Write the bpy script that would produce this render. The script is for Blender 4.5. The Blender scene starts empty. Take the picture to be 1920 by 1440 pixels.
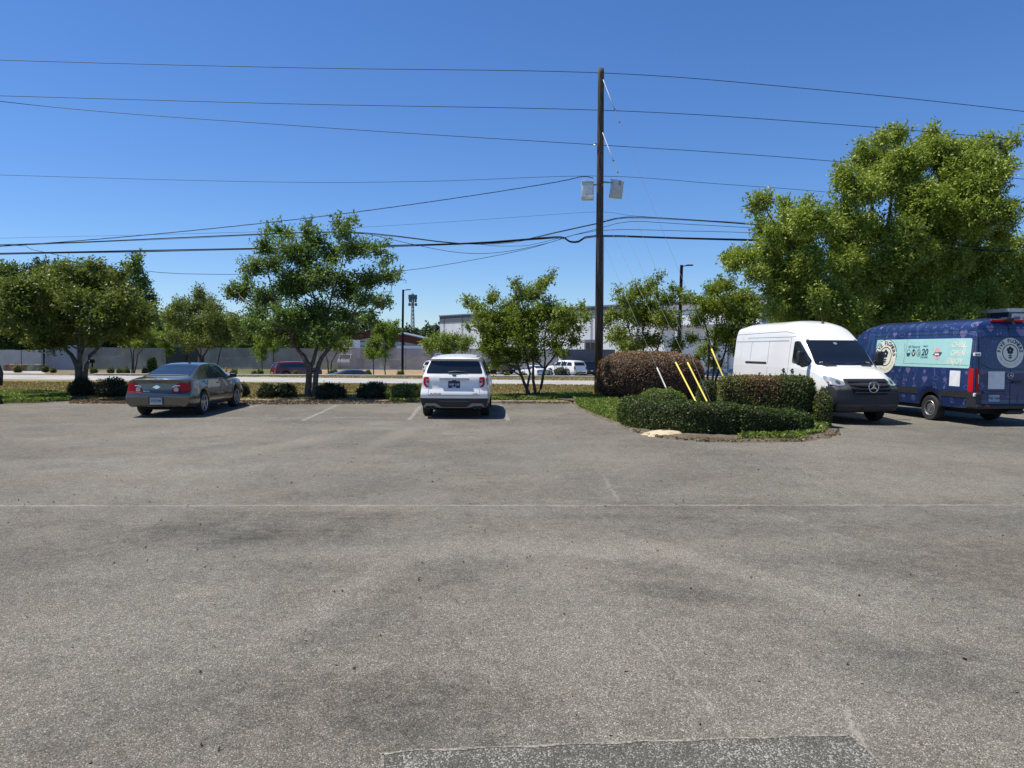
import bpy, bmesh, math, random
import numpy as np
from mathutils import Vector, Matrix
from mathutils.bvhtree import BVHTree

R = math.radians
rng = np.random.default_rng(11)
random.seed(5)
SC = bpy.context.scene
COL = SC.collection

# ------------------------------------------------------------------ camera
F = 1370.0
CAM_H = 1.9
PITCH = R(2.716)
ROLL = R(0.3)
_fw = Vector((0, math.cos(PITCH), -math.sin(PITCH)))
_up0 = Vector((0, math.sin(PITCH), math.cos(PITCH)))
_rt0 = Vector((1, 0, 0))
# horizon drops towards the picture's right by ROLL
_rt, _up = (_rt0 * math.cos(ROLL) + _up0 * math.sin(ROLL)), (_up0 * math.cos(ROLL) - _rt0 * math.sin(ROLL))
CAM = Vector((0, 0, CAM_H))

def ray(px, py):
    return _fw + _rt * ((px - 960) / F) - _up * ((py - 720) / F)

def at(px, py, Y):
    """the point seen at pixel (px, py) standing at depth Y"""
    d = ray(px, py)
    return CAM + d * (Y / d.y)

def gp(px, py, z=0.0):
    """the ground point seen at pixel (px, py)"""
    d = ray(px, py)
    return CAM + d * ((z - CAM_H) / d.z)

# ------------------------------------------------------------------ materials
def nodes(name):
    m = bpy.data.materials.new(name)
    m.use_nodes = True
    nt = m.node_tree
    return m, nt, nt.nodes['Principled BSDF']

def mat(name, c, rough=0.6, metal=0.0, var=0.12, scale=6.0, coat=0.0, spec=0.5, bump=0.0, bscale=60.0, emit=None):
    """plain surface with a little procedural wear in colour and gloss"""
    m, nt, b = nodes(name)
    N, Lk = nt.nodes, nt.links
    geo = N.new('ShaderNodeNewGeometry')
    nz = N.new('ShaderNodeTexNoise'); nz.inputs['Scale'].default_value = scale; nz.inputs['Detail'].default_value = 5
    Lk.new(geo.outputs['Position'], nz.inputs['Vector'])
    mr = N.new('ShaderNodeMapRange'); mr.inputs[3].default_value = 1 - var; mr.inputs[4].default_value = 1 + var
    mr.inputs[1].default_value = .3; mr.inputs[2].default_value = .7
    Lk.new(nz.outputs[0], mr.inputs[0])
    mx = N.new('ShaderNodeVectorMath'); mx.operation = 'SCALE'
    mx.inputs[0].default_value = c[:3]
    Lk.new(mr.outputs[0], mx.inputs['Scale'])
    Lk.new(mx.outputs[0], b.inputs['Base Color'])
    b.inputs['Roughness'].default_value = rough
    b.inputs['Metallic'].default_value = metal
    b.inputs['Specular IOR Level'].default_value = spec
    b.inputs['Coat Weight'].default_value = coat
    b.inputs['Coat Roughness'].default_value = 0.04
    if bump:
        n2 = N.new('ShaderNodeTexNoise'); n2.inputs['Scale'].default_value = bscale; n2.inputs['Detail'].default_value = 4
        Lk.new(geo.outputs['Position'], n2.inputs['Vector'])
        bp = N.new('ShaderNodeBump'); bp.inputs['Strength'].default_value = bump; bp.inputs['Distance'].default_value = .02
        Lk.new(n2.outputs[0], bp.inputs['Height']); Lk.new(bp.outputs[0], b.inputs['Normal'])
    return m

def ramp(nt, stops, src):
    r = nt.nodes.new('ShaderNodeValToRGB')
    e = r.color_ramp.elements
    while len(e) < len(stops): e.new(.5)
    for k, (p, c) in enumerate(stops):
        e[k].position = p; e[k].color = (*c[:3], 1)
    nt.links.new(src, r.inputs[0])
    return r.outputs[0]

def leaf_mat(name, stops, trans=.35, rough=.5, spec=.35):
    m, nt, b = nodes(name)
    N, Lk = nt.nodes, nt.links
    a = N.new('ShaderNodeAttribute'); a.attribute_name = 'tint'
    col = ramp(nt, stops, a.outputs['Fac'])
    Lk.new(col, b.inputs['Base Color'])
    b.inputs['Roughness'].default_value = rough
    b.inputs['Specular IOR Level'].default_value = spec
    tr = N.new('ShaderNodeBsdfTranslucent')
    mm = N.new('ShaderNodeVectorMath'); mm.operation = 'MULTIPLY'; mm.inputs[1].default_value = (1.5, 1.55, .7)
    Lk.new(col, mm.inputs[0]); Lk.new(mm.outputs[0], tr.inputs[0])
    mix = N.new('ShaderNodeMixShader'); mix.inputs[0].default_value = trans
    Lk.new(b.outputs[0], mix.inputs[1]); Lk.new(tr.outputs[0], mix.inputs[2])
    Lk.new(mix.outputs[0], N['Material Output'].inputs[0])
    return m

# ------------------------------------------------------------------ mesh helpers
def obj_from(name, me, parent=None):
    o = bpy.data.objects.new(name, me)
    COL.objects.link(o)
    if parent is not None: o.parent = parent
    return o

class MB:
    """collects shapes into ONE mesh"""
    def __init__(s):
        s.v, s.f, s.m = [], [], []
    def add(s, verts, faces, mi=0):
        b = len(s.v)
        s.v.extend([tuple(p) for p in verts])
        for f in faces:
            s.f.append(tuple(b + i for i in f)); s.m.append(mi)
        return s
    def box(s, x0, x1, y0, y1, z0, z1, mi=0, bev=0.0):
        if bev <= 0:
            v = [(x, y, z) for z in (z0, z1) for y in (y0, y1) for x in (x0, x1)]
            return s.add(v, [(0, 2, 3, 1), (4, 5, 7, 6), (0, 1, 5, 4), (2, 6, 7, 3), (0, 4, 6, 2), (1, 3, 7, 5)], mi)
        bm = bmesh.new(); bmesh.ops.create_cube(bm, size=1)
        for q in bm.verts:
            q.co = Vector(((x0 + x1) / 2 + q.co.x * (x1 - x0), (y0 + y1) / 2 + q.co.y * (y1 - y0), (z0 + z1) / 2 + q.co.z * (z1 - z0)))
        bmesh.ops.bevel(bm, geom=bm.edges[:], offset=min(bev, .45 * min(x1 - x0, y1 - y0, z1 - z0)), segments=2, affect='EDGES', profile=.5)
        bm.verts.index_update()
        s.add([q.co for q in bm.verts], [[q.index for q in f.verts] for f in bm.faces], mi)
        bm.free(); return s
    def obox(s, c, ax, ay, az, mi=0):
        """box with centre c and half axes ax, ay, az"""
        c, ax, ay, az = Vector(c), Vector(ax), Vector(ay), Vector(az)
        v = [c + ax * i + ay * j + az * k for k in (-1, 1) for j in (-1, 1) for i in (-1, 1)]
        return s.add(v, [(0, 2, 3, 1), (4, 5, 7, 6), (0, 1, 5, 4), (2, 6, 7, 3), (0, 4, 6, 2), (1, 3, 7, 5)], mi)
    def bar(s, a, b, w, h, mi=0, up=(0, 0, 1)):
        a, b = Vector(a), Vector(b)
        d = (b - a)
        u = Vector(up)
        sd = d.cross(u)
        if sd.length < 1e-6: sd = d.cross(Vector((1, 0, 0)))
        sd.normalize(); u = sd.cross(d).normalized()
        return s.obox((a + b) / 2, d / 2, sd * w / 2, u * h / 2, mi)
    def tube(s, pts, rad, n=6, mi=0, cap=True):
        pts = [Vector(p) for p in pts]
        if not hasattr(rad, '__len__'): rad = [rad] * len(pts)
        b = len(s.v)
        ref = Vector((0.31, 0.17, 0.93)) if abs((pts[-1] - pts[0]).normalized().z) < .9 else Vector((1, .05, 0))
        for i, p in enumerate(pts):
            t = (pts[min(i + 1, len(pts) - 1)] - pts[max(i - 1, 0)])
            if t.length < 1e-9: t = Vector((0, 0, 1))
            t.normalize()
            u = t.cross(ref).normalized(); w = t.cross(u)
            for j in range(n):
                a = 2 * math.pi * j / n
                s.v.append(tuple(p + (u * math.cos(a) + w * math.sin(a)) * rad[i]))
        for i in range(len(pts) - 1):
            for j in range(n):
                k = (j + 1) % n
                s.f.append((b + i * n + j, b + i * n + k, b + (i + 1) * n + k, b + (i + 1) * n + j)); s.m.append(mi)
        if cap:
            s.f.append(tuple(b + j for j in range(n))[::-1]); s.m.append(mi)
            e = b + (len(pts) - 1) * n
            s.f.append(tuple(e + j for j in range(n))); s.m.append(mi)
        return s
    def lathe(s, prof, c, axis='x', n=32, mi=0):
        """profile of (radius, along) turned about an axis through c"""
        b = len(s.v); c = Vector(c)
        for (r, t) in prof:
            for j in range(n):
                a = 2 * math.pi * j / n
                p, q = r * math.cos(a), r * math.sin(a)
                s.v.append(tuple(c + (Vector((t, p, q)) if axis == 'x' else Vector((p, t, q)) if axis == 'y' else Vector((p, q, t)))))
        for i in range(len(prof) - 1):
            for j in range(n):
                k = (j + 1) % n
                s.f.append((b + i * n + j, b + i * n + k, b + (i + 1) * n + k, b + (i + 1) * n + j)); s.m.append(mi)
        return s
    def prism(s, poly, ext, mi=0):
        """closed 3-D polygon extruded by vector ext"""
        n = len(poly); ext = Vector(ext)
        v = [Vector(p) for p in poly] + [Vector(p) + ext for p in poly]
        f = [tuple(range(n))[::-1], tuple(range(n, 2 * n))] + [(i, (i + 1) % n, n + (i + 1) % n, n + i) for i in range(n)]
        return s.add(v, f, mi)
    def build(s, name, mats, parent=None, smooth=False, shift=None, auto=None):
        me = bpy.data.meshes.new(name)
        v = s.v if shift is None else [(p[0] + shift[0], p[1] + shift[1], p[2] + shift[2]) for p in s.v]
        me.from_pydata(v, [], s.f)
        for m_ in (mats if isinstance(mats, (list, tuple)) else [mats]): me.materials.append(m_)
        me.polygons.foreach_set('material_index', s.m)
        bm = bmesh.new(); bm.from_mesh(me)
        bmesh.ops.recalc_face_normals(bm, faces=bm.faces[:])
        if auto is not None:
            for e in bm.edges:
                if len(e.link_faces) == 2 and e.calc_face_angle(0) > auto: e.smooth = False
            smooth = True
        for f in bm.faces: f.smooth = smooth
        bm.to_mesh(me); bm.free()
        me.update()
        return obj_from(name, me, parent)

def np_mesh(name, V, Q, mats, mi=None, tint=None, smooth=False):
    """fast quad (or tri) mesh from numpy arrays; tint is a per-face attribute"""
    me = bpy.data.meshes.new(name)
    nf, k = Q.shape
    me.vertices.add(len(V)); me.vertices.foreach_set('co', np.ascontiguousarray(V, dtype=np.float32).ravel())
    me.loops.add(nf * k); me.loops.foreach_set('vertex_index', np.ascontiguousarray(Q, dtype=np.int32).ravel())
    me.polygons.add(nf)
    me.polygons.foreach_set('loop_start', np.arange(0, nf * k, k, dtype=np.int32))
    me.polygons.foreach_set('loop_total', np.full(nf, k, dtype=np.int32))
    if mi is not None: me.polygons.foreach_set('material_index', np.asarray(mi, dtype=np.int32))
    for m_ in mats: me.materials.append(m_)
    if tint is not None:
        a = me.attributes.new('tint', 'FLOAT', 'FACE')
        a.data.foreach_set('value', np.asarray(tint, dtype=np.float32))
    me.update(calc_edges=True)
    if smooth: me.polygons.foreach_set('use_smooth', np.ones(nf, dtype=bool))
    return me

def thing(name, label, cat, loc=(0, 0, 0), rz=0.0, group=None):
    o = bpy.data.objects.new(name, None); COL.objects.link(o)
    o.location = loc; o.rotation_euler = (0, 0, rz); o.empty_display_size = .3
    return tag(o, label, cat, group)

def tag(o, label, cat, group=None, kind=None):
    o['label'] = label; o['category'] = cat
    if group: o['group'] = group
    if kind: o['kind'] = kind
    return o

def struct(o, label=None, cat=None):
    o['kind'] = 'structure'
    if label: o['label'] = label
    if cat: o['category'] = cat
    return o

def stuff(o, label, cat):
    return tag(o, label, cat, None, 'stuff')

def local(o, origin):
    """shift a mesh so that its object sits at origin"""
    me = o.data
    co = np.empty(len(me.vertices) * 3, dtype=np.float32); me.vertices.foreach_get('co', co)
    co = co.reshape(-1, 3) - np.array(origin, dtype=np.float32)
    me.vertices.foreach_set('co', co.ravel()); me.update()
    o.location = origin
    return o

# ------------------------------------------------------------------ leaves
def unit(a):
    return a / np.maximum(np.linalg.norm(a, axis=1, keepdims=True), 1e-9)

def leaf_arrays(P, A, Nn, L, W, fold=.18):
    """diamond leaves at P along A with normals near Nn"""
    A = unit(A); S = unit(np.cross(Nn, A)); Nn = np.cross(A, S)
    L = np.broadcast_to(np.asarray(L, dtype=float), (len(P),))[:, None]; W = np.broadcast_to(np.asarray(W, dtype=float), (len(P),))[:, None]
    V = np.stack([P - A * L * .5, P + S * W * .5 + Nn * W * fold - A * L * .06, P + A * L * .5, P - S * W * .5 + Nn * W * fold - A * L * .06], axis=1).reshape(-1, 3)
    Q = np.arange(len(P) * 4).reshape(-1, 4)
    return V, Q

def rand_unit(n):
    return unit(rng.normal(size=(n, 3)))

def tri_sample(V, T, n):
    """n points on triangles T of V by area, with their normals"""
    a, b, c = V[T[:, 0]], V[T[:, 1]], V[T[:, 2]]
    cr = np.cross(b - a, c - a); ar = np.linalg.norm(cr, axis=1)
    idx = rng.choice(len(T), size=n, p=ar / ar.sum())
    u, v = rng.random(n), rng.random(n)
    k = u + v > 1; u[k] = 1 - u[k]; v[k] = 1 - v[k]
    P = a[idx] + (b - a)[idx] * u[:, None] + (c - a)[idx] * v[:, None]
    return P, cr[idx] / np.maximum(ar[idx], 1e-9)[:, None]
# ------------------------------------------------------------------ vegetation
BARK = mat('crape_bark', (.125, .098, .078), .85, var=.45, scale=9, bump=.5, bscale=30)
BARKD = mat('dark_bark', (.075, .058, .045), .9, var=.35, scale=8, bump=.5, bscale=30)
TWIGM = mat('dark_twig_core', (.028, .024, .014), .95, var=.5, scale=14)

L_CRAPE = leaf_mat('crape_leaves', [(0, (0.091, 0.139, 0.019)), (.45, (0.179, 0.236, 0.029)), (.8, (0.301, 0.337, 0.048)), (1, (0.369, 0.226, 0.059))], .32)
L_OLIVE = leaf_mat('olive_leaves', [(0, (0.073, 0.100, 0.021)), (.5, (0.150, 0.188, 0.035)), (.85, (0.254, 0.275, 0.053)), (1, (0.290, 0.210, 0.053))], .30)
L_GREEN = leaf_mat('fresh_leaves', [(0, (0.068, 0.124, 0.031)), (.5, (0.138, 0.213, 0.048)), (.85, (0.233, 0.293, 0.069)), (1, (0.313, 0.212, 0.079))], .32)
L_OAK = leaf_mat('oak_leaves', [(0, (0.139, 0.196, 0.029)), (.5, (0.268, 0.331, 0.049)), (1, (0.431, 0.453, 0.093))], .22)
L_PEAR = leaf_mat('pear_leaves', [(0, (0.095, 0.162, 0.019)), (.5, (0.162, 0.230, 0.030)), (1, (0.243, 0.284, 0.047))], .38)
L_WOOD = leaf_mat('wood_leaves', [(0, (0.053, 0.088, 0.022)), (.5, (0.114, 0.160, 0.035)), (1, (0.221, 0.240, 0.064))], .25)
L_PINE = leaf_mat('pine_leaves', [(0, (0.032, 0.058, 0.025)), (.5, (0.061, 0.094, 0.040)), (1, (0.100, 0.130, 0.061))], .2)
L_HEDGE = leaf_mat('hedge_leaves', [(0, (0.023, 0.041, 0.009)), (.5, (0.057, 0.089, 0.016)), (.88, (0.105, 0.146, 0.024)), (1, (0.161, 0.198, 0.043))], .25)
L_BROWN = leaf_mat('bronze_leaves', [(0, (0.073, 0.044, 0.029)), (.45, (0.212, 0.121, 0.077)), (.8, (0.302, 0.177, 0.113)), (1, (0.142, 0.151, 0.040))], .25)
L_MIX = leaf_mat('mixed_hedge_leaves', [(0, (0.038, 0.062, 0.014)), (.45, (0.089, 0.122, 0.024)), (.7, (0.163, 0.175, 0.035)), (.82, (0.163, 0.083, 0.046)), (1, (0.250, 0.129, 0.079))], .25)
L_SHRUB = leaf_mat('shrub_leaves', [(0, (0.018, 0.026, 0.009)), (.5, (0.036, 0.052, 0.016)), (1, (0.075, 0.094, 0.026))], .2)
L_COVER = leaf_mat('ground_cover_leaves', [(0, (0.076, 0.122, 0.021)), (.5, (0.143, 0.203, 0.035)), (1, (0.236, 0.268, 0.062))], .3)
L_BUSH = leaf_mat('bush_leaves', [(0, (0.048, 0.066, 0.014)), (.5, (0.102, 0.120, 0.024)), (1, (0.168, 0.180, 0.042))], .3)

def pnp(px, py, poly):
    ins = np.zeros(len(px), bool); n = len(poly)
    for i in range(n):
        x0, y0 = poly[i][0], poly[i][1]; x1, y1 = poly[(i + 1) % n][0], poly[(i + 1) % n][1]
        c = (y0 > py) != (y1 > py)
        with np.errstate(divide='ignore', invalid='ignore'):
            ins ^= c & (px < (x1 - x0) * (py - y0) / (y1 - y0) + x0)
    return ins

def crown_arrays(lobes, per_clump, clump_r, L, W, droop=.15, shell=.55, dens=1.0, upb=.35, spray=1.0):
    """lobes: list of (centre Vector, rx, ry_depth, rz). Returns leaf arrays, tints and clump spots"""
    Ps, As, Ns, Ts, spots = [], [], [], [], []
    for (c, rx, ry, rz) in lobes:
        c = np.array(c)
        area = (rx * rz + rx * ry + ry * rz) / 3
        nc = max(4, int(dens * area * 20 / (clump_r ** 2)))
        d = rand_unit(nc)
        rad = (rng.random(nc) ** .45) * (1 - .0)
        rad = np.clip(rad, .25, 1.05)
        cc = c + d * rad[:, None] * np.array([rx, ry, rz])
        lt = rng.random()
        for k in range(nc):
            n = max(3, int(per_clump * rng.uniform(.6, 1.4)))
            ax = d[k] * .8 + np.array([0, 0, upb]) + rng.normal(size=3) * .35
            ax /= np.linalg.norm(ax)
            t = rng.uniform(-1, 1, n)
            off = rng.normal(size=(n, 3)) * clump_r * .36 / spray ** .6
            P = cc[k] + ax * (t * clump_r * 1.05 * spray)[:, None] + off * (1.15 - .55 * (t + 1) / 2)[:, None]
            A = off / clump_r + ax * .5 + rng.normal(size=(n, 3)) * .45 - np.array([0, 0, droop])
            Nn = rng.normal(size=(n, 3)) * .75 + np.array([0, 0, .75]) + d[k] * .3
            Ps.append(P); As.append(A); Ns.append(Nn)
            ct = .5 * lt + .5 * rng.random()
            Ts.append(np.clip(.15 + .45 * ct + rng.normal(size=n) * .17, 0, 1))
            spots.append((cc[k], ax))
    P, A, Nn = np.concatenate(Ps), np.concatenate(As), np.concatenate(Ns)
    n = len(P)
    V, Q = leaf_arrays(P, A, Nn, L * rng.uniform(.5, 1.5, n), W * rng.uniform(.6, 1.35, n))
    return V, Q, np.concatenate(Ts), spots

def wob(p, q, n, amp, sag=0.0):
    """wobbly polyline p -> q"""
    p, q = Vector(p), Vector(q)
    out = []
    d = (q - p).length
    for i in range(n + 1):
        t = i / n
        v = p.lerp(q, t)
        if 0 < i < n:
            v = v + Vector(rng.normal(size=3)) * amp * d
        v.z -= sag * d * 4 * t * (1 - t)
        out.append(v)
    return out

def tree(name, label, cat, base, stems, lobes, per_clump=12, clump_r=.28, L=.11, W=.065, lmat=L_CRAPE, bark=BARK, twig=.012, group=None, depth=None, dens=1.0, tw=.5, limb=.035, stem_w=1.0, upb=.35, fill=0.0, fillr=1.9, region=None, spray=1.0):
    """base: Vector; stems: list of [(px,py,radius)...]; lobes: (px,py,rx_px,ry_px)"""
    Y0 = base.y
    t = thing(name, label, cat, base, 0, group)
    k = Y0 / F
    dep = depth if depth else 90
    if fill:
        extra = []
        for _ in range(int(len(lobes) * fill)):
            i, j = rng.integers(len(lobes)), rng.integers(len(lobes))
            a_, c_ = lobes[i], lobes[j]
            dd = math.hypot(a_[0] - c_[0], a_[1] - c_[1])
            if i == j or dd > fillr * (a_[2] + c_[2]): continue
            u = rng.uniform(.3, .7); q = rng.uniform(.6, 1.0)
            extra.append((a_[0] + (c_[0] - a_[0]) * u, a_[1] + (c_[1] - a_[1]) * u, min(a_[2], c_[2]) * q, min(a_[3], c_[3]) * q))
        lobes = list(lobes) + extra
    if region:
        poly, m_, r0_, r1_ = region
        Pp = np.array(poly, float); lo, hi = Pp.min(0), Pp.max(0); got = []
        while len(got) < m_:
            q = rng.uniform(lo, hi); r_ = rng.uniform(r0_, r1_)
            tst = np.array([(q[0] + dx * r_, q[1] + dy * r_) for dx, dy in ((0, 0), (.75, 0), (-.75, 0), (0, .75), (0, -.75))])
            if pnp(tst[:, 0], tst[:, 1], poly).all(): got.append((q[0], q[1], r_, r_ * rng.uniform(.7, .95)))
        lobes = list(lobes) + got
    lb = []
    for (px, py, rx, ry) in lobes:
        # how far the lobe may sit in front of or behind the trunk
        room = max(0.1, dep - rx) * k
        dy = rng.uniform(-1, 1) * room * .9
        c = at(px, py, Y0 + dy)
        lb.append((c, rx * k, max(rx * .95, 8) * k, ry * k))
    V, Q, T, spots = crown_arrays(lb, per_clump, clump_r, L, W, dens=dens, upb=upb, spray=spray)
    me = np_mesh('crown', V - np.array(base), Q, [lmat], None, T)
    obj_from('crown', me, t)
    b = MB()
    nodes_ = []
    for st in stems:
        pts = []
        for i, (px, py, r) in enumerate(st):
            p = at(px, py, Y0 + (0 if i == 0 else rng.uniform(-.12, .12) * i))
            pts.append((p, r * stem_w))
        # subdivide with a little wobble
        fine = []
        for (p, r), (q, s) in zip(pts, pts[1:]):
            for u in (0, .5):
                v = p.lerp(q, u)
                if u: v = v + Vector(rng.normal(size=3)) * .03 * (q - p).length
                fine.append((v, r + (s - r) * u))
        fine.append(pts[-1])
        if abs(fine[0][0].z - base.z) < .6:
            g = fine[0][0].copy(); g.z = base.z - .05
            fine.insert(0, (g, fine[0][1] * 1.35))
        b.tube([Vector(p) - base for p, r in fine], [r for p, r in fine], 8)
        nodes_ += [(p, r) for p, r in fine[len(fine) // 3:]]
    # limbs to the lobes, reached in order of distance so that limbs branch from limbs
    order = sorted(lb, key=lambda q: min((q[0] - p).length for p, r in nodes_))
    for (c, rx, ry, rz) in order:
        cand = [(p, r) for p, r in nodes_ if p.z < c.z + .1 * rz] or nodes_
        p, r = min(cand, key=lambda q: (q[0] - c).length + .35 * max(0, q[0].z - c.z + .3))
        r0 = min(r * .75, limb)
        pl = wob(p, c, 4, .05, -.05)
        rr = [r0 + (r0 * .38 - r0) * i / 4 for i in range(5)]
        b.tube([q - base for q in pl], rr, 5, cap=False)
        nodes_ += list(zip(pl[1:], rr[1:]))
    P = np.array([tuple(p) for p, r in nodes_]); Rr = np.array([r for p, r in nodes_])
    pick = rng.permutation(len(spots))[:int(len(spots) * tw)]
    for i in pick:
        c, ax = spots[i]
        d = np.linalg.norm(P - c, axis=1) + .4 * np.maximum(0, P[:, 2] - c[2] + .1)
        j = int(d.argmin())
        q = Vector(c) + Vector(ax) * clump_r * .7
        pl = wob(P[j], q, 2, .06, -.04)
        b.tube([v - base for v in pl], [min(twig, Rr[j]), twig * .7, twig * .35], 3, cap=False)
    o = b.build('trunk', bark, t, smooth=True)
    return t

def far_tree(name, label, cat, base, height, width, lmat, n=5, lobes=14, L=.45, clump=.9, trunk=.25, group=None, low=.25, seed=None, bark=BARKD, top=1.0, perc=14, dens=1.0):
    """a tree some way off: crown of leaf sprays on a branching trunk"""
    base = Vector(base)
    t = thing(name, label, cat, base, 0, group)
    lb = []
    for i in range(lobes):
        u = (i + .5) / lobes
        z = low + (1 - low) * u
        prof = math.sin(math.pi * min(1, (u * .82 + .15))) ** .7 * top
        a = i * 2.4 + rng.random()
        rr = prof * width / 2 * rng.uniform(.35, .75)
        c = Vector((math.cos(a) * rr, math.sin(a) * rr, z * height - .06 * height))
        s = width * rng.uniform(.16, .27) * (.55 + .45 * prof)
        lb.append((c, s, s, s * rng.uniform(.7, 1.1)))
    V, Q, T, spots = crown_arrays(lb, perc, clump, L, L * .6, dens=dens)
    obj_from('crown', np_mesh('crown', V, Q, [lmat], None, T), t)
    b = MB()
    tp = Vector((rng.uniform(-.04, .04) * height, 0, height * .86))
    pl = wob((0, 0, -.2), tp, 5, .012)
    b.tube(pl, [trunk * (1.15 - .95 * i / 5) for i in range(6)], 7)
    for (c, s, _, _2) in lb:
        j = min(range(len(pl)), key=lambda q: (pl[q] - c).length + (9 if pl[q].z > c.z else 0))
        b.tube(wob(pl[j], c, 3, .05, -.06), [trunk * .32, trunk * .25, trunk * .16, trunk * .07], 4, cap=False)
    b.build('trunk', bark, t, smooth=True)
    return t

# ---- clipped hedges and bushes: a solid dark twig-brown core, added to block light, dressed in leaves
def dress(name, cv, ct, n, L, W, lmat, core=True, lift=(-.05, .05), up=.25, tintf=None, rnd=.75, shoots=0, stems=None):
    """cv, ct: core vertices and triangles; returns one mesh with core (slot 0) and leaves (slot 1)"""
    P, Nn = tri_sample(cv, ct, n)
    off = rng.uniform(lift[0], lift[1], n)
    P2 = P + Nn * off[:, None] + rng.normal(size=P.shape) * L * .25
    A = rng.normal(size=P.shape) + Nn * .55 + np.array([0, 0, up])
    LN = Nn * 1.0 + rng.normal(size=P.shape) * rnd + np.array([0, 0, up])
    if shoots:
        k = rng.choice(n, shoots); z = Nn[k][:, 2] > .2; k = k[z]
        m = 7
        tt = np.linspace(0, 1, m)
        hh = rng.uniform(1.5, 3.2, len(k)) * L
        base = P[k]; dr = unit(np.array([0, 0, 1.0]) + rng.normal(size=base.shape) * .3)
        pp = (base[:, None] + dr[:, None] * (tt[None, :, None] * hh[:, None, None])).reshape(-1, 3)
        P2 = np.concatenate([P2, pp]); A = np.concatenate([A, rng.normal(size=pp.shape) + np.array([0, 0, .6])]); LN = np.concatenate([LN, rng.normal(size=pp.shape)])
    N2 = len(P2)
    V, Q = leaf_arrays(P2, A, LN, L * rng.uniform(.6, 1.3, N2), W * rng.uniform(.7, 1.25, N2))
    T = np.clip(.45 + rng.normal(size=N2) * .22, 0, 1) if tintf is None else np.clip(tintf(P2) + rng.normal(size=N2) * .17, 0, 1)
    if core:
        TQ = np.concatenate([ct, ct[:, :1]], axis=1) if False else ct
        # quads only mesh: write the core's triangles as their own mesh part
        q2 = np.stack([ct[:, 0], ct[:, 1], ct[:, 2], ct[:, 2]], axis=1)
        me = bpy.data.meshes.new(name)
        allv = np.concatenate([cv, V])
        nl = len(ct) * 3 + len(Q) * 4
        loops = np.concatenate([ct.ravel(), (Q + len(cv)).ravel()]).astype(np.int32)
        tot = np.concatenate([np.full(len(ct), 3), np.full(len(Q), 4)]).astype(np.int32)
        start = np.concatenate([[0], np.cumsum(tot)[:-1]]).astype(np.int32)
        me.vertices.add(len(allv)); me.vertices.foreach_set('co', allv.astype(np.float32).ravel())
        me.loops.add(nl); me.loops.foreach_set('vertex_index', loops)
        me.polygons.add(len(tot)); me.polygons.foreach_set('loop_start', start); me.polygons.foreach_set('loop_total', tot)
        me.materials.append(TWIGM); me.materials.append(lmat)
        me.polygons.foreach_set('material_index', np.concatenate([np.zeros(len(ct)), np.ones(len(Q))]).astype(np.int32))
        a = me.attributes.new('tint', 'FLOAT', 'FACE')
        a.data.foreach_set('value', np.concatenate([np.zeros(len(ct)), T]).astype(np.float32))
        me.update(calc_edges=True)
        return me
    return np_mesh(name, V, Q, [lmat], None, T)

def blob_core(c, rx, ry, rz, sub=3, amp=.1, p=2.6, flat=.0):
    """lumpy clipped-bush core sitting on the ground"""
    bm = bmesh.new(); bmesh.ops.create_icosphere(bm, subdivisions=sub, radius=1)
    ph = rng.uniform(0, 6, 9)
    vs = []
    for v in bm.verts:
        d = v.co.normalized()
        s = (abs(d.x) ** p + abs(d.y) ** p + abs(d.z) ** p) ** (-1 / p)
        n = math.sin(d.x * 4 + ph[0]) * math.sin(d.y * 4 + ph[1]) + .6 * math.sin(d.z * 7 + ph[2]) * math.sin(d.x * 8 + ph[3]) + .5 * math.sin(d.y * 11 + ph[4] + d.x * 5)
        s *= 1 + amp * n * .5
        q = Vector((d.x * rx * s, d.y * ry * s, d.z * rz * s))
        vs.append((c[0] + q.x, c[1] + q.y, max(c[2] + .01, c[2] + rz * .85 + q.z * (1.0 if q.z > 0 else .9))))
    T = np.array([[v.index for v in f.verts] for f in bm.faces])
    bm.free()
    return np.array(vs), T

def bush(name, label, cat, c, rx, ry, h, n, L, W, lmat, group=None, amp=.12, p=2.4, tintf=None, shoots=0, sub=3, lift=(-.04, .06)):
    rz = h / 1.85
    cv, ct = blob_core((0, 0, 0), rx, ry, rz, sub, amp, p)
    me = dress(name, cv, ct, n, L, W, lmat, lift=lift, tintf=tintf, shoots=shoots)
    o = obj_from(name, me); o.location = c
    return tag(o, label, cat, group)

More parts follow.
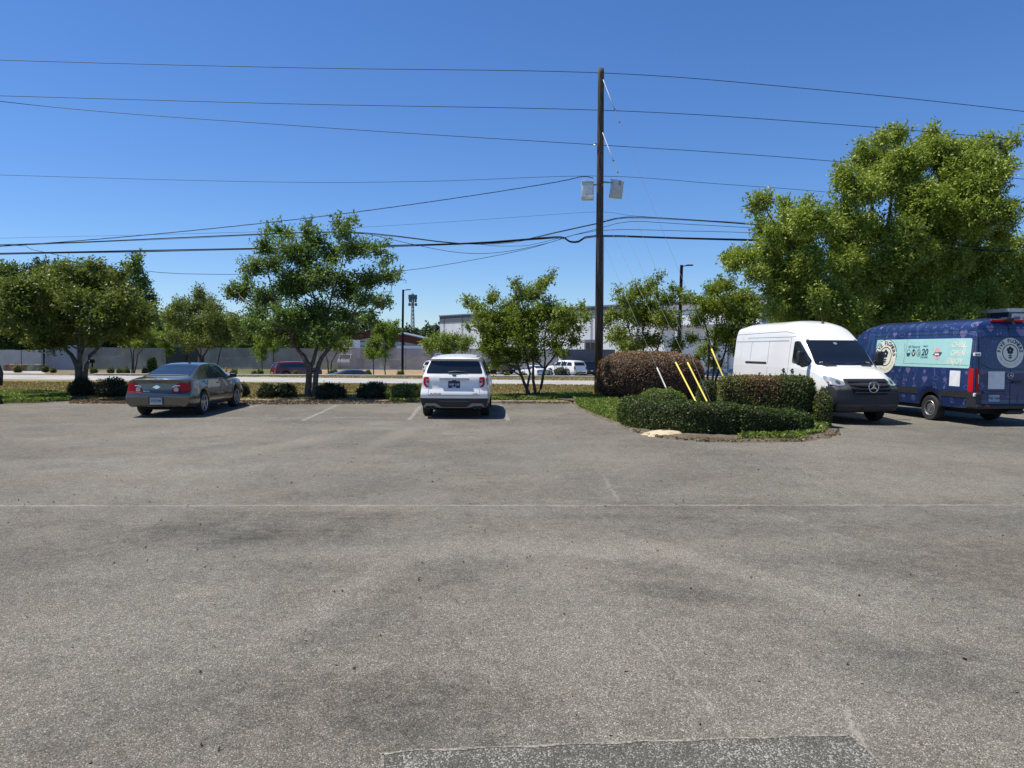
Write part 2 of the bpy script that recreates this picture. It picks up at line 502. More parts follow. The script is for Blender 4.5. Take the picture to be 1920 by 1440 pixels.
def hedge_core(path, w, h0, h1, seg=.16, amp=.035):
    """path: list of 2-D points (centre line); box hedge of width w whose height runs h0 -> h1"""
    pts = [Vector((p[0], p[1], 0)) for p in path]
    # resample with smoothing
    fine = []
    n = len(pts)
    for i in range(n - 1):
        p0, p1, p2, p3 = pts[max(i - 1, 0)], pts[i], pts[i + 1], pts[min(i + 2, n - 1)]
        m = max(2, int((p2 - p1).length / seg))
        for j in range(m):
            t = j / m
            fine.append(.5 * ((2 * p1) + (p2 - p0) * t + (2 * p0 - 5 * p1 + 4 * p2 - p3) * t * t + (3 * p1 - p0 - 3 * p2 + p3) * t ** 3))
    fine.append(pts[-1])
    prof = [(-.5, 0), (-.52, .25), (-.52, .5), (-.51, .75), (-.49, .9), (-.42, .985), (-.3, 1), (-.1, 1.01), (.1, 1.01), (.3, 1), (.42, .985), (.49, .9), (.51, .75), (.52, .5), (.52, .25), (.5, 0)]
    V, T = [], []
    N = len(fine); K = len(prof)
    for i, p in enumerate(fine):
        t = (fine[min(i + 1, N - 1)] - fine[max(i - 1, 0)]).normalized()
        s = Vector((t.y, -t.x, 0))
        u = i / (N - 1)
        e = min(i, N - 1 - i) * seg
        rnd = 1 - .22 * max(0, 1 - e / .25) ** 2
        hh = h0 + (h1 - h0) * u
        for (a, z) in prof:
            nz = (math.sin(p.x * 5.1 + z * 7 + a * 3) * math.sin(p.y * 4.3 + a * 5) + .7 * math.sin(p.x * 11 + a * 9 + z * 5) * math.sin(p.y * 9.7 + z * 8)) * amp
            q = p + s * (a * w * rnd + nz * (1 if a > 0 else -1)) + Vector((0, 0, z * hh * (1 - .06 * (1 - rnd) / .22) + nz * .8 * (z > .8)))
            V.append(tuple(q))
    for i in range(N - 1):
        for k in range(K - 1):
            a, b, c, d = i * K + k, i * K + k + 1, (i + 1) * K + k + 1, (i + 1) * K + k
            T += [(a, b, c), (a, c, d)]
    for e, flip in ((0, 0), (N - 1, 1)):
        ce = len(V); V.append(tuple(sum((Vector(V[e * K + k]) for k in range(K)), Vector()) / K))
        for k in range(K - 1):
            T.append((ce, e * K + k + 1, e * K + k) if not flip else (ce, e * K + k, e * K + k + 1))
    V, T = np.array(V), np.array(T)
    # outward normals
    nn = np.cross(V[T[:, 1]] - V[T[:, 0]], V[T[:, 2]] - V[T[:, 0]])
    mid = V[T].mean(axis=1)
    P = np.array([tuple(p) for p in fine])
    j = ((mid[:, None, :2] - P[None, :, :2]) ** 2).sum(2).argmin(1)
    out = mid - np.stack([P[j, 0], P[j, 1], np.full(len(j), (h0 + h1) * .25)], 1)
    fl = (nn * out).sum(1) < 0
    T[fl] = T[fl][:, ::-1]
    return V, T
# ------------------------------------------------------------------ vehicles
GLASS = mat('dark_glass', (.010, .014, .018), .03, var=.1, spec=.75)
GLASSB = mat('tinted_glass', (.016, .026, .036), .04, var=.1, spec=.9)
RUBBER = mat('tyre_rubber', (.022, .022, .023), .85, var=.25, scale=20)
ALLOY = mat('alloy', (.52, .53, .55), .32, .9, var=.08)
STEEL = mat('wheel_steel', (.40, .41, .43), .38, .85, var=.1)
DARKALLOY = mat('dark_alloy', (.10, .10, .11), .4, .7)
BLACKP = mat('black_plastic', (.022, .023, .025), .55, var=.15, scale=10)
GREYP = mat('grey_plastic', (.020, .022, .027), .55, var=.12, scale=8)
UNDER = mat('under_black', (.008, .008, .009), .9)
REDL = mat('red_lens', (.50, .008, .012), .35, coat=0, spec=.25, var=.1)
REDL2 = mat('deep_red_lens', (.36, .006, .010), .35, coat=0, spec=.25, var=.1)
CLEARL = mat('clear_lens', (.34, .37, .39), .10, .3, coat=1)
AMBER = mat('amber_lens', (.45, .10, .03), .15, coat=1)
CHROME = mat('chrome', (.75, .76, .78), .12, 1.0)
SEAM = mat('panel_gap', (.012, .012, .013), .8)
SEAML = mat('soft_panel_gap', (.20, .205, .215), .7)
SILVERP = mat('silver_trim', (.28, .28, .29), .4, .5)
PL_NAVY = mat('navy_plate', (.014, .022, .075), .4)
PL_BLUE = mat('pale_blue_plate', (.30, .40, .50), .4)
WHITE_IN = mat('white_ink', (.78, .78, .76), .5)
BLACK_IN = mat('dark_ink', (.012, .018, .028), .5)

def pchip(xs, ys, x):
    xs = np.asarray(xs, float); ys = np.asarray(ys, float); x = np.asarray(x, float)
    h = np.diff(xs); d = np.diff(ys) / h
    m = np.zeros_like(ys)
    m[0], m[-1] = d[0], d[-1]
    for i in range(1, len(xs) - 1):
        if d[i - 1] * d[i] > 0:
            w1, w2 = 2 * h[i] + h[i - 1], h[i] + 2 * h[i - 1]
            m[i] = (w1 + w2) / (w1 / d[i - 1] + w2 / d[i])
    i = np.clip(np.searchsorted(xs, x) - 1, 0, len(xs) - 2)
    t = np.clip((x - xs[i]) / h[i], 0, 1)
    return ys[i] * (2 * t ** 3 - 3 * t ** 2 + 1) + h[i] * m[i] * (t ** 3 - 2 * t ** 2 + t) + ys[i + 1] * (-2 * t ** 3 + 3 * t ** 2) + h[i] * m[i + 1] * (t ** 3 - t ** 2)

def rr(u0, u1, v0, v1, r=.03, n=4):
    """rounded rectangle outline"""
    out = []
    for (cx, cy, a0) in ((u1 - r, v1 - r, 0), (u0 + r, v1 - r, 90), (u0 + r, v0 + r, 180), (u1 - r, v0 + r, 270)):
        for k in range(n + 1):
            a = R(a0 + 90 * k / n)
            out.append((cx + r * math.cos(a), cy + r * math.sin(a)))
    return out

def circ(cu, cv, r, n=28, r2=None):
    return [(cu + r * math.cos(2 * math.pi * k / n), cv + (r2 or r) * math.sin(2 * math.pi * k / n)) for k in range(n)]

def rnd(poly, r=.03, n=3):
    """round the corners of a 2-D polygon"""
    out = []
    N = len(poly)
    for i in range(N):
        p0, p1, p2 = Vector(poly[i - 1]), Vector(poly[i]), Vector(poly[(i + 1) % N])
        a, b = p0 - p1, p2 - p1
        q = min(r, a.length * .45, b.length * .45)
        s, e = p1 + a.normalized() * q, p1 + b.normalized() * q
        for k in range(n + 1):
            t = k / n
            v = s * (1 - t) ** 2 + p1 * 2 * t * (1 - t) + e * t * t
            out.append((v.x, v.y))
    return out

_glyph = {}
def glyphs(txt, size=1.0, shear=0.0, bold=0.0, align='CENTER'):
    """flat lettering as (2-D verts, faces), cap height about .7*size, centred"""
    key = (txt, shear, bold, align)
    if key not in _glyph:
        cu = bpy.data.curves.new('lettering', 'FONT'); cu.body = txt; cu.size = 1; cu.shear = shear; cu.offset = bold
        cu.align_x = align; cu.align_y = 'CENTER'; cu.resolution_u = 3
        o = bpy.data.objects.new('lettering', cu); COL.objects.link(o)
        bpy.context.view_layer.update()
        dg = bpy.context.evaluated_depsgraph_get()
        me = o.evaluated_get(dg).to_mesh()
        _glyph[key] = ([(v.co.x, v.co.y) for v in me.vertices], [tuple(p.vertices) for p in me.polygons])
        o.evaluated_get(dg).to_mesh_clear()
        bpy.data.objects.remove(o); bpy.data.curves.remove(cu)
    v, f = _glyph[key]
    return [(a * size, b * size) for a, b in v], f

class Vehicle:
    def __init__(s, name, label, cat, rear, rz, L, table, paint, arches, rear_off, front_off, Dr=1.2, Df=.8, bulge=(.06, .12), bp=(3, 2.5),
                 group=None, bulge_k=.012, body_rule=None, extra=(), roof_flat=(.82, .62), dy=.07, sub=5, under=(.25, .3)):
        s.L = L
        fwd = Vector((-math.sin(rz), math.cos(rz), 0))
        loc = Vector(rear) + fwd * (L / 2)
        s.root = thing(name, label, cat, loc, rz, group)
        s.sh = (0, -L / 2, 0)
        T = np.array(table, float)
        # --- stations
        ys = list(np.linspace(0, L, int(L / dy)))
        for (yc, r, zc) in arches:
            ys = [y for y in ys if abs(y - yc) > r + .012]
            ys += [yc + r * math.cos(a) for a in np.linspace(0, math.pi, 23)] + [yc - r - .006, yc + r + .006]
        ys = np.array(sorted(ys))
        P = [pchip(T[:, 0], T[:, j], ys) for j in range(1, 10)]
        zb, wb, zm, wm, zs, ws, zr, wr, zc = P
        q = .5
        ctrl = [
            (wb, zb), (wb + (wm - wb) * .8, zb + (zm - zb) * .45), (wm, zm), (ws, zs),
            (ws + (wr - ws) * .12 + bulge_k * .5, zs + (zr - zs) * .12), (ws + (wr - ws) * q + bulge_k, zs + (zr - zs) * q), (wr, zr),
            (wr * roof_flat[0], zr + (zc - zr) * roof_flat[1]), (wr * .45, zr + (zc - zr) * .93), (wr * 0, zc)]
        CW = np.stack([c[0] for c in ctrl], 1); CZ = np.stack([c[1] for c in ctrl], 1)
        K = CW.shape[1]
        def cr(C):
            out = []
            for k in range(K - 1):
                p0 = C[:, max(k - 1, 0)] if k > 0 else 2 * C[:, 0] - C[:, 1]
                p1, p2 = C[:, k], C[:, k + 1]
                p3 = C[:, k + 2] if k + 2 < K else (2 * C[:, K - 1] - C[:, K - 2])
                for j in range(sub):
                    t = j / sub
                    out.append(.5 * (2 * p1 + (p2 - p0) * t + (2 * p0 - 5 * p1 + 4 * p2 - p3) * t * t + (3 * p1 - p0 - 3 * p2 + p3) * t ** 3))
            out.append(C[:, K - 1])
            return np.stack(out, 1)
        W, Z = cr(CW), cr(CZ)
        W[:, -1] = 0
        W = np.maximum(W, 0)
        n, KK = W.shape
        # --- wheel arches: squeeze the side rows up over the wheels
        kside = 3 * sub
        for (yc, r, zcn) in arches:
            for i, y in enumerate(ys):
                d = abs(y - yc)
                if d < r:
                    za = zcn + math.sqrt(max(r * r - d * d, 0))
                    zl, zt = Z[i, 0], Z[i, kside]
                    if za > zl:
                        for k in range(kside):
                            Z[i, k] = za + (Z[i, k] - zl) / (zt - zl) * (zt - za)
        Y = np.repeat(ys[:, None], KK, 1)
        ro = np.array(rear_off); fo = np.array(front_off)
        Y = Y + np.interp(Z, ro[:, 0], ro[:, 1]) * np.clip(1 - Y / Dr, 0, 1)
        Y = Y + np.interp(Z, fo[:, 0], fo[:, 1]) * np.clip(1 - (L - np.repeat(ys[:, None], KK, 1)) / Df, 0, 1)
        V, Fc = [], []
        idx = {}
        for i in range(n):
            for k in range(KK):
                for sg in (1, -1):
                    if k == KK - 1 and sg == -1:
                        idx[i, k, -1] = idx[i, k, 1]; continue
                    idx[i, k, sg] = len(V); V.append((sg * W[i, k], Y[i, k], Z[i, k]))
        for i in range(n - 1):
            for k in range(KK - 1):
                for sg in (1, -1):
                    f = [idx[i, k, sg], idx[i + 1, k, sg], idx[i + 1, k + 1, sg], idx[i, k + 1, sg]]
                    f = list(dict.fromkeys(f))
                    Fc.append(f if sg > 0 else f[::-1])
        C = 18
        for (i, sgn, b, pw) in ((0, -1, bulge[0], bp[0]), (n - 1, 1, bulge[1], bp[1])):
            cc = np.sin(np.linspace(-1, 1, C + 1) * math.pi / 2)
            rows = []
            for k in range(KK - 1):
                row = [idx[i, k, -1]]
                for c in cc[1:-1]:
                    row.append(len(V)); V.append((c * W[i, k], Y[i, k] + sgn * b * (1 - abs(c) ** pw) * min(1, W[i, k] / .5), Z[i, k] + (0)))
                row.append(idx[i, k, 1]); rows.append(row)
            for k in range(KK - 2):
                for j in range(C):
                    f = [rows[k][j], rows[k][j + 1], rows[k + 1][j + 1], rows[k + 1][j]]
                    Fc.append(f if sgn < 0 else f[::-1])
            top = idx[i, KK - 1, 1]
            for j in range(C):
                Fc.append([rows[-1][j], rows[-1][j + 1], top])
        s.V, s.F = V, Fc
        s.bvh = BVHTree.FromPolygons([Vector(v) for v in V], Fc)
        mb = MB(); mb.v = V; mb.f = [tuple(f) for f in Fc]
        mats_ = [paint] + list(extra)
        if body_rule:
            mb.m = [body_rule(np.mean([V[j] for j in f], 0), f) for f in Fc]
        else:
            mb.m = [0] * len(Fc)
        s.body = mb.build('body', mats_, s.root, smooth=True, shift=s.sh, auto=R(50))
        # --- underbody with wheel wells
        ub = MB()
        hw = T[:, 4].max()
        ub.box(-hw + .32, hw - .32, under[0], L - under[0], under[1] * .75, T[:, 5].min() * .8, 0)
        ub.box(-hw + .09, hw - .09, arches[0][0] + arches[0][1], arches[-1][0] - arches[-1][1], under[1] * .85, under[1] + .16, 0)
        for (yc, r, zcn) in arches:
            for sg in (1, -1):
                a = np.linspace(0, math.pi, 15)
                pts = [(yc + (r + .004) * math.cos(t), zcn + (r + .004) * math.sin(t)) for t in a]
                v = [(sg * (hw - .34), y, z) for y, z in pts] + [(sg * (hw - .045), y, z) for y, z in pts]
                ub.add(v, [(j, j + 1, 15 + j + 1, 15 + j) for j in range(14)])
        ub.build('underbody', UNDER, s.root, shift=s.sh)
        s.hw = hw

    def project(s, view, u, v, off=.004):
        L = s.L
        o, d = {'left': ((-4, u, v), (1, 0, 0)), 'right': ((4, u, v), (-1, 0, 0)), 'rear': ((u, -4, v), (0, 1, 0)),
                'front': ((u, L + 4, v), (0, -1, 0)), 'top': ((u, v, 6), (0, 0, -1))}[view]
        o, d = Vector(o), Vector(d)
        h, nrm, _, _ = s.bvh.ray_cast(o, d)
        if h is None:
            near = {'left': (-s.hw, u, v), 'right': (s.hw, u, v), 'rear': (u, 0, v), 'front': (u, L, v), 'top': (u, v, 1.5)}[view]
            h, nrm, _, _ = s.bvh.find_nearest(Vector(near))
        if nrm.dot(d) > 0: nrm = -nrm
        return h + nrm * off

    def flat(s, polys, seg=.08):
        """2-D polygons -> fine triangles"""
        V, Fc = [], []
        for poly in polys:
            bm = bmesh.new()
            vs = [bm.verts.new((p[0], p[1], 0)) for p in poly]
            try: bm.faces.new(vs)
            except ValueError: bm.free(); continue
            bmesh.ops.triangulate(bm, faces=bm.faces[:])
            for _ in range(7):
                es = [e for e in bm.edges if e.calc_length() > seg]
                if not es: break
                bmesh.ops.subdivide_edges(bm, edges=es, cuts=1, use_grid_fill=False)
                bmesh.ops.triangulate(bm, faces=[f for f in bm.faces if len(f.verts) > 3])
            b = len(V); bm.verts.index_update()
            V += [(v.co.x, v.co.y) for v in bm.verts]
            Fc += [tuple(b + v.index for v in f.verts) for f in bm.faces]
            bm.free()
        return V, Fc

    def patch(s, name, view, polys, m, off=.004, seg=.08, parent=None, label=None):
        """panel, pane or marking that follows the body"""
        if polys and not isinstance(polys[0][0], (tuple, list)): polys = [polys]
        V, Fc = s.flat(polys, seg)
        return s.shape(name, view, V, Fc, m, off, parent, label)

    def shape(s, name, view, V, Fc, m, off=.004, parent=None, label=None):
        mb = MB(); mb.add([s.project(view, u, v, off) for u, v in V], Fc)
        o = mb.build(name, m, s.root if parent is None else parent, smooth=True, shift=s.sh)
        if label: o['label'] = label
        return o

    def lines(s, name, view, polylines, width, m, off=.003, parent=None, seg=.12, closed=False):
        polys = s.strokes(polylines, width, seg)
        V, Fc = [], []
        for q in polys:
            b = len(V); V += q; Fc.append(tuple(range(b, b + 4)))
        return s.shape(name, view, V, Fc, m, off, parent)

    @staticmethod
    def strokes(polylines, width, seg=.12):
        out = []
        for pl in polylines:
            for a, b in zip(pl, pl[1:]):
                a, b = Vector(a), Vector(b)
                d = b - a
                if d.length < 1e-6: continue
                k = max(1, int(d.length / seg))
                nn = Vector((-d.y, d.x)).normalized() * width / 2
                for i in range(k):
                    p, q = a + d * (i / k), a + d * ((i + 1) / k)
                    out.append([tuple(p - nn), tuple(q - nn), tuple(q + nn), tuple(p + nn)])
        return out

    def text(s, name, view, txt, u, v, size, m, mirror=False, shear=0, bold=0, off=.006, parent=None, ang=0, align='CENTER'):
        V, Fc = glyphs(txt, size, shear, bold, align)
        ca, sa = math.cos(ang), math.sin(ang)
        V = [(a * ca - b * sa, a * sa + b * ca) for a, b in V]
        return s.shape(name, view, [(u + (-a if mirror else a), v + b) for a, b in V], Fc, m, off, parent)

    def part(s, name, mb, m, parent=None, smooth=False, auto=None, label=None):
        o = mb.build(name, m, s.root if parent is None else parent, smooth=smooth, shift=s.sh, auto=auto)
        if label: o['label'] = label
        return o

    def wheel(s, yc, sg, r, w, xo, style='five', rim=ALLOY, rr_=.66, steer=0):
        e = bpy.data.objects.new('wheel', None); COL.objects.link(e); e.parent = s.root
        e.location = (sg * (xo - w / 2), yc - s.L / 2, r); e.rotation_euler = (0, 0, steer); e.empty_display_size = .2
        h = w / 2
        t = MB()
        t.lathe([(r * rr_, -h * .9), (r * (rr_ + .12), -h), (r * .93, -h), (r * .985, -h * .82), (r, -h * .5), (r, h * .5), (r * .985, h * .82), (r * .93, h), (r * (rr_ + .12), h), (r * rr_, h * .9)], (0, 0, 0), 'x', 40)
        t.build('tyre', RUBBER, e, auto=R(40))
        q = MB(); R0 = r * rr_
        o = sg * h
        q.lathe([(R0 * 1.01, o * .93), (R0 * .97, o * 1.0), (R0 * .9, o * .9), (R0 * .87, o * .1), (R0 * .85, -o * .6)], (0, 0, 0), 'x', 36)
        if style == 'steel':
            q.lathe([(R0 * .9, o * .5), (R0 * .72, o * .42), (R0 * .62, o * .75), (R0 * .42, o * .8), (R0 * .34, o * .35), (R0 * .3, o * .9), (R0 * .05, o * .95), (0.001, o * .95)], (0, 0, 0), 'x', 36)
            for k in range(16):
                a = 2 * math.pi * k / 16
                c = Vector((o * .5, math.cos(a) * R0 * .8, math.sin(a) * R0 * .8))
                q.obox(c, (.012, 0, 0), Vector((0, math.cos(a), math.sin(a))) * R0 * .055, Vector((0, -math.sin(a), math.cos(a))) * R0 * .05, 1)
        else:
            ns = {'five': 5, 'ten': 10, 'six': 6}[style]
            q.lathe([(R0 * .86, o * .25), (R0 * .2, o * .25)], (0, 0, 0), 'x', 24, 1)
            q.lathe([(R0 * .22, o * .5), (R0 * .2, o * .85), (0.001, o * .88)], (0, 0, 0), 'x', 20)
            for k in range(ns):
                a = 2 * math.pi * (k + .25) / ns
                d, p = Vector((0, math.cos(a), math.sin(a))), Vector((0, -math.sin(a), math.cos(a)))
                wi, wo = R0 * (.15 if ns == 5 else .08), R0 * (.10 if ns == 5 else .06)
                x1, x2 = o * .84, o * .9
                A, B = d * R0 * .15, d * R0 * .93
                q.prism([Vector((x1, 0, 0)) + A + p * wi, Vector((x2, 0, 0)) + B + p * wo, Vector((x2, 0, 0)) + B - p * wo, Vector((x1, 0, 0)) + A - p * wi], (-sg * .035, 0, 0))
        q.build('rim', [rim, UNDER], e, auto=R(35))
        return e

def emblem_star(v, view, u, z, r, m=CHROME, name='emblem'):
    """ring with three points"""
    c = v.project(view, u, z, .015 if view == 'rear' else .075)
    sg = 1 if view == 'front' else -1
    mb = MB()
    n = 36
    tor = []
    for j in range(9):
        a = 2 * math.pi * j / 8
        tor.append((r + .09 * r * math.cos(a), .09 * r * math.sin(a)))
    mb.lathe(tor, c, 'y', n)
    for k in range(3):
        a = R(90 + 120 * k)
        d = Vector((math.cos(a), 0, math.sin(a))); p = Vector((-math.sin(a), 0, math.cos(a)))
        mb.prism([c + p * r * .17, c + d * r * .95, c - p * r * .17, c - d * r * .05], (0, sg * .012, 0))
    return v.part(name, mb, m)

def mirror_part(v, sg, y, z, w=.2, h=.13, reach=.14, m=BLACKP, x=None, d=.1):
    x0 = (x if x is not None else abs(v.project('right', y, z, 0).x)) - .03
    mb = MB()
    bm = bmesh.new(); bmesh.ops.create_cube(bm, size=1)
    bmesh.ops.bevel(bm, geom=bm.edges[:], offset=.22, segments=3, affect='EDGES', profile=.5)
    bm.verts.index_update()
    mb.add([(sg * (x0 + reach + w / 2 + q.co.x * w), y + q.co.y * d, z + h * .35 + q.co.z * h) for q in bm.verts], [[q.index for q in f.verts] for f in bm.faces])
    bm.free()
    mb.bar((sg * x0, y + .02, z - .02), (sg * (x0 + reach + .03), y, z + h * .2), .05, .045)
    return v.part('mirror', mb, m, smooth=True, auto=R(40))

def paint(name, c, metal=0.0, rough=.32, var=.05):
    return mat(name, c, rough, metal, var=var, scale=1.5, coat=.8)
# ---- kinds of bodies -------------------------------------------------------
SEDAN = [
    (0, .30, .74, .52, .84, .95, .78, 1.035, .68, 1.055), (.22, .27, .80, .55, .875, .97, .825, 1.06, .675, 1.085), (.58, .25, .82, .56, .89, .975, .845, 1.085, .67, 1.115),
    (1.25, .25, .82, .56, .89, .97, .85, 1.25, .60, 1.29), (1.72, .25, .82, .56, .89, .965, .85, 1.365, .555, 1.425), (2.35, .24, .82, .56, .89, .955, .85, 1.395, .57, 1.462), (2.95, .24, .82, .56, .89, .94, .85, 1.365, .57, 1.435),
    (3.45, .24, .82, .56, .89, .93, .845, 1.17, .62, 1.215), (3.88, .24, .82, .56, .89, .905, .84, .965, .70, 1.00), (4.35, .24, .81, .54, .88, .85, .82, .89, .66, .925),
    (4.7, .25, .76, .5, .82, .72, .76, .77, .60, .80), (4.87, .28, .68, .46, .72, .60, .68, .64, .55, .66)]
SUVT = [
    (0, 0.3, 0.88, 0.66, 0.955, 1.15, 0.905, 1.64, 0.7, 1.72), (0.35, 0.29, 0.92, 0.66, 0.985, 1.16, 0.935, 1.66, 0.715, 1.755), (1, 0.28, 0.93, 0.66, 1, 1.17, 0.955, 1.685, 0.73, 1.785),
    (2.2, 0.27, 0.93, 0.66, 1, 1.16, 0.96, 1.705, 0.745, 1.805), (3.05, 0.27, 0.93, 0.66, 1, 1.15, 0.955, 1.665, 0.74, 1.77), (3.5, 0.27, 0.93, 0.66, 1, 1.12, 0.95, 1.36, 0.77, 1.47), (3.85, 0.27, 0.93, 0.66, 1, 1.12, 0.94, 1.17, 0.8, 1.22),
    (4.5, 0.27, 0.92, 0.66, 0.99, 1.05, 0.91, 1.1, 0.74, 1.14), (4.9, 0.28, 0.86, 0.62, 0.93, 0.92, 0.84, 0.98, 0.68, 1.02), (5.05, 0.32, 0.8, 0.58, 0.86, 0.82, 0.78, 0.88, 0.62, 0.92)]
def van_table(L):
    return [
        (0, .46, .90, .95, .975, 1.35, .965, 2.50, .855, 2.735), (.6, .43, .95, .95, 1.0, 1.35, .985, 2.52, .87, 2.785), (L - 2.95, .42, .96, .95, 1.0, 1.35, .99, 2.52, .87, 2.795),
        (L - 2.3, .42, .96, .95, 1.0, 1.36, .985, 2.44, .85, 2.69), (L - 1.8, .42, .96, .95, 1.0, 1.36, .98, 2.20, .835, 2.34), (L - 1.35, .41, .96, .92, 1.0, 1.33, .975, 1.82, .865, 1.94), (L - .98, .40, .95, .88, .995, 1.28, .965, 1.46, .885, 1.56),
        (L - .5, .37, .93, .82, .985, 1.15, .945, 1.29, .82, 1.40), (L - .14, .34, .88, .72, .95, 1.0, .905, 1.09, .74, 1.20), (L, .34, .82, .66, .89, .90, .855, .97, .70, 1.05)]

VAN_RO = [(.3, .05), (.5, .0), (.62, .02), (1.4, .03), (2.3, .09), (2.6, .16), (2.7, .24)]
VAN_FO = [(.3, -.10), (.42, -.02), (.6, 0), (.9, -.01), (1.05, -.04), (1.3, -.06)]

SLATM = mat('grille_slat_grey', (.05, .053, .06), .4)
WHITEV = paint('white_van_paint', (.84, .82, .78), var=.03)
NAVY = paint('navy_wrap', (.006, .026, .110), rough=.45, var=.10)
MINT = mat('mint_print', (.40, .68, .62), .38, var=.05, coat=.5)
CREAM = mat('cream_print', (.80, .78, .64), .4, var=.04, coat=.4)
TEALINK = mat('dark_teal_print', (.012, .07, .10), .45)
LAV = mat('lavender_print', (.10, .135, .31), .42, var=.2, scale=3)
PINKL = mat('dusty_pink_print', (.13, .12, .25), .42, var=.15, scale=3)
PINK = mat('pink_print', (.78, .40, .40), .42)
GOLDI = mat('pale_gold_print', (.60, .54, .36), .45)

def van_base(v, L, wheelb, rov, rimst='steel', body_m=None):
    fy, ry = L - 1.0, L - 1.0 - wheelb
    for y in (ry, fy):
        for sg in (1, -1):
            v.wheel(y, sg, .345, .235, .985, rimst, STEEL, .60)
    # windscreen, side glass
    v.patch('windscreen', 'front', rnd([(-.855, 1.515), (.855, 1.515), (.80, 2.20), (-.80, 2.20)], .07), GLASS, .005)
    for sd in ('left', 'right'):
        v.patch('side_window', sd, rnd([(L - 2.10, 1.56), (L - 2.10, 2.17), (L - 1.86, 2.18), (L - 1.16, 1.62), (L - 1.20, 1.50), (L - 1.55, 1.44), (L - 1.75, 1.52)], .07), GLASS, .005)
    return fy, ry

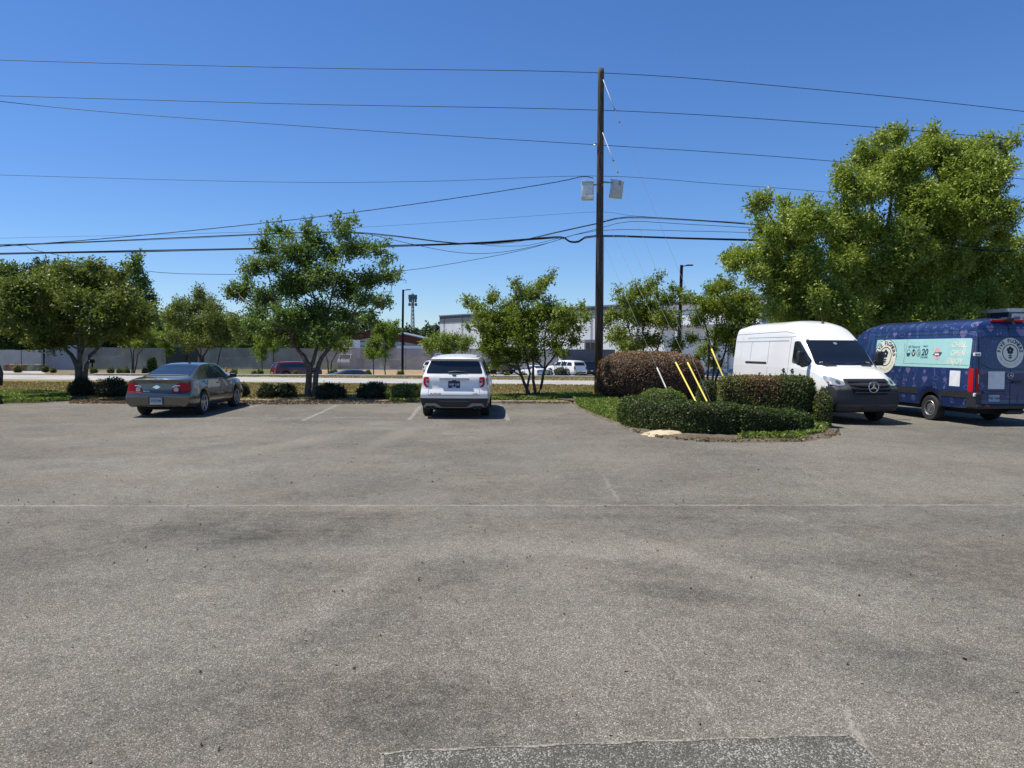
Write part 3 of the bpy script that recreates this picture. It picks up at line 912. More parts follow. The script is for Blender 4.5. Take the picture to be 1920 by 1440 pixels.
# ---- white panel van -------------------------------------------------------
def white_van():
    L = 5.93; wb = 3.66
    fy, ry = L - 1.0, L - 1.0 - wb
    def rule(c, f):
        x, y, z = c
        if y > L - .55 and z < .985 + max(0, (abs(x) - .55)) * .05 and not (y < L - .34 and z > .93): return 1
        if z < .50: return 1
        return 0
    v = Vehicle('panel_van', 'plain white high-roof panel van with black bumper and grille behind the hedges', 'van', (8.416, 24.82, 0), R(188), L, van_table(L), WHITEV,
                [(ry, .43, .36), (fy, .43, .36)], VAN_RO, VAN_FO, .9, .6, (.03, .19), (6, 2.4), body_rule=rule, extra=[GREYP], group='high-roof vans', under=(.3, .38))
    van_base(v, L, wb, 1)
    v.patch('bumper_cover', 'front', rnd([(-.915, .52), (.915, .52), (.925, .99), (.62, 1.03), (.56, 1.17), (-.56, 1.17), (-.62, 1.03), (-.925, .99)], .02), GREYP, .009, seg=.045)
    # grille with slats in a dark shell
    v.patch('grille_surround', 'front', rnd([(-.62, 1.165), (.62, 1.165), (.56, .80), (.40, .745), (-.40, .745), (-.56, .80)], .06), BLACKP, .022, seg=.045)
    g = v.patch('grille', 'front', rnd([(-.56, 1.135), (.56, 1.135), (.50, .81), (.37, .775), (-.37, .775), (-.50, .81)], .05), UNDER, .030, seg=.045)
    for z in (1.08, 1.0, .92, .84):
        sl = MB()
        w = .54 if z > .9 else .46
        pts = [v.project('front', x, z, .042) for x in np.linspace(-w, w, 15)]
        for a, b in zip(pts, pts[1:]): sl.bar(a, b, .035, .028)
        v.part('grille_slat', sl, SLATM, g)
    emblem_star(v, 'front', 0, .965, .135)
    v.patch('lower_intake', 'front', rnd([(-.52, .70), (.52, .70), (.50, .53), (-.50, .53)], .04), UNDER, .006)
    for sg in (1, -1):
        v.patch('fog_recess', 'front', rnd([(sg * .62, .66), (sg * .84, .70), (sg * .86, .60), (sg * .62, .57)], .03), UNDER, .006)
    v.lines('bumper_step', 'front', [[(-.84, .50), (.84, .50)]], .05, mat('worn_black_plastic', (.055, .058, .062), .6), .012)
    v.patch('plate_bracket', 'front', rr(-.24, .24, .38, .50, .015), BLACKP, .02)
    for sg in (1, -1):
        h = v.patch('headlight', 'front', rnd([(sg * .60, 1.07), (sg * .70, 1.15), (sg * .90, 1.24), (sg * .935, 1.19), (sg * .93, 1.03), (sg * .80, .985), (sg * .62, 1.0)], .03), CLEARL, .020, seg=.045)
        v.patch('headlight_lamp', 'front', circ(sg * .745, 1.075, .05), BLACK_IN, .026, parent=h)
        v.patch('indicator', 'front', rnd([(sg * .905, 1.07), (sg * .93, 1.1), (sg * .928, 1.03)], .008), AMBER, .026, parent=h)
        v.patch('bonnet_vent', 'top', rnd([(sg * .36, L - .90), (sg * .74, L - .99), (sg * .66, L - .84), (sg * .36, L - .80)], .02), BLACKP, .006)
        sd = 'right' if sg > 0 else 'left'
        v.lines('panel_gaps', sd, [[(L - 2.28, .5), (L - 2.28, 2.30)], [(L - 2.28, 2.30), (L - 1.95, 2.33), (L - 1.72, 2.22), (L - 1.02, 1.55), (L - .98, 1.2)], [(.95, 2.30), (L - 2.28, 2.30)],
                                   [(1.35, 2.16), (1.28, 2.12), (1.25, 1.50)], [(2.42, 1.50), (2.42, 2.2)], [(2.42, .55), (2.42, 1.40)], [(.06, 2.42), (L - 2.6, 2.46), (L - 2.2, 2.40)]], .012, SEAML)
        v.lines('pressed_rib_shadow', sd, [[(.15, 2.19), (3.55, 2.19)]], .03, mat('rib_shadow_paint', (.42, .43, .45), .5), .003)  # pressed rib drawn flat, its shadow put into a grey strip
        v.patch('door_rail', sd, rr(.95, 2.36, 1.50, 1.56, .015), BLACKP, .010)
        for y in (L - 2.5, L - 2.02):
            hd = v.patch('door_handle', sd, circ(y, 1.335, .085, 20, .062), UNDER, .005)
            mb = MB(); p = v.project(sd, y, 1.335, .02)
            mb.obox(p, (.012, 0, 0), (0, .085, 0), (0, 0, .014)); v.part('handle_bar', mb, CHROME, hd)
        v.lines('rub_strip', sd, [[(.1, .80), (L - .55, .80)]], .15, BLACKP, .008) if False else None
        mirror_part(v, sg, L - 1.25, 1.56, .22, .40, .16, BLACKP, d=.14)
    # wipers, aerial
    a = MB(); p = v.project('top', -.1, L - 2.35, 0)
    a.lathe([(.05, 0), (.035, .03), (.012, .075), (.001, .08)], p, 'z', 12); a.tube([p + Vector((0, 0, .05)), p + Vector((0, -.16, .42))], .006, 5)
    v.part('aerial', a, BLACKP)
    w = MB()
    for x0, x1 in ((-.62, .02), (.05, .70)):
        w.tube([v.project('front', x, 1.545 + .02 * math.sin(i), .02) for i, x in enumerate(np.linspace(x0, x1, 6))], .009, 5)
    v.part('wiper', w, BLACKP)
    v.patch('mirror_mount', 'front', rr(-.05, .05, 2.08, 2.14, .02), CLEARL, .008)
    v.patch('dashboard_glow', 'front', rnd([(.25, 1.56), (.75, 1.56), (.70, 1.66), (.35, 1.70)], .04), mat('dash_cover', (.05, .06, .06), .6), .007) if False else None
    return v

# ---- doodles of the wrapped van -------------------------------------------
def dood_heart(u, v, s):
    p = [(u + s * .055 * 16 * math.sin(t) ** 3 * .6, v + s * .035 * (13 * math.cos(t) - 5 * math.cos(2 * t) - 2 * math.cos(3 * t) - math.cos(4 * t))) for t in np.linspace(0, 2 * math.pi, 26)[:-1]]
    return [p], []
def dood_star(u, v, s, fill=True):
    p = [(u + s * (.5 if k % 2 == 0 else .22) * math.cos(R(90 + 36 * k)), v + s * (.5 if k % 2 == 0 else .22) * math.sin(R(90 + 36 * k))) for k in range(10)]
    return ([p], []) if fill else ([], [p + p[:1]])
def dood_flower(u, v, s):
    return [], [[(u + s * (.36 + .12 * math.cos(5 * t)) * math.cos(t), v + s * (.36 + .12 * math.cos(5 * t)) * math.sin(t)) for t in np.linspace(0, 2 * math.pi, 41)],
                circ(u, v, s * .1, 10) + circ(u, v, s * .1, 10)[:1], [(u, v + s * .12), (u, v + s * .38)], [(u + s * .1, v - s * .06), (u + s * .3, v - s * .2)], [(u - s * .1, v - s * .06), (u - s * .3, v - s * .2)]]
def dood_rose(u, v, s):
    sp = [(u + s * (.05 + .06 * t) * math.cos(2.4 * t), v + s * (.05 + .06 * t) * math.sin(2.4 * t)) for t in np.linspace(0, 6.5, 46)]
    out = [(u + s * .5 * (1 + .1 * math.cos(7 * t)) * math.cos(t), v + s * .5 * (1 + .1 * math.cos(7 * t)) * math.sin(t)) for t in np.linspace(0, 2 * math.pi, 36)]
    return [], [sp, out]
def dood_tree(u, v, s):
    ln = []
    for k in range(4):
        z = v + s * (.5 - .28 * k); w = s * (.12 + .09 * k)
        ln.append([(u, z + s * .1), (u - w, z - s * .22), (u - w * .45, z - s * .18), (u + w * .45, z - s * .18), (u + w, z - s * .22), (u, z + s * .1)])
    return [[(u - s * .06, v - s * .88), (u + s * .06, v - s * .88), (u + s * .06, v - s * .6), (u - s * .06, v - s * .6)]], ln
def dood_wave(u, v, s):
    a = [(u - s * .9 + 1.1 * s * t, v - s * .2 + s * .45 * t * t) for t in np.linspace(0, 1, 9)]
    b = [(u + s * .2 + s * .3 * math.sin(t) * (1 - t * .12), v + s * .0 + s * .28 * math.cos(t) * (1 - t * .12)) for t in np.linspace(-.3, 4.4, 16)]
    return [], [a + b, [(u + s * .3 + s * .12 * k, v - s * .3 + s * .1 * math.sin(k * 1.7)) for k in range(6)]]
def dood_bottle(u, v, s, a=.5):
    P = [(-.12, -.5), (.12, -.5), (.12, .1), (.05, .25), (.05, .5), (-.05, .5), (-.05, .25), (-.12, .1)]
    r = lambda q: (u + s * (q[0] * math.cos(a) - q[1] * math.sin(a)), v + s * (q[0] * math.sin(a) + q[1] * math.cos(a)))
    P = [r(q) for q in P]
    return [[r((-.10, -.48)), r((.10, -.48)), r((.10, -.1)), r((-.10, -.1))]], [P + P[:1]]
def dood_umbrella(u, v, s):
    arc = [(u + s * .5 * math.cos(t), v + s * .42 * math.sin(t)) for t in np.linspace(0, math.pi, 14)]
    return [[(u, v)] + arc[3:7], [(u, v)] + arc[9:13]], [arc + [arc[0]], [(u, v), (u - s * .15, v - s * .5)], [(u, v), arc[3]], [(u, v), arc[10]]]
def dood_board(u, v, s):
    o = [(u + s * .1 * math.sin(t) + s * .1 * math.cos(t), v + s * .55 * math.cos(t)) for t in np.linspace(0, 2 * math.pi, 22)]
    return [], [o, [(u - s * .1, v - s * .5), (u + s * .1, v + s * .5)]]
def dood_hut(u, v, s):
    return [], [[(u - s * .35, v - s * .4), (u - s * .35, v + s * .05), (u, v + s * .45), (u + s * .35, v + s * .05), (u + s * .35, v - s * .4)], [(u - s * .12, v - s * .4), (u - s * .12, v - s * .05), (u + s * .12, v - s * .05), (u + s * .12, v - s * .4)]]
def dood_cloud(u, v, s):
    return [], [[(u + s * .55 * math.cos(t) * (1 + .1 * math.cos(6 * t)), v + s * .26 * math.sin(t) * (1 + .2 * math.cos(6 * t))) for t in np.linspace(0, 2 * math.pi, 34)]]
def dood_cherry(u, v, s):
    return [circ(u - s * .2, v - s * .25, s * .15, 12), circ(u + s * .2, v - s * .3, s * .15, 12)], [[(u - s * .2, v - s * .1), (u + s * .05, v + s * .4), (u + s * .2, v - s * .15)]]
def dood_note(u, v, s):
    return [circ(u - s * .2, v - s * .3, s * .14, 12), circ(u + s * .25, v - s * .22, s * .14, 12)], [[(u - s * .07, v - s * .3), (u - s * .07, v + s * .35), (u + s * .38, v + s * .42), (u + s * .38, v - s * .22)]]
def dood_can(u, v, s):
    return [[(u - s * .15, v - s * .1), (u + s * .15, v - s * .1), (u + s * .15, v + s * .1), (u - s * .15, v + s * .1)]], [[(u - s * .2, v - s * .4), (u + s * .2, v - s * .4), (u + s * .2, v + s * .4), (u - s * .2, v + s * .4), (u - s * .2, v - s * .4)]]
DOODS = [dood_heart, dood_flower, dood_wave, dood_star, dood_rose, dood_bottle, dood_hut, dood_cherry, dood_cloud, dood_umbrella, dood_note, dood_board, dood_can]

def doodles(v, view, spots, name='doodle_print'):
    fills, lns = [], []
    for (fn, u, z, sz) in spots:
        a, b = fn(u, z, sz)
        fills += a; lns += b
    V, Fc = v.flat(fills, .12)
    for q in v.strokes(lns, .011, .1):
        b = len(V); V += q; Fc.append((b, b + 1, b + 2, b + 3))
    mb = MB()
    nf = len(Fc)
    mb.add([v.project(view, u, w, .0045) for u, w in V], Fc)
    fill_n = sum(1 for f in Fc if len(f) == 3)
    mb.m = [1 if len(f) == 3 else 0 for f in Fc]
    return mb.build(name, [LAV, PINKL], v.root, shift=v.sh)

def badge(v, view, u, z, r, mirror, ink=BLACK_IN, rim=True):
    """round cream badge: name round the top, a flower on a stem inside a ring"""
    if rim:
        b0 = v.patch('badge_rim', view, circ(u, z, r * 1.07, 44), TEALINK, .006)
    b = v.patch('badge', view, circ(u, z, r, 44), CREAM, .008)
    mb = MB(); V, Fc = [], []
    sg = -1 if mirror else 1
    def place(poly_v, poly_f):
        k = len(V); V.extend([(u + sg * a, z + c) for a, c in poly_v]); Fc.extend([tuple(k + i for i in f) for f in poly_f])
    def ringtext(txt, rad, a0, a1, size, bold, top=True):
        for i, ch in enumerate(txt):
            if ch == ' ': continue
            a = a0 + (a1 - a0) * i / (len(txt) - 1)
            gv, gf = glyphs(ch, size, 0, bold)
            rot = a - math.pi / 2 if top else a + math.pi / 2
            ca, sa = math.cos(rot), math.sin(rot)
            place([(rad * math.cos(a) + x * ca - y * sa, rad * math.sin(a) + x * sa + y * ca) for x, y in gv], gf)
    ringtext('FIVE FLOWERS', r * .80, R(172), R(8), r * .34, .035)
    n = 40
    o = [(r * .585 * math.cos(2 * math.pi * k / n), r * .585 * math.sin(2 * math.pi * k / n)) for k in range(n)]
    i_ = [(r * .53 * math.cos(2 * math.pi * k / n), r * .53 * math.sin(2 * math.pi * k / n)) for k in range(n)]
    place(o + i_, [(k, (k + 1) % n, n + (k + 1) % n, n + k) for k in range(n)])
    for k in range(5):
        a = R(90 + 72 * k)
        c = circ(r * .15 * math.cos(a), r * .17 + r * .15 * math.sin(a), r * .115, 12); place(c, [tuple(range(12))])
    c = circ(0, r * .17, r * .1, 10); place(c, [tuple(range(10))])
    for (x0, x1, y0, y1) in ((-.025, .025, -.42, .1), (-.14, -.03, -.22, -.15), (.03, .14, -.22, -.15), (-.14, -.03, -.35, -.28), (.03, .14, -.35, -.28)):
        place([(r * x0, r * y0), (r * x1, r * y0), (r * x1, r * y1), (r * x0, r * y1)], [(0, 1, 2, 3)])
    v.shape('badge_print', view, V, Fc, ink, .010, parent=b)
    V, Fc = [], []
    ringtext('HEMP INFUSED BEVERAGE', r * .80, R(200), R(340), r * .15, .01, top=False)
    v.shape('badge_small_print', view, V, Fc, GOLDI, .010, parent=b)
    c = circ(u, z + r * .17, r * .045, 10)
    v.patch('flower_centre', view, c, CREAM, .012, parent=b)
    return b

def blue_van():
    L = 7.3; wb = 4.66
    fy, ry = L - 1.0, L - 1.0 - wb
    v = Vehicle('panel_van', 'navy blue van wrapped in doodles with a mint side band, parked beside the white van', 'van', (11.74 + .99 + .03, 18.6 + .1132, 0), R(7.2), L, van_table(L), NAVY,
                [(ry, .43, .36), (fy, .43, .36)], VAN_RO, VAN_FO, .9, .6, (.03, .19), (6, 2.4), extra=[GREYP], body_rule=lambda c, f: 1 if (c[1] > L - .5 and c[2] < .98) else 0, group='high-roof vans', under=(.3, .38))
    van_base(v, L, wb, 1)
    for sd in ('left', 'right'):
        for seg_ in ([(.05, .79), (ry - .44, .79)], [(ry + .44, .79), (fy - .45, .79)]): v.lines('rub_strip', sd, [seg_], .165, BLACKP, .009)
        st = [(ry + .44 * math.cos(a), .36 + .46 * math.sin(a)) for a in np.linspace(0.1, math.pi - .1, 18)]
        v.lines('arch_trim', sd, [st], .07, BLACKP, .008)
        v.lines('panel_gaps', sd, [[(.14, .5), (.14, 2.5)], [(2.82, .55), (2.82, 2.36)], [(4.25, .55), (4.25, 2.36)], [(.14, 2.36), (4.3, 2.36)], [(.2, 2.46), (4.6, 2.48)], [(.12, .70), (ry - .45, .70)]], .012, SEAM, .006)
    band = v.patch('mint_side_band', 'left', rnd([(4.15, 1.47), (.22, 1.47), (.22, 2.25), (4.15, 2.25)], .06), MINT, .006)
    v.lines('band_crease', 'left', [[(2.72, 2.25), (2.80, 1.55), (.25, 1.55)]], .008, TEALINK, .0075, parent=band)
    tx = lambda n, t, u, z, sz, m, **k: v.text(n, 'left', t, u, z, sz, m, mirror=True, parent=band, off=.009, **k)
    tx('slogan_lettering', 'CHILL.', .64, 2.08, .20, CREAM, shear=.25, bold=.03)
    tx('slogan_lettering', 'OPEN.', .66, 1.86, .20, CREAM, shear=.25, bold=.03)
    tx('slogan_lettering', 'ENJOY.', .74, 1.64, .20, CREAM, shear=.25, bold=.03)
    tx('small_lettering', 'All Natural', 2.42, 2.03, .115, TEALINK, shear=.3)
    tx('calorie_number', '20', 1.94, 1.87, .26, TEALINK, shear=.15, bold=.03)
    tx('small_lettering', 'ONLY', 1.93, 2.045, .07, TEALINK, shear=.15, bold=.02)
    tx('small_lettering', 'CALORIES', 1.95, 1.735, .068, TEALINK, shear=.15, bold=.02)
    for u, kind in ((2.62, 0), (2.40, 1), (2.19, 2)):
        if kind == 0:
            v.patch('round_mark', 'left', [(u + .075 * math.cos(a), 1.855 + .1 * math.sin(a)) for a in np.linspace(math.pi, 2 * math.pi, 14)], TEALINK, .009, parent=band)
            v.lines('round_mark', 'left', [circ(u, 1.855, .078, 18, .1) + [(u + .078, 1.855)]], .012, TEALINK, .009, parent=band)
        if kind == 1:
            c = v.patch('round_mark', 'left', circ(u, 1.86, .082, 20, .105), TEALINK, .009, parent=band)
            v.lines('round_mark', 'left', [[(u + .04, 1.91), (u, 1.80), (u - .045, 1.915)]], .022, CREAM, .012, parent=band)
        if kind == 2:
            v.lines('round_mark', 'left', [circ(u, 1.86, .078, 20, .1) + [(u + .078, 1.86)], circ(u, 1.86, .05, 14, .066)[3:], [(u - .05, 1.86), (u + .01, 1.86)], [(u + .03, 1.93), (u - .02, 1.80)]], .012, TEALINK, .009, parent=band)
    pc = v.patch('pink_disc', 'left', circ(1.43, 1.84, .13, 28, .165), PINK, .009, parent=band)
    v.patch('flying_mark', 'left', [(1.62, 1.80), (1.55, 1.84), (1.53, 1.875), (1.28, 1.885), (1.24, 1.87), (1.29, 1.83), (1.31, 1.79), (1.40, 1.775), (1.43, 1.75), (1.46, 1.78), (1.54, 1.80)], TEALINK, .0115, parent=band)
    v.patch('flying_mark', 'left', rr(1.35, 1.52, 1.80, 1.85, .02), CREAM, .013, parent=band)
    badge(v, 'left', 3.66, 1.74, .50, True)
    v.patch('white_sticker', 'left', rr(.50, .88, .99, 1.40, .012), WHITE_IN, .008)
    # doodles
    side = []
    k = 0
    for (z, u0, u1, st, sz) in ((2.60, .30, 6.3, .36, .17), (2.40, .50, 6.3, .36, .19), (1.36, 1.12, 6.2, .36, .18), (1.16, 1.05, 6.2, .38, .20), (.97, .25, 6.2, .42, .18), (.60, .35, 6.0, .40, .15)):
        u = u0
        while u < u1:
            fn = DOODS[(k * 5) % len(DOODS)]
            if not (abs(u - ry) < .55 and z < .9) and not (.42 < u < .98 and .9 < z < 1.5) and not (1.3 < z < 1.36 and u < .9):
                side.append((fn, u, z + rng.uniform(-.03, .03), sz * rng.uniform(.9, 1.15)))
            k += 1; u += st * rng.uniform(.85, 1.15)
    side += [(dood_heart, .55, 2.36, .25), (dood_rose, .08, 2.2, .26), (dood_star, .30, 1.36, .14)]
    doodles(v, 'left', side)
    doodles(v, 'right', [(DOODS[(i * 3) % 13], .5 + .55 * (i % 10), (2.4, 1.9, 1.3)[i // 10], .25) for i in range(30)])
    # rear
    rearspots = [(dood_rose, -.80, 2.32, .26), (dood_note, -.30, 2.42, .22), (dood_heart, -.52, 2.5, .2), (dood_tree, -.66, 2.02, .30), (dood_wave, -.45, 1.62, .28), (dood_cherry, -.45, 2.22, .22), (dood_hut, -.12, 2.32, .2),
                 (dood_star, -.80, 1.40, .22), (dood_bottle, -.82, 1.14, .28), (dood_umbrella, -.80, .95, .30), (dood_can, -.05, .75, .22), (dood_flower, -.62, .70, .2), (dood_heart, .35, 2.42, .3), (dood_wave, .6, 1.7, .3), (dood_flower, .5, 1.2, .3),
                 (dood_star, .7, 2.1, .22), (dood_board, .25, .75, .3), (dood_bottle, .75, 1.4, .3), (dood_umbrella, .6, .8, .3), (dood_cloud, -.52, 1.93, .18), (dood_flower, .02, 1.08, .24)]
    doodles(v, 'rear', rearspots)
    v.lines('panel_gaps', 'rear', [[(0, .56), (0, 2.56)], [(-.86, .56), (-.86, 2.5), (.86, 2.5)], [(-.80, 2.22), (-.74, 2.30), (-.05, 2.30)], [(-.80, 1.58), (-.55, 1.46), (-.03, 1.46)], [(.05, 2.30), (.74, 2.30), (.80, 2.22)], [(-.88, .56), (.88, .56)], [(.05, 1.46), (.55, 1.46), (.8, 1.58)], [(.86, .56), (.86, 2.5)]], .012, SEAM, .006)
    badge(v, 'rear', .0, 1.875, .385, False, rim=False)
    v.patch('white_sticker', 'rear', rr(-.62, -.16, .95, 1.40, .012), WHITE_IN, .008)
    for sg in (-1, 1):
        sd = 'left' if sg < 0 else 'right'
        t = v.patch('tail_light', 'rear', rr(min(sg * .865, sg * .945), max(sg * .865, sg * .945), .86, 1.47, .02), REDL, .012, seg=.04)
        v.patch('tail_light_side', sd, rr(.055, .22, .86, 1.47, .02), REDL, .012, seg=.05, parent=t)
        v.patch('reflector', 'rear', rr(min(sg * .87, sg * .895), max(sg * .87, sg * .895), 1.08, 1.32, .01), CLEARL, .016, parent=t)
        for z in (1.83, .80):
            mb = MB(); p = v.project('rear', sg * .90, z, .02)
            mb.box(p.x - .11, p.x + .08, p.y - .03, p.y + .03, p.z - .045, p.z + .045, 0, .015)
            for dx in (-.05, 0.01): mb.box(p.x + dx - .012, p.x + dx + .012, p.y - .036, p.y + .03, p.z - .02, p.z + .02, 1)
            v.part('door_hinge', mb, [WHITE_IN, BLACKP])
    emblem_star(v, 'rear', .0, 1.30, .075)
    mb = MB(); p = v.project('rear', -.42, .87, .02); mb.box(p.x - .34, p.x + .30, p.y - .03, p.y + .05, p.z - .03, p.z + .03, 0, .02); v.part('plate_lamp_bar', mb, NAVY)
    pl = v.patch('number_plate', 'rear', rr(-.60, -.29, .63, .80, .01), PL_BLUE, .012)
    v.text('plate_number', 'rear', 'PAE 7660', -.445, .715, .088, BLACK_IN, bold=.01, off=.016, parent=pl)
    mb = MB(); p = v.project('rear', .18, 1.13, .02); mb.box(p.x - .13, p.x + .10, p.y - .035, p.y + .02, p.z - .03, p.z + .03, 0, .015); v.part('door_handle', mb, BLACKP)
    mb = MB()
    mb.box(-.97, .97, -.09, .16, .44, .55, 0, .03)
    mb.box(-.99, -.80, -.06, .3, .44, .86, 0, .05); mb.box(.80, .99, -.06, .3, .44, .86, 0, .05)
    bpz = v.part('rear_bumper', mb, BLACKP)
    mb = MB(); mb.box(-.78, -.62, -.095, -.085, .485, .52); mb.box(.62, .78, -.095, -.085, .485, .52); v.part('bumper_reflector', mb, REDL2, bpz)
    mb = MB(); mb.box(-.05, .35, -.02, .5, .30, .40); mb.tube([(-.1, -.02, .36), (.5, -.02, .36)], .03, 8); v.part('tow_bracket', mb, BLACKP)
    # rear camera and marker lamp on the roof edge
    mb = MB(); p = v.project('top', 0, .22, .02); mb.box(-.12, .12, p.y - .16, p.y + .06, p.z - .05, p.z + .05, 0, .03); mb.bar((0, p.y - .1, p.z - .02), (.09, p.y - .2, p.z - .12), .05, .04)
    v.part('roof_camera', mb, BLACKP)
    mb = MB(); mb.box(-.46, .46, p.y - .07, p.y - .01, p.z - .06, p.z - .005, 0, .012); v.part('brake_lamp', mb, REDL)
    for sg in (1, -1): mirror_part(v, sg, L - 1.25, 1.56, .22, .40, .16, BLACKP, d=.14)
    return v
TAUPE = paint('taupe_metallic', (.135, .130, .112), metal=.7, rough=.24)
WHITES = paint('white_suv_paint', (.86, .83, .77), var=.03)
SEDAN_RO = [(.22, .10), (.30, .03), (.40, 0), (.60, -.015), (.645, .0), (.665, .055), (.95, .07), (1.02, .045), (1.05, .06), (1.09, .08)]
SEDAN_FO = [(.2, -.1), (.35, -.02), (.5, 0), (.65, -.06), (.8, -.12)]
SUV_RO = [(.25, .10), (.36, .02), (.52, -.01), (.58, -.01), (.66, -.03), (.75, -.012), (.81, .035), (.88, .062), (1.08, .068), (1.17, .09), (1.25, .135), (1.62, .36), (1.645, .29), (1.68, .27), (1.74, .36)]
SUV_FO = [(.3, -.08), (.5, 0), (.8, 0), (.95, -.06), (1.1, -.1)]

def plate(v, view, u, z, txt, bg, ink, w=.31, h=.155, size=.085, mirror=False, name='number_plate'):
    p = v.patch(name, view, rr(u - w / 2, u + w / 2, z - h / 2, z + h / 2, .012), bg, .012)
    v.text('plate_number', view, txt, u, z, size, ink, mirror=mirror, bold=.012, off=.016, parent=p)
    return p

def sedan():
    L = 4.87; ry, fy = 1.03, 3.88
    v = Vehicle('sedan', 'taupe grey sedan with round lamps in its red tail lights, parked under the crape myrtles', 'car', (-9.60, 19.75, 0), R(3), L, SEDAN, TAUPE,
                [(ry, .37, .33), (fy, .37, .33)], SEDAN_RO, SEDAN_FO, 1.0, .8, (.09, .16), (3.2, 2.2), sub=7, under=(.25, .26), body_rule=lambda c, f: 1 if (c[2] < .29 and c[1] < .25) else 0, extra=[BLACKP], roof_flat=(.86, .60))
    for y in (ry, fy):
        for sg in (1, -1): v.wheel(y, sg, .335, .225, .885, 'five', ALLOY, .70)
    v.patch('rear_window', 'top', rnd([(-.61, .66), (.61, .66), (.50, 1.62), (-.50, 1.62)], .06), GLASSB, .005)
    v.patch('windscreen', 'top', rnd([(-.66, 3.80), (.66, 3.80), (.53, 3.02), (-.53, 3.02)], .05), GLASSB, .005)
    for sd, sg in (('left', -1), ('right', 1)):
        fr = v.patch('window_trim', sd, rnd([(1.50, 1.01), (1.62, 1.30), (1.78, 1.365), (2.35, 1.385), (2.9, 1.365), (3.12, 1.31), (3.62, .985)], .05), CHROME if sd == 'right' else CHROME, .003)
        v.patch('side_window', sd, rnd([(1.545, 1.025), (1.655, 1.285), (1.80, 1.345), (2.30, 1.365), (2.315, 1.005)], .03), GLASSB, .006, parent=fr)
        v.patch('side_window', sd, rnd([(2.40, 1.003), (2.385, 1.365), (2.88, 1.345), (3.08, 1.29), (3.52, .995)], .03), GLASSB, .006, parent=fr)
        v.lines('panel_gaps', sd, [[(1.46, .55), (1.62, .75), (1.66, 1.02)], [(2.36, .30), (2.36, 1.0)], [(3.45, .30), (3.50, .6), (3.42, .97)], [(1.5, .29), (3.45, .29)]], .010, SEAM, .003)
        v.lines('sill_line', sd, [[(1.45, .36), (3.5, .36)]], .016, mat('sill_chrome', (.30, .29, .28), .3, .8), .004) if False else None
        for y in (2.22, 3.28):
            mb = MB()
            p, q = v.project(sd, y - .09, .86, .02), v.project(sd, y + .09, .86, .02)
            mb.bar(p, q, .02, .03); v.part('door_handle', mb, TAUPE)
        mirror_part(v, sg, 3.36, .99, .20, .13, .06, BLACKP)
        v.text('side_lettering', sd, 'LTZ', .42, .80, .075, CHROME, mirror=(sd == 'left'), bold=.02)
        h = v.patch('headlight', 'front', rnd([(sg * .40, .66), (sg * .72, .70), (sg * .76, .62), (sg * .45, .57)], .03), CLEARL, .006)
        tl = v.patch('tail_light', 'rear', rnd([(sg * .83, .685), (sg * .82, .86), (sg * .75, .945), (sg * .605, .945), (sg * .585, .875), (sg * .445, .855), (sg * .395, .79), (sg * .40, .675)], .03), REDL2, .010, seg=.045)
        v.patch('tail_light_side', sd, rnd([(.0, .685), (.0, .93), (.16, .95), (.10, .70)], .02), REDL2, .008, parent=tl)
        v.patch('reversing_lamp', 'rear', circ(sg * .50, .765, .062, 22), CLEARL, .014, parent=tl, seg=.04)
        v.patch('lamp_ring', 'rear', circ(sg * .50, .765, .03, 14), mat('lamp_core_%d' % (sg + 2), (.5, .28, .27), .15, coat=1), .017, parent=tl, seg=.04)
        v.lines('lamp_trim', 'rear', [[(sg * .59, .868), (sg * .46, .862), (sg * .41, .82)]], .016, CHROME, .014, parent=tl)
    v.lines('panel_gaps', 'rear', [[(-.78, .66), (.78, .66)], [(-.60, .66), (-.61, .985)], [(.60, .66), (.61, .985)], [(-.76, .305), (-.5, .33), (.5, .33), (.76, .305)]], .010, SEAM, .004)
    v.patch('lower_valance', 'rear', rnd([(-.66, .315), (.66, .315), (.60, .20), (-.60, .20)], .03), BLACKP, .006)
    v.patch('emblem', 'rear', [(-.095, .845), (-.045, .845), (-.04, .875), (.05, .875), (.045, .845), (.095, .845), (.085, .81), (.04, .81), (.035, .785), (-.05, .785), (-.045, .81), (-.105, .81)], CHROME, .014)
    v.text('boot_lettering', 'rear', 'Malibu', -.27, .71, .07, CHROME, bold=.015)
    pf = v.patch('plate_recess', 'rear', rr(-.21, .21, .34, .575, .03), mat('recess_shade', (.06, .055, .048), .5), .004)  # recess drawn flat, its shade put into a darker body colour
    plate(v, 'rear', 0, .465, '276 7CM', PL_BLUE, BLACK_IN, .32, .18, .070)
    v.patch('plate_frame', 'rear', rr(-.165, .165, .372, .395, .005), CHROME, .018)
    mb = MB(); p = v.project('top', .12, 1.95, 0)
    mb.lathe([(.05, 0), (.04, .02), (.015, .03), (.001, .035)], p, 'z', 12); mb.tube([p + Vector((0, 0, .02)), p + Vector((0, -.07, .10))], .008, 5); v.part('aerial', mb, BLACKP)
    # wheel-arch lips read as dark gaps; interior headrests show through the rear window
    mb = MB(); mb.tube([v.project('top', x, .66, .008) for x in np.linspace(-.58, .58, 9)], .012, 5); v.part('window_seal', mb, BLACKP)
    return v

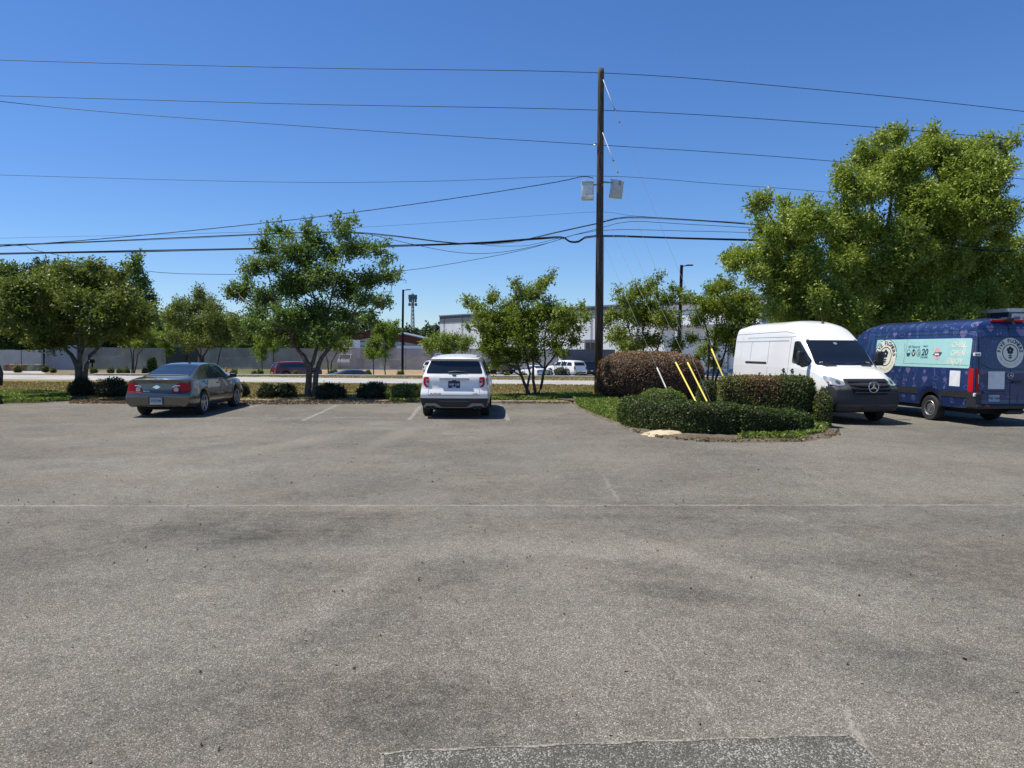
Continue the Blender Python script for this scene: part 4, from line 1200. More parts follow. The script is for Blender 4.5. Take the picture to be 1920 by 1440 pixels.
def suv():
    L = 5.05; ry, fy = 1.10, 4.12
    def rule(c, f):
        x, y, z = c
        if y < .35 and z < .585: return 1
        if z < .42: return 1
        return 0
    v = Vehicle('suv', 'white sport utility vehicle with black lower bumper and four exhaust tips, nose to the verge', 'car', (-1.575, 19.85, 0), R(.6), L, SUVT, WHITES,
                [(ry, .43, .38), (fy, .43, .38)], SUV_RO, SUV_FO, 1.3, .8, (.05, .14), (5, 2.4), sub=7, extra=[BLACKP], body_rule=rule, under=(.28, .30), roof_flat=(.88, .55))
    for y in (ry, fy):
        for sg in (1, -1): v.wheel(y, sg, .385, .26, .985, 'ten', DARKALLOY, .70)
    rw = v.patch('rear_window', 'rear', rnd([(-.805, 1.265), (.805, 1.265), (.785, 1.36), (.685, 1.62), (-.685, 1.62), (-.785, 1.36)], .05), GLASS, .006)
    w = MB(); w.tube([v.project('rear', x, 1.285 + .025 * (1 - ((x - .08) / .3) ** 2), .02) for x in np.linspace(-.18, .36, 8)], [.012, .02, .026, .026, .022, .016, .012, .008], 6); v.part('rear_wiper', w, BLACKP)
    v.patch('windscreen', 'front', rnd([(-.76, 1.2), (.76, 1.2), (.70, 1.6), (-.70, 1.6)], .05), GLASS, .005)
    for sd, sg in (('left', -1), ('right', 1)):
        v.patch('side_window', sd, rnd([(.42, 1.19), (.72, 1.57), (1.25, 1.59), (1.28, 1.18)], .04), GLASS, .005)
        v.patch('side_window', sd, rnd([(1.36, 1.18), (1.34, 1.59), (2.25, 1.605), (2.28, 1.17)], .04), GLASS, .005)
        v.patch('side_window', sd, rnd([(2.36, 1.17), (2.34, 1.605), (3.0, 1.58), (3.62, 1.17)], .04), GLASS, .005)
        v.lines('panel_gaps', sd, [[(1.32, .8), (1.34, 1.16)], [(2.32, .42), (2.32, 1.16)], [(3.42, .42), (3.46, 1.15)], [(1.55, .40), (3.6, .40)]], .010, SEAM, .003)
        v.lines('cladding', sd, [[(ry + .44, .44), (fy - .44, .44)]], .12, BLACKP, .006)
        for y in (2.2, 3.2):
            mb = MB(); mb.bar(v.project(sd, y - .1, .98, .02), v.project(sd, y + .1, .98, .02), .02, .035); v.part('door_handle', mb, WHITES)
        mirror_part(v, sg, 3.40, 1.17, .20, .17, .06, BLACKP)
        v.patch('headlight', 'front', rnd([(sg * .50, .88), (sg * .80, .92), (sg * .82, .82), (sg * .52, .78)], .03), CLEARL, .006)
        # tail light: a red C round a clear core
        tl = v.patch('tail_light', 'rear', rnd([(sg * .715, 1.165), (sg * .85, 1.17), (sg * .872, 1.13), (sg * .872, .985), (sg * .835, .90), (sg * .72, .88)], .025), REDL, .012, seg=.035)
        v.patch('tail_light_side', sd, rnd([(.13, 1.15), (.30, 1.13), (.22, .95), (.10, .93)], .03), REDL, .010, parent=tl)
        v.patch('lamp_core', 'rear', rnd([(sg * .715, 1.100), (sg * .80, 1.100), (sg * .805, 0.980), (sg * .77, 0.935), (sg * .715, 0.900)], .01), CLEARL, .017, parent=tl, seg=.04)
        v.patch('lamp_core_bar', 'rear', rnd([(sg * .718, 1.070), (sg * .785, 1.070), (sg * .785, 1.010), (sg * .718, 1.010)], .008), REDL2, .020, parent=tl)
        # roof rails
        mb = MB(); pts = [v.project('top', sg * .615, y, .055 if 0 < i < 8 else .0) for i, y in enumerate(np.linspace(.75, 2.95, 9))]
        mb.tube(pts, .022, 6); v.part('roof_rail', mb, SILVERP)
        # silver skid trim round paired exhaust tips
        tr = v.patch('bumper_trim', 'rear', rnd([(sg * .88, .335), (sg * .80, .44), (sg * .52, .445), (sg * .36, .345), (sg * .36, .315), (sg * .5, .335), (sg * .54, .37), (sg * .80, .37), (sg * .83, .32)], .02), SILVERP, .014, seg=.05)
        ex = MB()
        for dx in (.60, .73):
            ex.lathe([(.052, .06), (.054, -.01), (.045, -.012), (.042, .05), (0.001, .05)], v.project('rear', sg * dx, .335, .012), 'y', 18)
        v.part('exhaust_tips', ex, DARKALLOY, auto=R(40))
        v.patch('reflector', 'rear', rr(min(sg * .45, sg * .70), max(sg * .45, sg * .70), .535, .56, .008), REDL2, .012)
    v.lines('bumper_trim', 'rear', [[(-.38, .330), (.38, .330)]], .03, SILVERP, .013)
    v.lines('panel_gaps', 'rear', [[(-.715, .84), (-.735, .70), (-.70, .655), (.70, .655), (.735, .70), (.715, .84)], [(-.42, .50), (.42, .50)]], .011, SEAML, .004)
    mb = MB()
    pts = [v.project('rear', x, 1.115, .02) for x in np.linspace(-.42, .42, 11)]
    for a, b in zip(pts, pts[1:]): mb.bar(a, b, .05, .055)
    v.part('tailgate_bar', mb, mat('pale_trim', (.58, .57, .54), .35, .2))
    v.patch('oval_badge', 'rear', circ(0, 1.215, .06, 24, .024), PL_NAVY, .012)
    v.patch('plate_lamp', 'rear', rr(-.06, .06, 1.05, 1.08, .01), BLACKP, .014)
    p = plate(v, 'rear', 0, .96, 'N2P 1L8', PL_NAVY, WHITE_IN, .335, .20, .078)
    v.patch('plate_sticker', 'rear', rr(-.06, .06, 0.878, .898, .004), WHITE_IN, .016, parent=p)
    v.text('tailgate_lettering', 'rear', 'PLATINUM', -.52, .70, .062, DARKALLOY, bold=.01, off=.003)
    v.text('tailgate_lettering', 'rear', '4WD', .60, .70, .062, DARKALLOY, bold=.01, off=.003)
    v.root.scale = (.955, 1, .972)
    v.patch('fuel_badge', 'top', circ(0, .55, .02, 10), BLACKP, .006)
    return v

# ---- vehicles across the street -------------------------------------------
TRUCKT = [
    (0, .55, .90, .80, .96, 1.20, .955, 1.24, .88, 1.25), (.9, .50, .92, .80, .97, 1.22, .96, 1.25, .88, 1.26), (1.75, .45, .94, .80, .98, 1.22, .965, 1.26, .88, 1.27), (1.95, .45, .94, .80, .98, 1.22, .965, 1.70, .74, 1.76),
    (2.4, .45, .94, .80, .98, 1.21, .965, 1.80, .72, 1.88), (3.4, .45, .94, .80, .98, 1.21, .96, 1.80, .72, 1.88), (3.9, .45, .94, .80, .98, 1.20, .955, 1.52, .77, 1.60), (4.3, .45, .94, .80, .98, 1.19, .95, 1.24, .82, 1.29),
    (5.3, .45, .93, .8, .97, 1.10, .93, 1.14, .78, 1.19), (5.75, .48, .88, .75, .93, .98, .88, 1.02, .72, 1.06), (5.85, .5, .84, .7, .88, .9, .82, .94, .66, .97)]

FLAT = [(.2, .05), (.6, 0), (1.2, .05), (1.5, .16), (1.9, .3)]
FLATF = [(.2, -.1), (.6, 0), (1.2, -.1)]
def far_car(kind, name, label, p, rz, m, group='cars parked across the street', scale=1.0, glass=GLASS, rim=ALLOY, cat='car'):
    T, L, ry, fy, wr, ro, fo = {'sedan': (SEDAN, 4.87, 1.03, 3.88, .33, SEDAN_RO, SEDAN_FO), 'suv': (SUVT, 5.05, 1.1, 4.12, .38, SUV_RO, SUV_FO), 'pickup': (TRUCKT, 5.85, 1.25, 4.85, .40, FLAT, FLATF)}[kind]
    v = Vehicle(name, label, cat, p, rz, L, T, m, [(ry, wr + .05, wr), (fy, wr + .05, wr)], ro, fo, 1.2, .8, (.05, .14), (4, 2.4), group=group, dy=.14, sub=3, under=(.28, .32))
    for y in (ry, fy):
        for sg in (1, -1): v.wheel(y, sg, wr, .24, .97 * v.hw / .985, 'six', rim, .66)
    for sd, sg in (('left', -1), ('right', 1)):
        if kind == 'sedan':
            ws = [[(1.56, 1.02), (1.66, 1.29), (1.80, 1.35), (2.30, 1.365), (2.31, 1.0)], [(2.40, 1.0), (2.38, 1.365), (2.88, 1.345), (3.08, 1.29), (3.52, .99)]]
        elif kind == 'suv':
            ws = [[(.40, 1.19), (.62, 1.56), (1.25, 1.59), (1.28, 1.18)], [(1.36, 1.18), (1.34, 1.59), (2.25, 1.605), (2.28, 1.17)], [(2.36, 1.17), (2.34, 1.605), (3.0, 1.58), (3.62, 1.17)]]
        else:
            ws = [[(2.08, 1.28), (2.10, 1.72), (2.75, 1.76), (2.78, 1.26)], [(2.86, 1.26), (2.84, 1.76), (3.42, 1.74), (4.05, 1.26)]]
        for w in ws: v.patch('side_window', sd, rnd(w, .03), glass, .008, seg=.2)
        mirror_part(v, sg, {'sedan': 3.36, 'suv': 3.4, 'pickup': 3.9}[kind], {'sedan': .99, 'suv': 1.17, 'pickup': 1.28}[kind], .2, .15, .06, BLACKP)
        z0, z1 = {'sedan': (.70, .92), 'suv': (.78, 1.12), 'pickup': (.85, 1.18)}[kind]
        x0 = {'sedan': .60, 'suv': .74, 'pickup': .78}[kind]
        v.patch('tail_light', 'rear', rr(min(sg * x0, sg * (x0 + .15)), max(sg * x0, sg * (x0 + .15)), z0, z1, .02), REDL2, .012, seg=.1)
        v.patch('headlight', 'front', rr(min(sg * .5, sg * .78), max(sg * .5, sg * .78), {'sedan': .60, 'suv': .78, 'pickup': .86}[kind], {'sedan': .70, 'suv': .9, 'pickup': 1.0}[kind], .03), CLEARL, .012, seg=.1)
    if kind == 'sedan':
        v.patch('rear_window', 'top', rnd([(-.6, .8), (.6, .8), (.5, 1.6), (-.5, 1.6)], .05), glass, .006, seg=.2)
        v.patch('windscreen', 'top', rnd([(-.66, 3.8), (.66, 3.8), (.53, 3.02), (-.53, 3.02)], .05), glass, .006, seg=.2)
    elif kind == 'suv':
        v.patch('rear_window', 'rear', rnd([(-.80, 1.21), (.80, 1.21), (.68, 1.54), (-.68, 1.54)], .05), glass, .008, seg=.2)
        v.patch('windscreen', 'front', rnd([(-.76, 1.2), (.76, 1.2), (.70, 1.6), (-.70, 1.6)], .05), glass, .008, seg=.2)
    else:
        v.patch('rear_window', 'rear', rnd([(-.66, 1.32), (.66, 1.32), (.6, 1.68), (-.6, 1.68)], .05), glass, .008, seg=.2)
        v.patch('windscreen', 'front', rnd([(-.76, 1.3), (.76, 1.3), (.68, 1.74), (-.68, 1.74)], .05), glass, .008, seg=.2)
        v.patch('cargo_bed', 'top', rr(-.72, .72, .15, 1.72, .05), UNDER, .006, seg=.3)
    v.patch('bumper', 'rear', rr(-.7, .7, .36, .50, .03), BLACKP if kind != 'pickup' else ALLOY, .015, seg=.2)
    pl = v.patch('number_plate', 'rear', rr(-.15, .15, .53 if kind != 'pickup' else .62, .66 if kind != 'pickup' else .75, .01), WHITE_IN, .02, seg=.2)
    v.patch('grille', 'front', rr(-.42, .42, {'sedan': .45, 'suv': .6, 'pickup': .68}[kind], {'sedan': .58, 'suv': .88, 'pickup': 1.0}[kind], .03), BLACKP, .01, seg=.2)
    if scale != 1.0: v.root.scale = (scale,) * 3
    return v

def box_truck(label, rear, rz, body_m, trim_m, group=None, hearts=False, L=6.6, H=3.15):
    """cab-over-chassis truck with a square cargo box"""
    loc = Vector(rear) + Vector((-math.sin(rz), math.cos(rz), 0)) * (L / 2)
    t = thing('box_truck', label, 'truck', loc, rz, group)
    sh = (0, -L / 2, 0)
    mb = MB(); mb.box(-1.08, 1.08, 0, 4.3, .95, H - .12, 0, .03); box = mb.build('cargo_box', body_m, t, shift=sh)
    mb = MB()
    for (x0, x1, y0, y1) in ((-1.11, -1.03, -.03, 4.33), (1.03, 1.11, -.03, 4.33), (-1.03, 1.03, -.03, .05), (-1.03, 1.03, 4.25, 4.33)): mb.box(x0, x1, y0, y1, H - .14, H, 0, .015)
    mb.build('roof_rail', trim_m, box, shift=sh)
    mb = MB(); mb.box(-1.0, 1.0, -.06, 0.0, 1.0, H - .2, 0, .02)
    for k in range(9): mb.box(-.98, .98, -.075, -.055, 1.05 + k * .22, 1.06 + k * .22)
    mb.build('roll_door', trim_m, box, shift=sh)
    mb = MB(); mb.box(-.45, -.35, .1, 6.2, .6, .9); mb.box(.35, .45, .1, 6.2, .6, .9); mb.box(-1.0, 1.0, -.15, .0, .55, .70); mb.build('chassis', BLACKP, t, shift=sh)
    bm = MB()
    prof = [(4.45, .55), (6.55, .55), (6.6, 1.0), (6.4, 1.35), (5.75, 1.5), (5.35, 2.25), (4.45, 2.35)]
    bm.prism([(-.98, y, z) for y, z in prof], (1.96, 0, 0))
    cab = bm.build('cab', body_m, t, shift=sh)
    g = MB()
    g.prism([(-.86, 5.74, 1.55), (.86, 5.74, 1.55), (.80, 5.38, 2.20), (-.80, 5.38, 2.20)], (0, .03, .015)); g.build('windscreen', GLASS, cab, shift=sh)
    for sg in (1, -1):
        g = MB(); g.prism([(sg * .975, 4.7, 1.5), (sg * .975, 5.65, 1.5), (sg * .975, 5.32, 2.15), (sg * .975, 4.7, 2.2)], (sg * .012, 0, 0)); g.build('side_window', GLASS, cab, shift=sh)
        g = MB(); g.box(min(sg * 1.1, sg * 1.25), max(sg * 1.1, sg * 1.25), 5.3, 5.42, 1.45, 1.85, 0, .03); g.bar((sg * .95, 5.36, 1.6), (sg * 1.12, 5.36, 1.6), .04, .04); g.build('mirror', BLACKP, cab, shift=sh)
        g = MB(); g.box(min(sg * .8, sg * .98), max(sg * .8, sg * .98), -.17, -.14, .57, .68); g.build('tail_light', REDL, t, shift=sh)
        g = MB(); g.box(min(sg * .6, sg * .9), max(sg * .6, sg * .9), 6.55, 6.62, .85, 1.0, 0, .02); g.build('headlight', CLEARL, cab, shift=sh)
        for y in (1.3, 5.6):
            g = MB(); g.lathe([(.22, -.13), (.36, -.14), (.40, -.1), (.40, .1), (.36, .14), (.22, .13), (.2, .05), (.001, .05)], (sg * .86, y, .40), 'x', 28)
            g.lathe([(.2, -.05), (.001, -.05)], (sg * .86, y, .40), 'x', 28)
            g.build('wheel', RUBBER, t, shift=sh, auto=R(35))
    if hearts:
        g = MB()
        for sg, x in ((-1, -1.083), (1, 1.083)):
            for k in range(14):
                fn = DOODS[(k * 5) % 13]
                a, b = fn(.4 + .27 * k, H - .42 - .35 * (k % 3), .24)
                for poly in a:
                    g.add([(x, u, z) for u, z in poly], [tuple(range(len(poly)))], 1)
                for q in Vehicle.strokes(b, .014, 9): g.add([(x, u, z) for u, z in q], [(0, 1, 2, 3)], 0)
        for k in range(6):
            a, b = DOODS[(k * 3) % 13](-.8 + .32 * k, H - .40, .22)
            for poly in a: g.add([(u, -.062 - .018, z) for u, z in poly], [tuple(range(len(poly)))], 1)
            for q in Vehicle.strokes(b, .014, 9): g.add([(u, -.08, z) for u, z in q], [(0, 1, 2, 3)], 0)
        g.build('doodle_print', [LAV, PINKL], box, shift=sh)
    return t
# ------------------------------------------------------------------ setting
def tz(Y):
    """the land falls away beyond the far kerb"""
    return -1.3 * min(1, max(0, (Y - 49.2) / 6.5))

def fg(px, Y, py=655):
    p = at(px, py, Y); p.z = tz(Y); return p

def asphalt_mat():
    m, nt, b = nodes('old_asphalt')
    N, Lk = nt.nodes, nt.links
    geo = N.new('ShaderNodeNewGeometry'); P = geo.outputs['Position']
    def vor(scale, feature='F1'):
        v = N.new('ShaderNodeTexVoronoi'); v.inputs['Scale'].default_value = scale; v.feature = feature; Lk.new(P, v.inputs['Vector']); return v
    def noise(scale, det=4, rough=.55, src=None):
        v = N.new('ShaderNodeTexNoise'); v.inputs['Scale'].default_value = scale; v.inputs['Detail'].default_value = det; v.inputs['Roughness'].default_value = rough
        Lk.new(src or P, v.inputs['Vector']); return v.outputs[0]
    def mth(op, a, b_=None, c=None):
        n = N.new('ShaderNodeMath'); n.operation = op
        for i, q in enumerate((a, b_, c)):
            if q is None: continue
            if isinstance(q, (int, float)): n.inputs[i].default_value = q
            else: Lk.new(q, n.inputs[i])
        return n.outputs[0]
    def mrange(src, a, b_, c, d):
        n = N.new('ShaderNodeMapRange'); n.interpolation_type = 'SMOOTHSTEP'
        for i, q in enumerate((a, b_, c, d)): n.inputs[i + 1].default_value = q
        Lk.new(src, n.inputs[0]); return n.outputs[0]
    v1 = vor(175); v2 = vor(48); v3 = vor(300)
    sep = N.new('ShaderNodeSeparateColor'); Lk.new(v1.outputs['Color'], sep.inputs[0])
    sep2 = N.new('ShaderNodeSeparateColor'); Lk.new(v2.outputs['Color'], sep2.inputs[0])
    stones = ramp(nt, [(0, (.075, .067, .052)), (.30, (.142, .129, .102)), (.62, (.195, .178, .142)), (.88, (.245, .225, .182)), (.978, (.46, .43, .365))], sep.outputs[0])
    # rarer bigger pale pebbles
    peb = mth('MULTIPLY', mrange(sep2.outputs[0], .955, .965, 0, 1), mrange(v2.outputs['Distance'], .0065, .0045, 0, 1))
    tint = ramp(nt, [(0, (.92, .96, 1.0)), (.5, (1, 1, 1)), (1, (1.05, .99, .93))], sep.outputs[1])
    mul = N.new('ShaderNodeVectorMath'); mul.operation = 'MULTIPLY'; Lk.new(stones, mul.inputs[0]); Lk.new(tint, mul.inputs[1])
    # wear in broad patches
    sx = N.new('ShaderNodeSeparateXYZ'); Lk.new(P, sx.inputs[0]); X, Y = sx.outputs[0], sx.outputs[1]
    big = noise(.22, 5); mid = noise(1.3, 5, .6); fine = noise(7, 4)
    grit = vor(34); sg_ = N.new('ShaderNodeSeparateColor'); Lk.new(grit.outputs['Color'], sg_.inputs[0])
    grit2 = vor(13); sg2 = N.new('ShaderNodeSeparateColor'); Lk.new(grit2.outputs['Color'], sg2.inputs[0])
    w = mth('ADD', mrange(big, .3, .7, .80, 1.17), mrange(mid, .25, .75, -.12, .12))
    w = mth('ADD', w, mrange(fine, .3, .7, -.07, .07))
    w = mth('ADD', w, mth('MULTIPLY_ADD', sg_.outputs[0], .22, -.11))
    w = mth('ADD', w, mth('MULTIPLY_ADD', sg2.outputs[0], .10, -.05))
    # tyre-polished and oil-darkened places, with shapes of their own
    def ell(cx, cy, rx, ry, a, rot=0.0):
        dx, dy = mth('SUBTRACT', X, cx), mth('SUBTRACT', Y, cy)
        c, s = math.cos(rot), math.sin(rot)
        u = mth('DIVIDE', mth('ADD', mth('MULTIPLY', dx, c), mth('MULTIPLY', dy, s)), rx)
        v = mth('DIVIDE', mth('SUBTRACT', mth('MULTIPLY', dy, c), mth('MULTIPLY', dx, s)), ry)
        d = mth('ADD', mth('MULTIPLY', u, u), mth('MULTIPLY', v, v))
        d = mth('ADD', d, mrange(mid, .3, .7, -.3, .3))
        d = mth('ADD', d, mrange(fine, .3, .7, -.12, .12))
        return mrange(d, -.1, 1.6, a, 0)
    marks = []
    for (px, py, rx, ry, a, rot) in [(860, 1330, .62, .42, -.27, -.3), (700, 1300, .5, .3, -.14, 0), (1160, 1060, .95, .22, -.20, -.30), (1310, 1115, .75, .22, -.24, -.38), (760, 1075, 1.1, .45, -.12, 0), (980, 985, 4.2, .55, -.14, 0), (560, 1010, .9, .5, -.12, 0),
                                     (1560, 1190, 1.1, .28, -.16, -.4), (1730, 1250, .9, .35, -.14, -.3), (1880, 1060, 1.6, .8, -.10, 0), (640, 1120, .20, 1.2, .24, -.30), (1380, 1070, .20, 1.5, .24, .62), (1120, 1170, 1.2, .5, .10, 0), (860, 1040, 2.0, .35, .07, 0), (1480, 1000, 3, .6, .05, 0),
                                     (120, 840, 3.5, 1.2, -.06, 0), (560, 830, .4, 2.4, .20, -.3), (735, 820, .32, 1.9, .22, -.1), (1000, 1030, 2.6, .35, .12, 0), (380, 1000, 1.5, .5, -.12, 0), (1250, 950, 2.6, .28, -.10, 0), (700, 965, 3.2, .22, -.10, 0), (1060, 1240, .9, .5, .10, .2), (300, 1330, .7, .4, -.08, 0), (1500, 1330, .7, .35, .10, 0), (200, 1200, 1.4, .6, .05, 0)]:
        g = gp(px, py); marks.append(ell(g.x, g.y, rx, ry, a * .95, rot))
    for q in marks: w = mth('ADD', w, q)
    # long seam across the lot: a pale sandy joint
    jit = mrange(noise(9, 3), .2, .8, -.035, .035)
    g0, g1 = gp(0, 962), gp(1000, 949.5)
    line = mth('ADD', mth('SUBTRACT', Y, mth('ADD', mth('MULTIPLY', X, .028), 8.83)), jit)
    seam = mrange(mth('ABSOLUTE', line), .010, .050, .50, 0)
    seam = mth('MULTIPLY', seam, mrange(noise(2.1, 4), .30, .62, .35, 1))
    # short crack towards the old patch
    seams = [seam]
    for (pa, pb, wd, am) in (((1185, 1170), (1300, 1290), .006, .30), ((1300, 1290), (1385, 1400), .007, .34), ((1585, 1325), (1610, 1385), .008, .5), ((1160, 940), (1130, 890), .012, .25), ((1440, 955), (1560, 1000), .010, .2)):
        a, b2 = gp(*pa), gp(*pb)
        d = (b2 - a); ln = d.length; d.normalize()
        dx, dy = mth('SUBTRACT', X, a.x), mth('SUBTRACT', Y, a.y)
        t = mth('ADD', mth('MULTIPLY', dx, d.x), mth('MULTIPLY', dy, d.y))
        e = mth('ADD', mth('SUBTRACT', mth('MULTIPLY', dx, -d.y), mth('MULTIPLY', dy, -d.x)), jit)
        k = mth('MULTIPLY', mrange(mth('ABSOLUTE', e), wd * .5, wd * 2.4, am, 0), mth('MULTIPLY', mrange(t, -.05, .05, 0, 1), mrange(t, ln, ln + .1, 1, 0)))
        seams.append(k)
    sm = seams[0]
    for q in seams[1:]: sm = mth('MAXIMUM', sm, q)
    sc = N.new('ShaderNodeVectorMath'); sc.operation = 'SCALE'; Lk.new(mul.outputs[0], sc.inputs[0]); Lk.new(w, sc.inputs['Scale'])
    mxp = N.new('ShaderNodeMix'); mxp.data_type = 'RGBA'; Lk.new(peb, mxp.inputs[0]); Lk.new(sc.outputs[0], mxp.inputs[6]); mxp.inputs[7].default_value = (.55, .53, .49, 1)
    mx = N.new('ShaderNodeMix'); mx.data_type = 'RGBA'; Lk.new(sm, mx.inputs[0]); Lk.new(mxp.outputs[2], mx.inputs[6]); mx.inputs[7].default_value = (.42, .39, .34, 1)
    hue = ramp(nt, [(.36, (1.015, .998, .972)), (.5, (1, 1, 1)), (.64, (.985, 1.0, 1.01))], noise(.55, 5))
    mh = N.new('ShaderNodeVectorMath'); mh.operation = 'MULTIPLY'; Lk.new(mx.outputs[2], mh.inputs[0]); Lk.new(hue, mh.inputs[1])
    Lk.new(mh.outputs[0], b.inputs['Base Color'])
    b.inputs['Roughness'].default_value = .85; b.inputs['Specular IOR Level'].default_value = .25
    h = mth('ADD', mth('MULTIPLY', v1.outputs['Distance'], -1.0), mth('MULTIPLY', v3.outputs['Distance'], -.4))
    bp = N.new('ShaderNodeBump'); bp.inputs['Strength'].default_value = .45; bp.inputs['Distance'].default_value = .7
    Lk.new(h, bp.inputs['Height']); Lk.new(bp.outputs[0], b.inputs['Normal'])
    return m

def patch_mat():
    m, nt, b = nodes('tarred_patch')
    N, Lk = nt.nodes, nt.links
    geo = N.new('ShaderNodeNewGeometry'); P = geo.outputs['Position']
    v = N.new('ShaderNodeTexVoronoi'); v.inputs['Scale'].default_value = 125; Lk.new(P, v.inputs['Vector'])
    sep = N.new('ShaderNodeSeparateColor'); Lk.new(v.outputs['Color'], sep.inputs[0])
    nz = N.new('ShaderNodeTexNoise'); nz.inputs['Scale'].default_value = 3.2; nz.inputs['Detail'].default_value = 6; Lk.new(P, nz.inputs['Vector'])
    a = N.new('ShaderNodeMath'); a.operation = 'ADD'; Lk.new(sep.outputs[0], a.inputs[0])
    mr = N.new('ShaderNodeMapRange'); mr.inputs[1].default_value = .3; mr.inputs[2].default_value = .7; mr.inputs[3].default_value = -.22; mr.inputs[4].default_value = .20; Lk.new(nz.outputs[0], mr.inputs[0]); Lk.new(mr.outputs[0], a.inputs[1])
    c = ramp(nt, [(0, (.085, .078, .065)), (.5, (.135, .125, .105)), (.72, (.15, .139, .118)), (.82, (.27, .255, .22)), (1, (.40, .38, .335))], a.outputs[0])
    Lk.new(c, b.inputs['Base Color']); b.inputs['Roughness'].default_value = .92; b.inputs['Specular IOR Level'].default_value = .2
    bp = N.new('ShaderNodeBump'); bp.inputs['Strength'].default_value = .5; bp.inputs['Distance'].default_value = .8
    inv = N.new('ShaderNodeMath'); inv.operation = 'MULTIPLY'; inv.inputs[1].default_value = -1; Lk.new(v.outputs['Distance'], inv.inputs[0]); Lk.new(inv.outputs[0], bp.inputs['Height']); Lk.new(bp.outputs[0], b.inputs['Normal'])
    return m

def ground_mat(name, stops, s1=.6, s2=18, rough=.95, bump=.4):
    m, nt, b = nodes(name)
    N, Lk = nt.nodes, nt.links
    geo = N.new('ShaderNodeNewGeometry')
    a = N.new('ShaderNodeTexNoise'); a.inputs['Scale'].default_value = s1; a.inputs['Detail'].default_value = 6
    c = N.new('ShaderNodeTexNoise'); c.inputs['Scale'].default_value = s2; c.inputs['Detail'].default_value = 5; c.inputs['Roughness'].default_value = .7
    for q in (a, c): Lk.new(geo.outputs['Position'], q.inputs['Vector'])
    mx = N.new('ShaderNodeMath'); mx.operation = 'MULTIPLY_ADD'; mx.inputs[1].default_value = .55
    Lk.new(a.outputs[0], mx.inputs[0])
    k = N.new('ShaderNodeMath'); k.operation = 'MULTIPLY'; k.inputs[1].default_value = .45; Lk.new(c.outputs[0], k.inputs[0]); Lk.new(k.outputs[0], mx.inputs[2])
    Lk.new(ramp(nt, stops, mx.outputs[0]), b.inputs['Base Color'])
    b.inputs['Roughness'].default_value = rough; b.inputs['Specular IOR Level'].default_value = .15
    bp = N.new('ShaderNodeBump'); bp.inputs['Strength'].default_value = bump; bp.inputs['Distance'].default_value = .05
    Lk.new(c.outputs[0], bp.inputs['Height']); Lk.new(bp.outputs[0], b.inputs['Normal'])
    return m

ASPH = asphalt_mat()
PATCH = patch_mat()
DRYG = ground_mat('dry_grass', [(.34, (.115, .098, .040)), (.46, (.185, .150, .066)), (.56, (.245, .200, .095)), (.68, (.31, .26, .14))], 1.1, 22)
FARG = ground_mat('far_ground', [(.35, (.07, .085, .03)), (.55, (.13, .13, .05)), (.7, (.2, .18, .08))], .05, 2)
CONC = ground_mat('pale_road', [(.35, (.27, .26, .24)), (.5, (.345, .335, .315)), (.65, (.42, .405, .385))], .5, 10, .9, .15)
KERBM = ground_mat('kerb_concrete', [(.35, (.40, .38, .33)), (.5, (.52, .50, .45)), (.68, (.60, .58, .53))], 1.5, 30, .9, .2)
FARASPH = ground_mat('far_asphalt', [(.35, (.16, .16, .158)), (.5, (.205, .203, .20)), (.65, (.25, .245, .24))], .3, 20, .9, .2)
MULCH = ground_mat('brown_mulch', [(.35, (.10, .075, .05)), (.5, (.17, .13, .09)), (.66, (.26, .20, .14))], .9, 12)
STRAW = ground_mat('pine_straw', [(.35, (.20, .13, .065)), (.5, (.30, .21, .11)), (.66, (.40, .29, .17))], .9, 12)
SOIL = ground_mat('bed_soil', [(.35, (.07, .056, .038)), (.5, (.125, .102, .072)), (.66, (.20, .168, .122))], 1.6, 25)
SAND = ground_mat('yellow_sand', [(.35, (.42, .33, .20)), (.5, (.54, .44, .28)), (.66, (.64, .54, .37))], 3, 40)
LINEP = mat('worn_white_paint', (.40, .39, .37), .8, var=.5, scale=7)

def worn_line_mat():
    m, nt, b = nodes('worn_line')
    N, Lk = nt.nodes, nt.links
    geo = N.new('ShaderNodeNewGeometry')
    n = N.new('ShaderNodeTexNoise'); n.inputs['Scale'].default_value = 9; n.inputs['Detail'].default_value = 7; n.inputs['Roughness'].default_value = .7; Lk.new(geo.outputs['Position'], n.inputs['Vector'])
    mr = N.new('ShaderNodeMapRange'); mr.inputs[1].default_value = .40; mr.inputs[2].default_value = .58; mr.inputs[4].default_value = .55; Lk.new(n.outputs[0], mr.inputs[0])
    tr = N.new('ShaderNodeBsdfTransparent'); mx = N.new('ShaderNodeMixShader')
    Lk.new(mr.outputs[0], mx.inputs[0]); Lk.new(tr.outputs[0], mx.inputs[1]); Lk.new(b.outputs[0], mx.inputs[2]); Lk.new(mx.outputs[0], N['Material Output'].inputs[0])
    b.inputs['Base Color'].default_value = (.46, .45, .43, 1); b.inputs['Roughness'].default_value = .8
    return m
WORN = worn_line_mat()
FAINT = worn_line_mat(); FAINT.node_tree.nodes['Map Range'].inputs[4].default_value = .28

def sheet(name, rows, m, kind=True):
    """rows of points (all the same length) joined into one surface"""
    k = len(rows[0])
    V = [p for r in rows for p in r]
    Fc = [(i * k + j, i * k + j + 1, (i + 1) * k + j + 1, (i + 1) * k + j) for i in range(len(rows) - 1) for j in range(k - 1)]
    mb = MB(); mb.add(V, Fc)
    o = mb.build(name, m)
    return struct(o) if kind else o

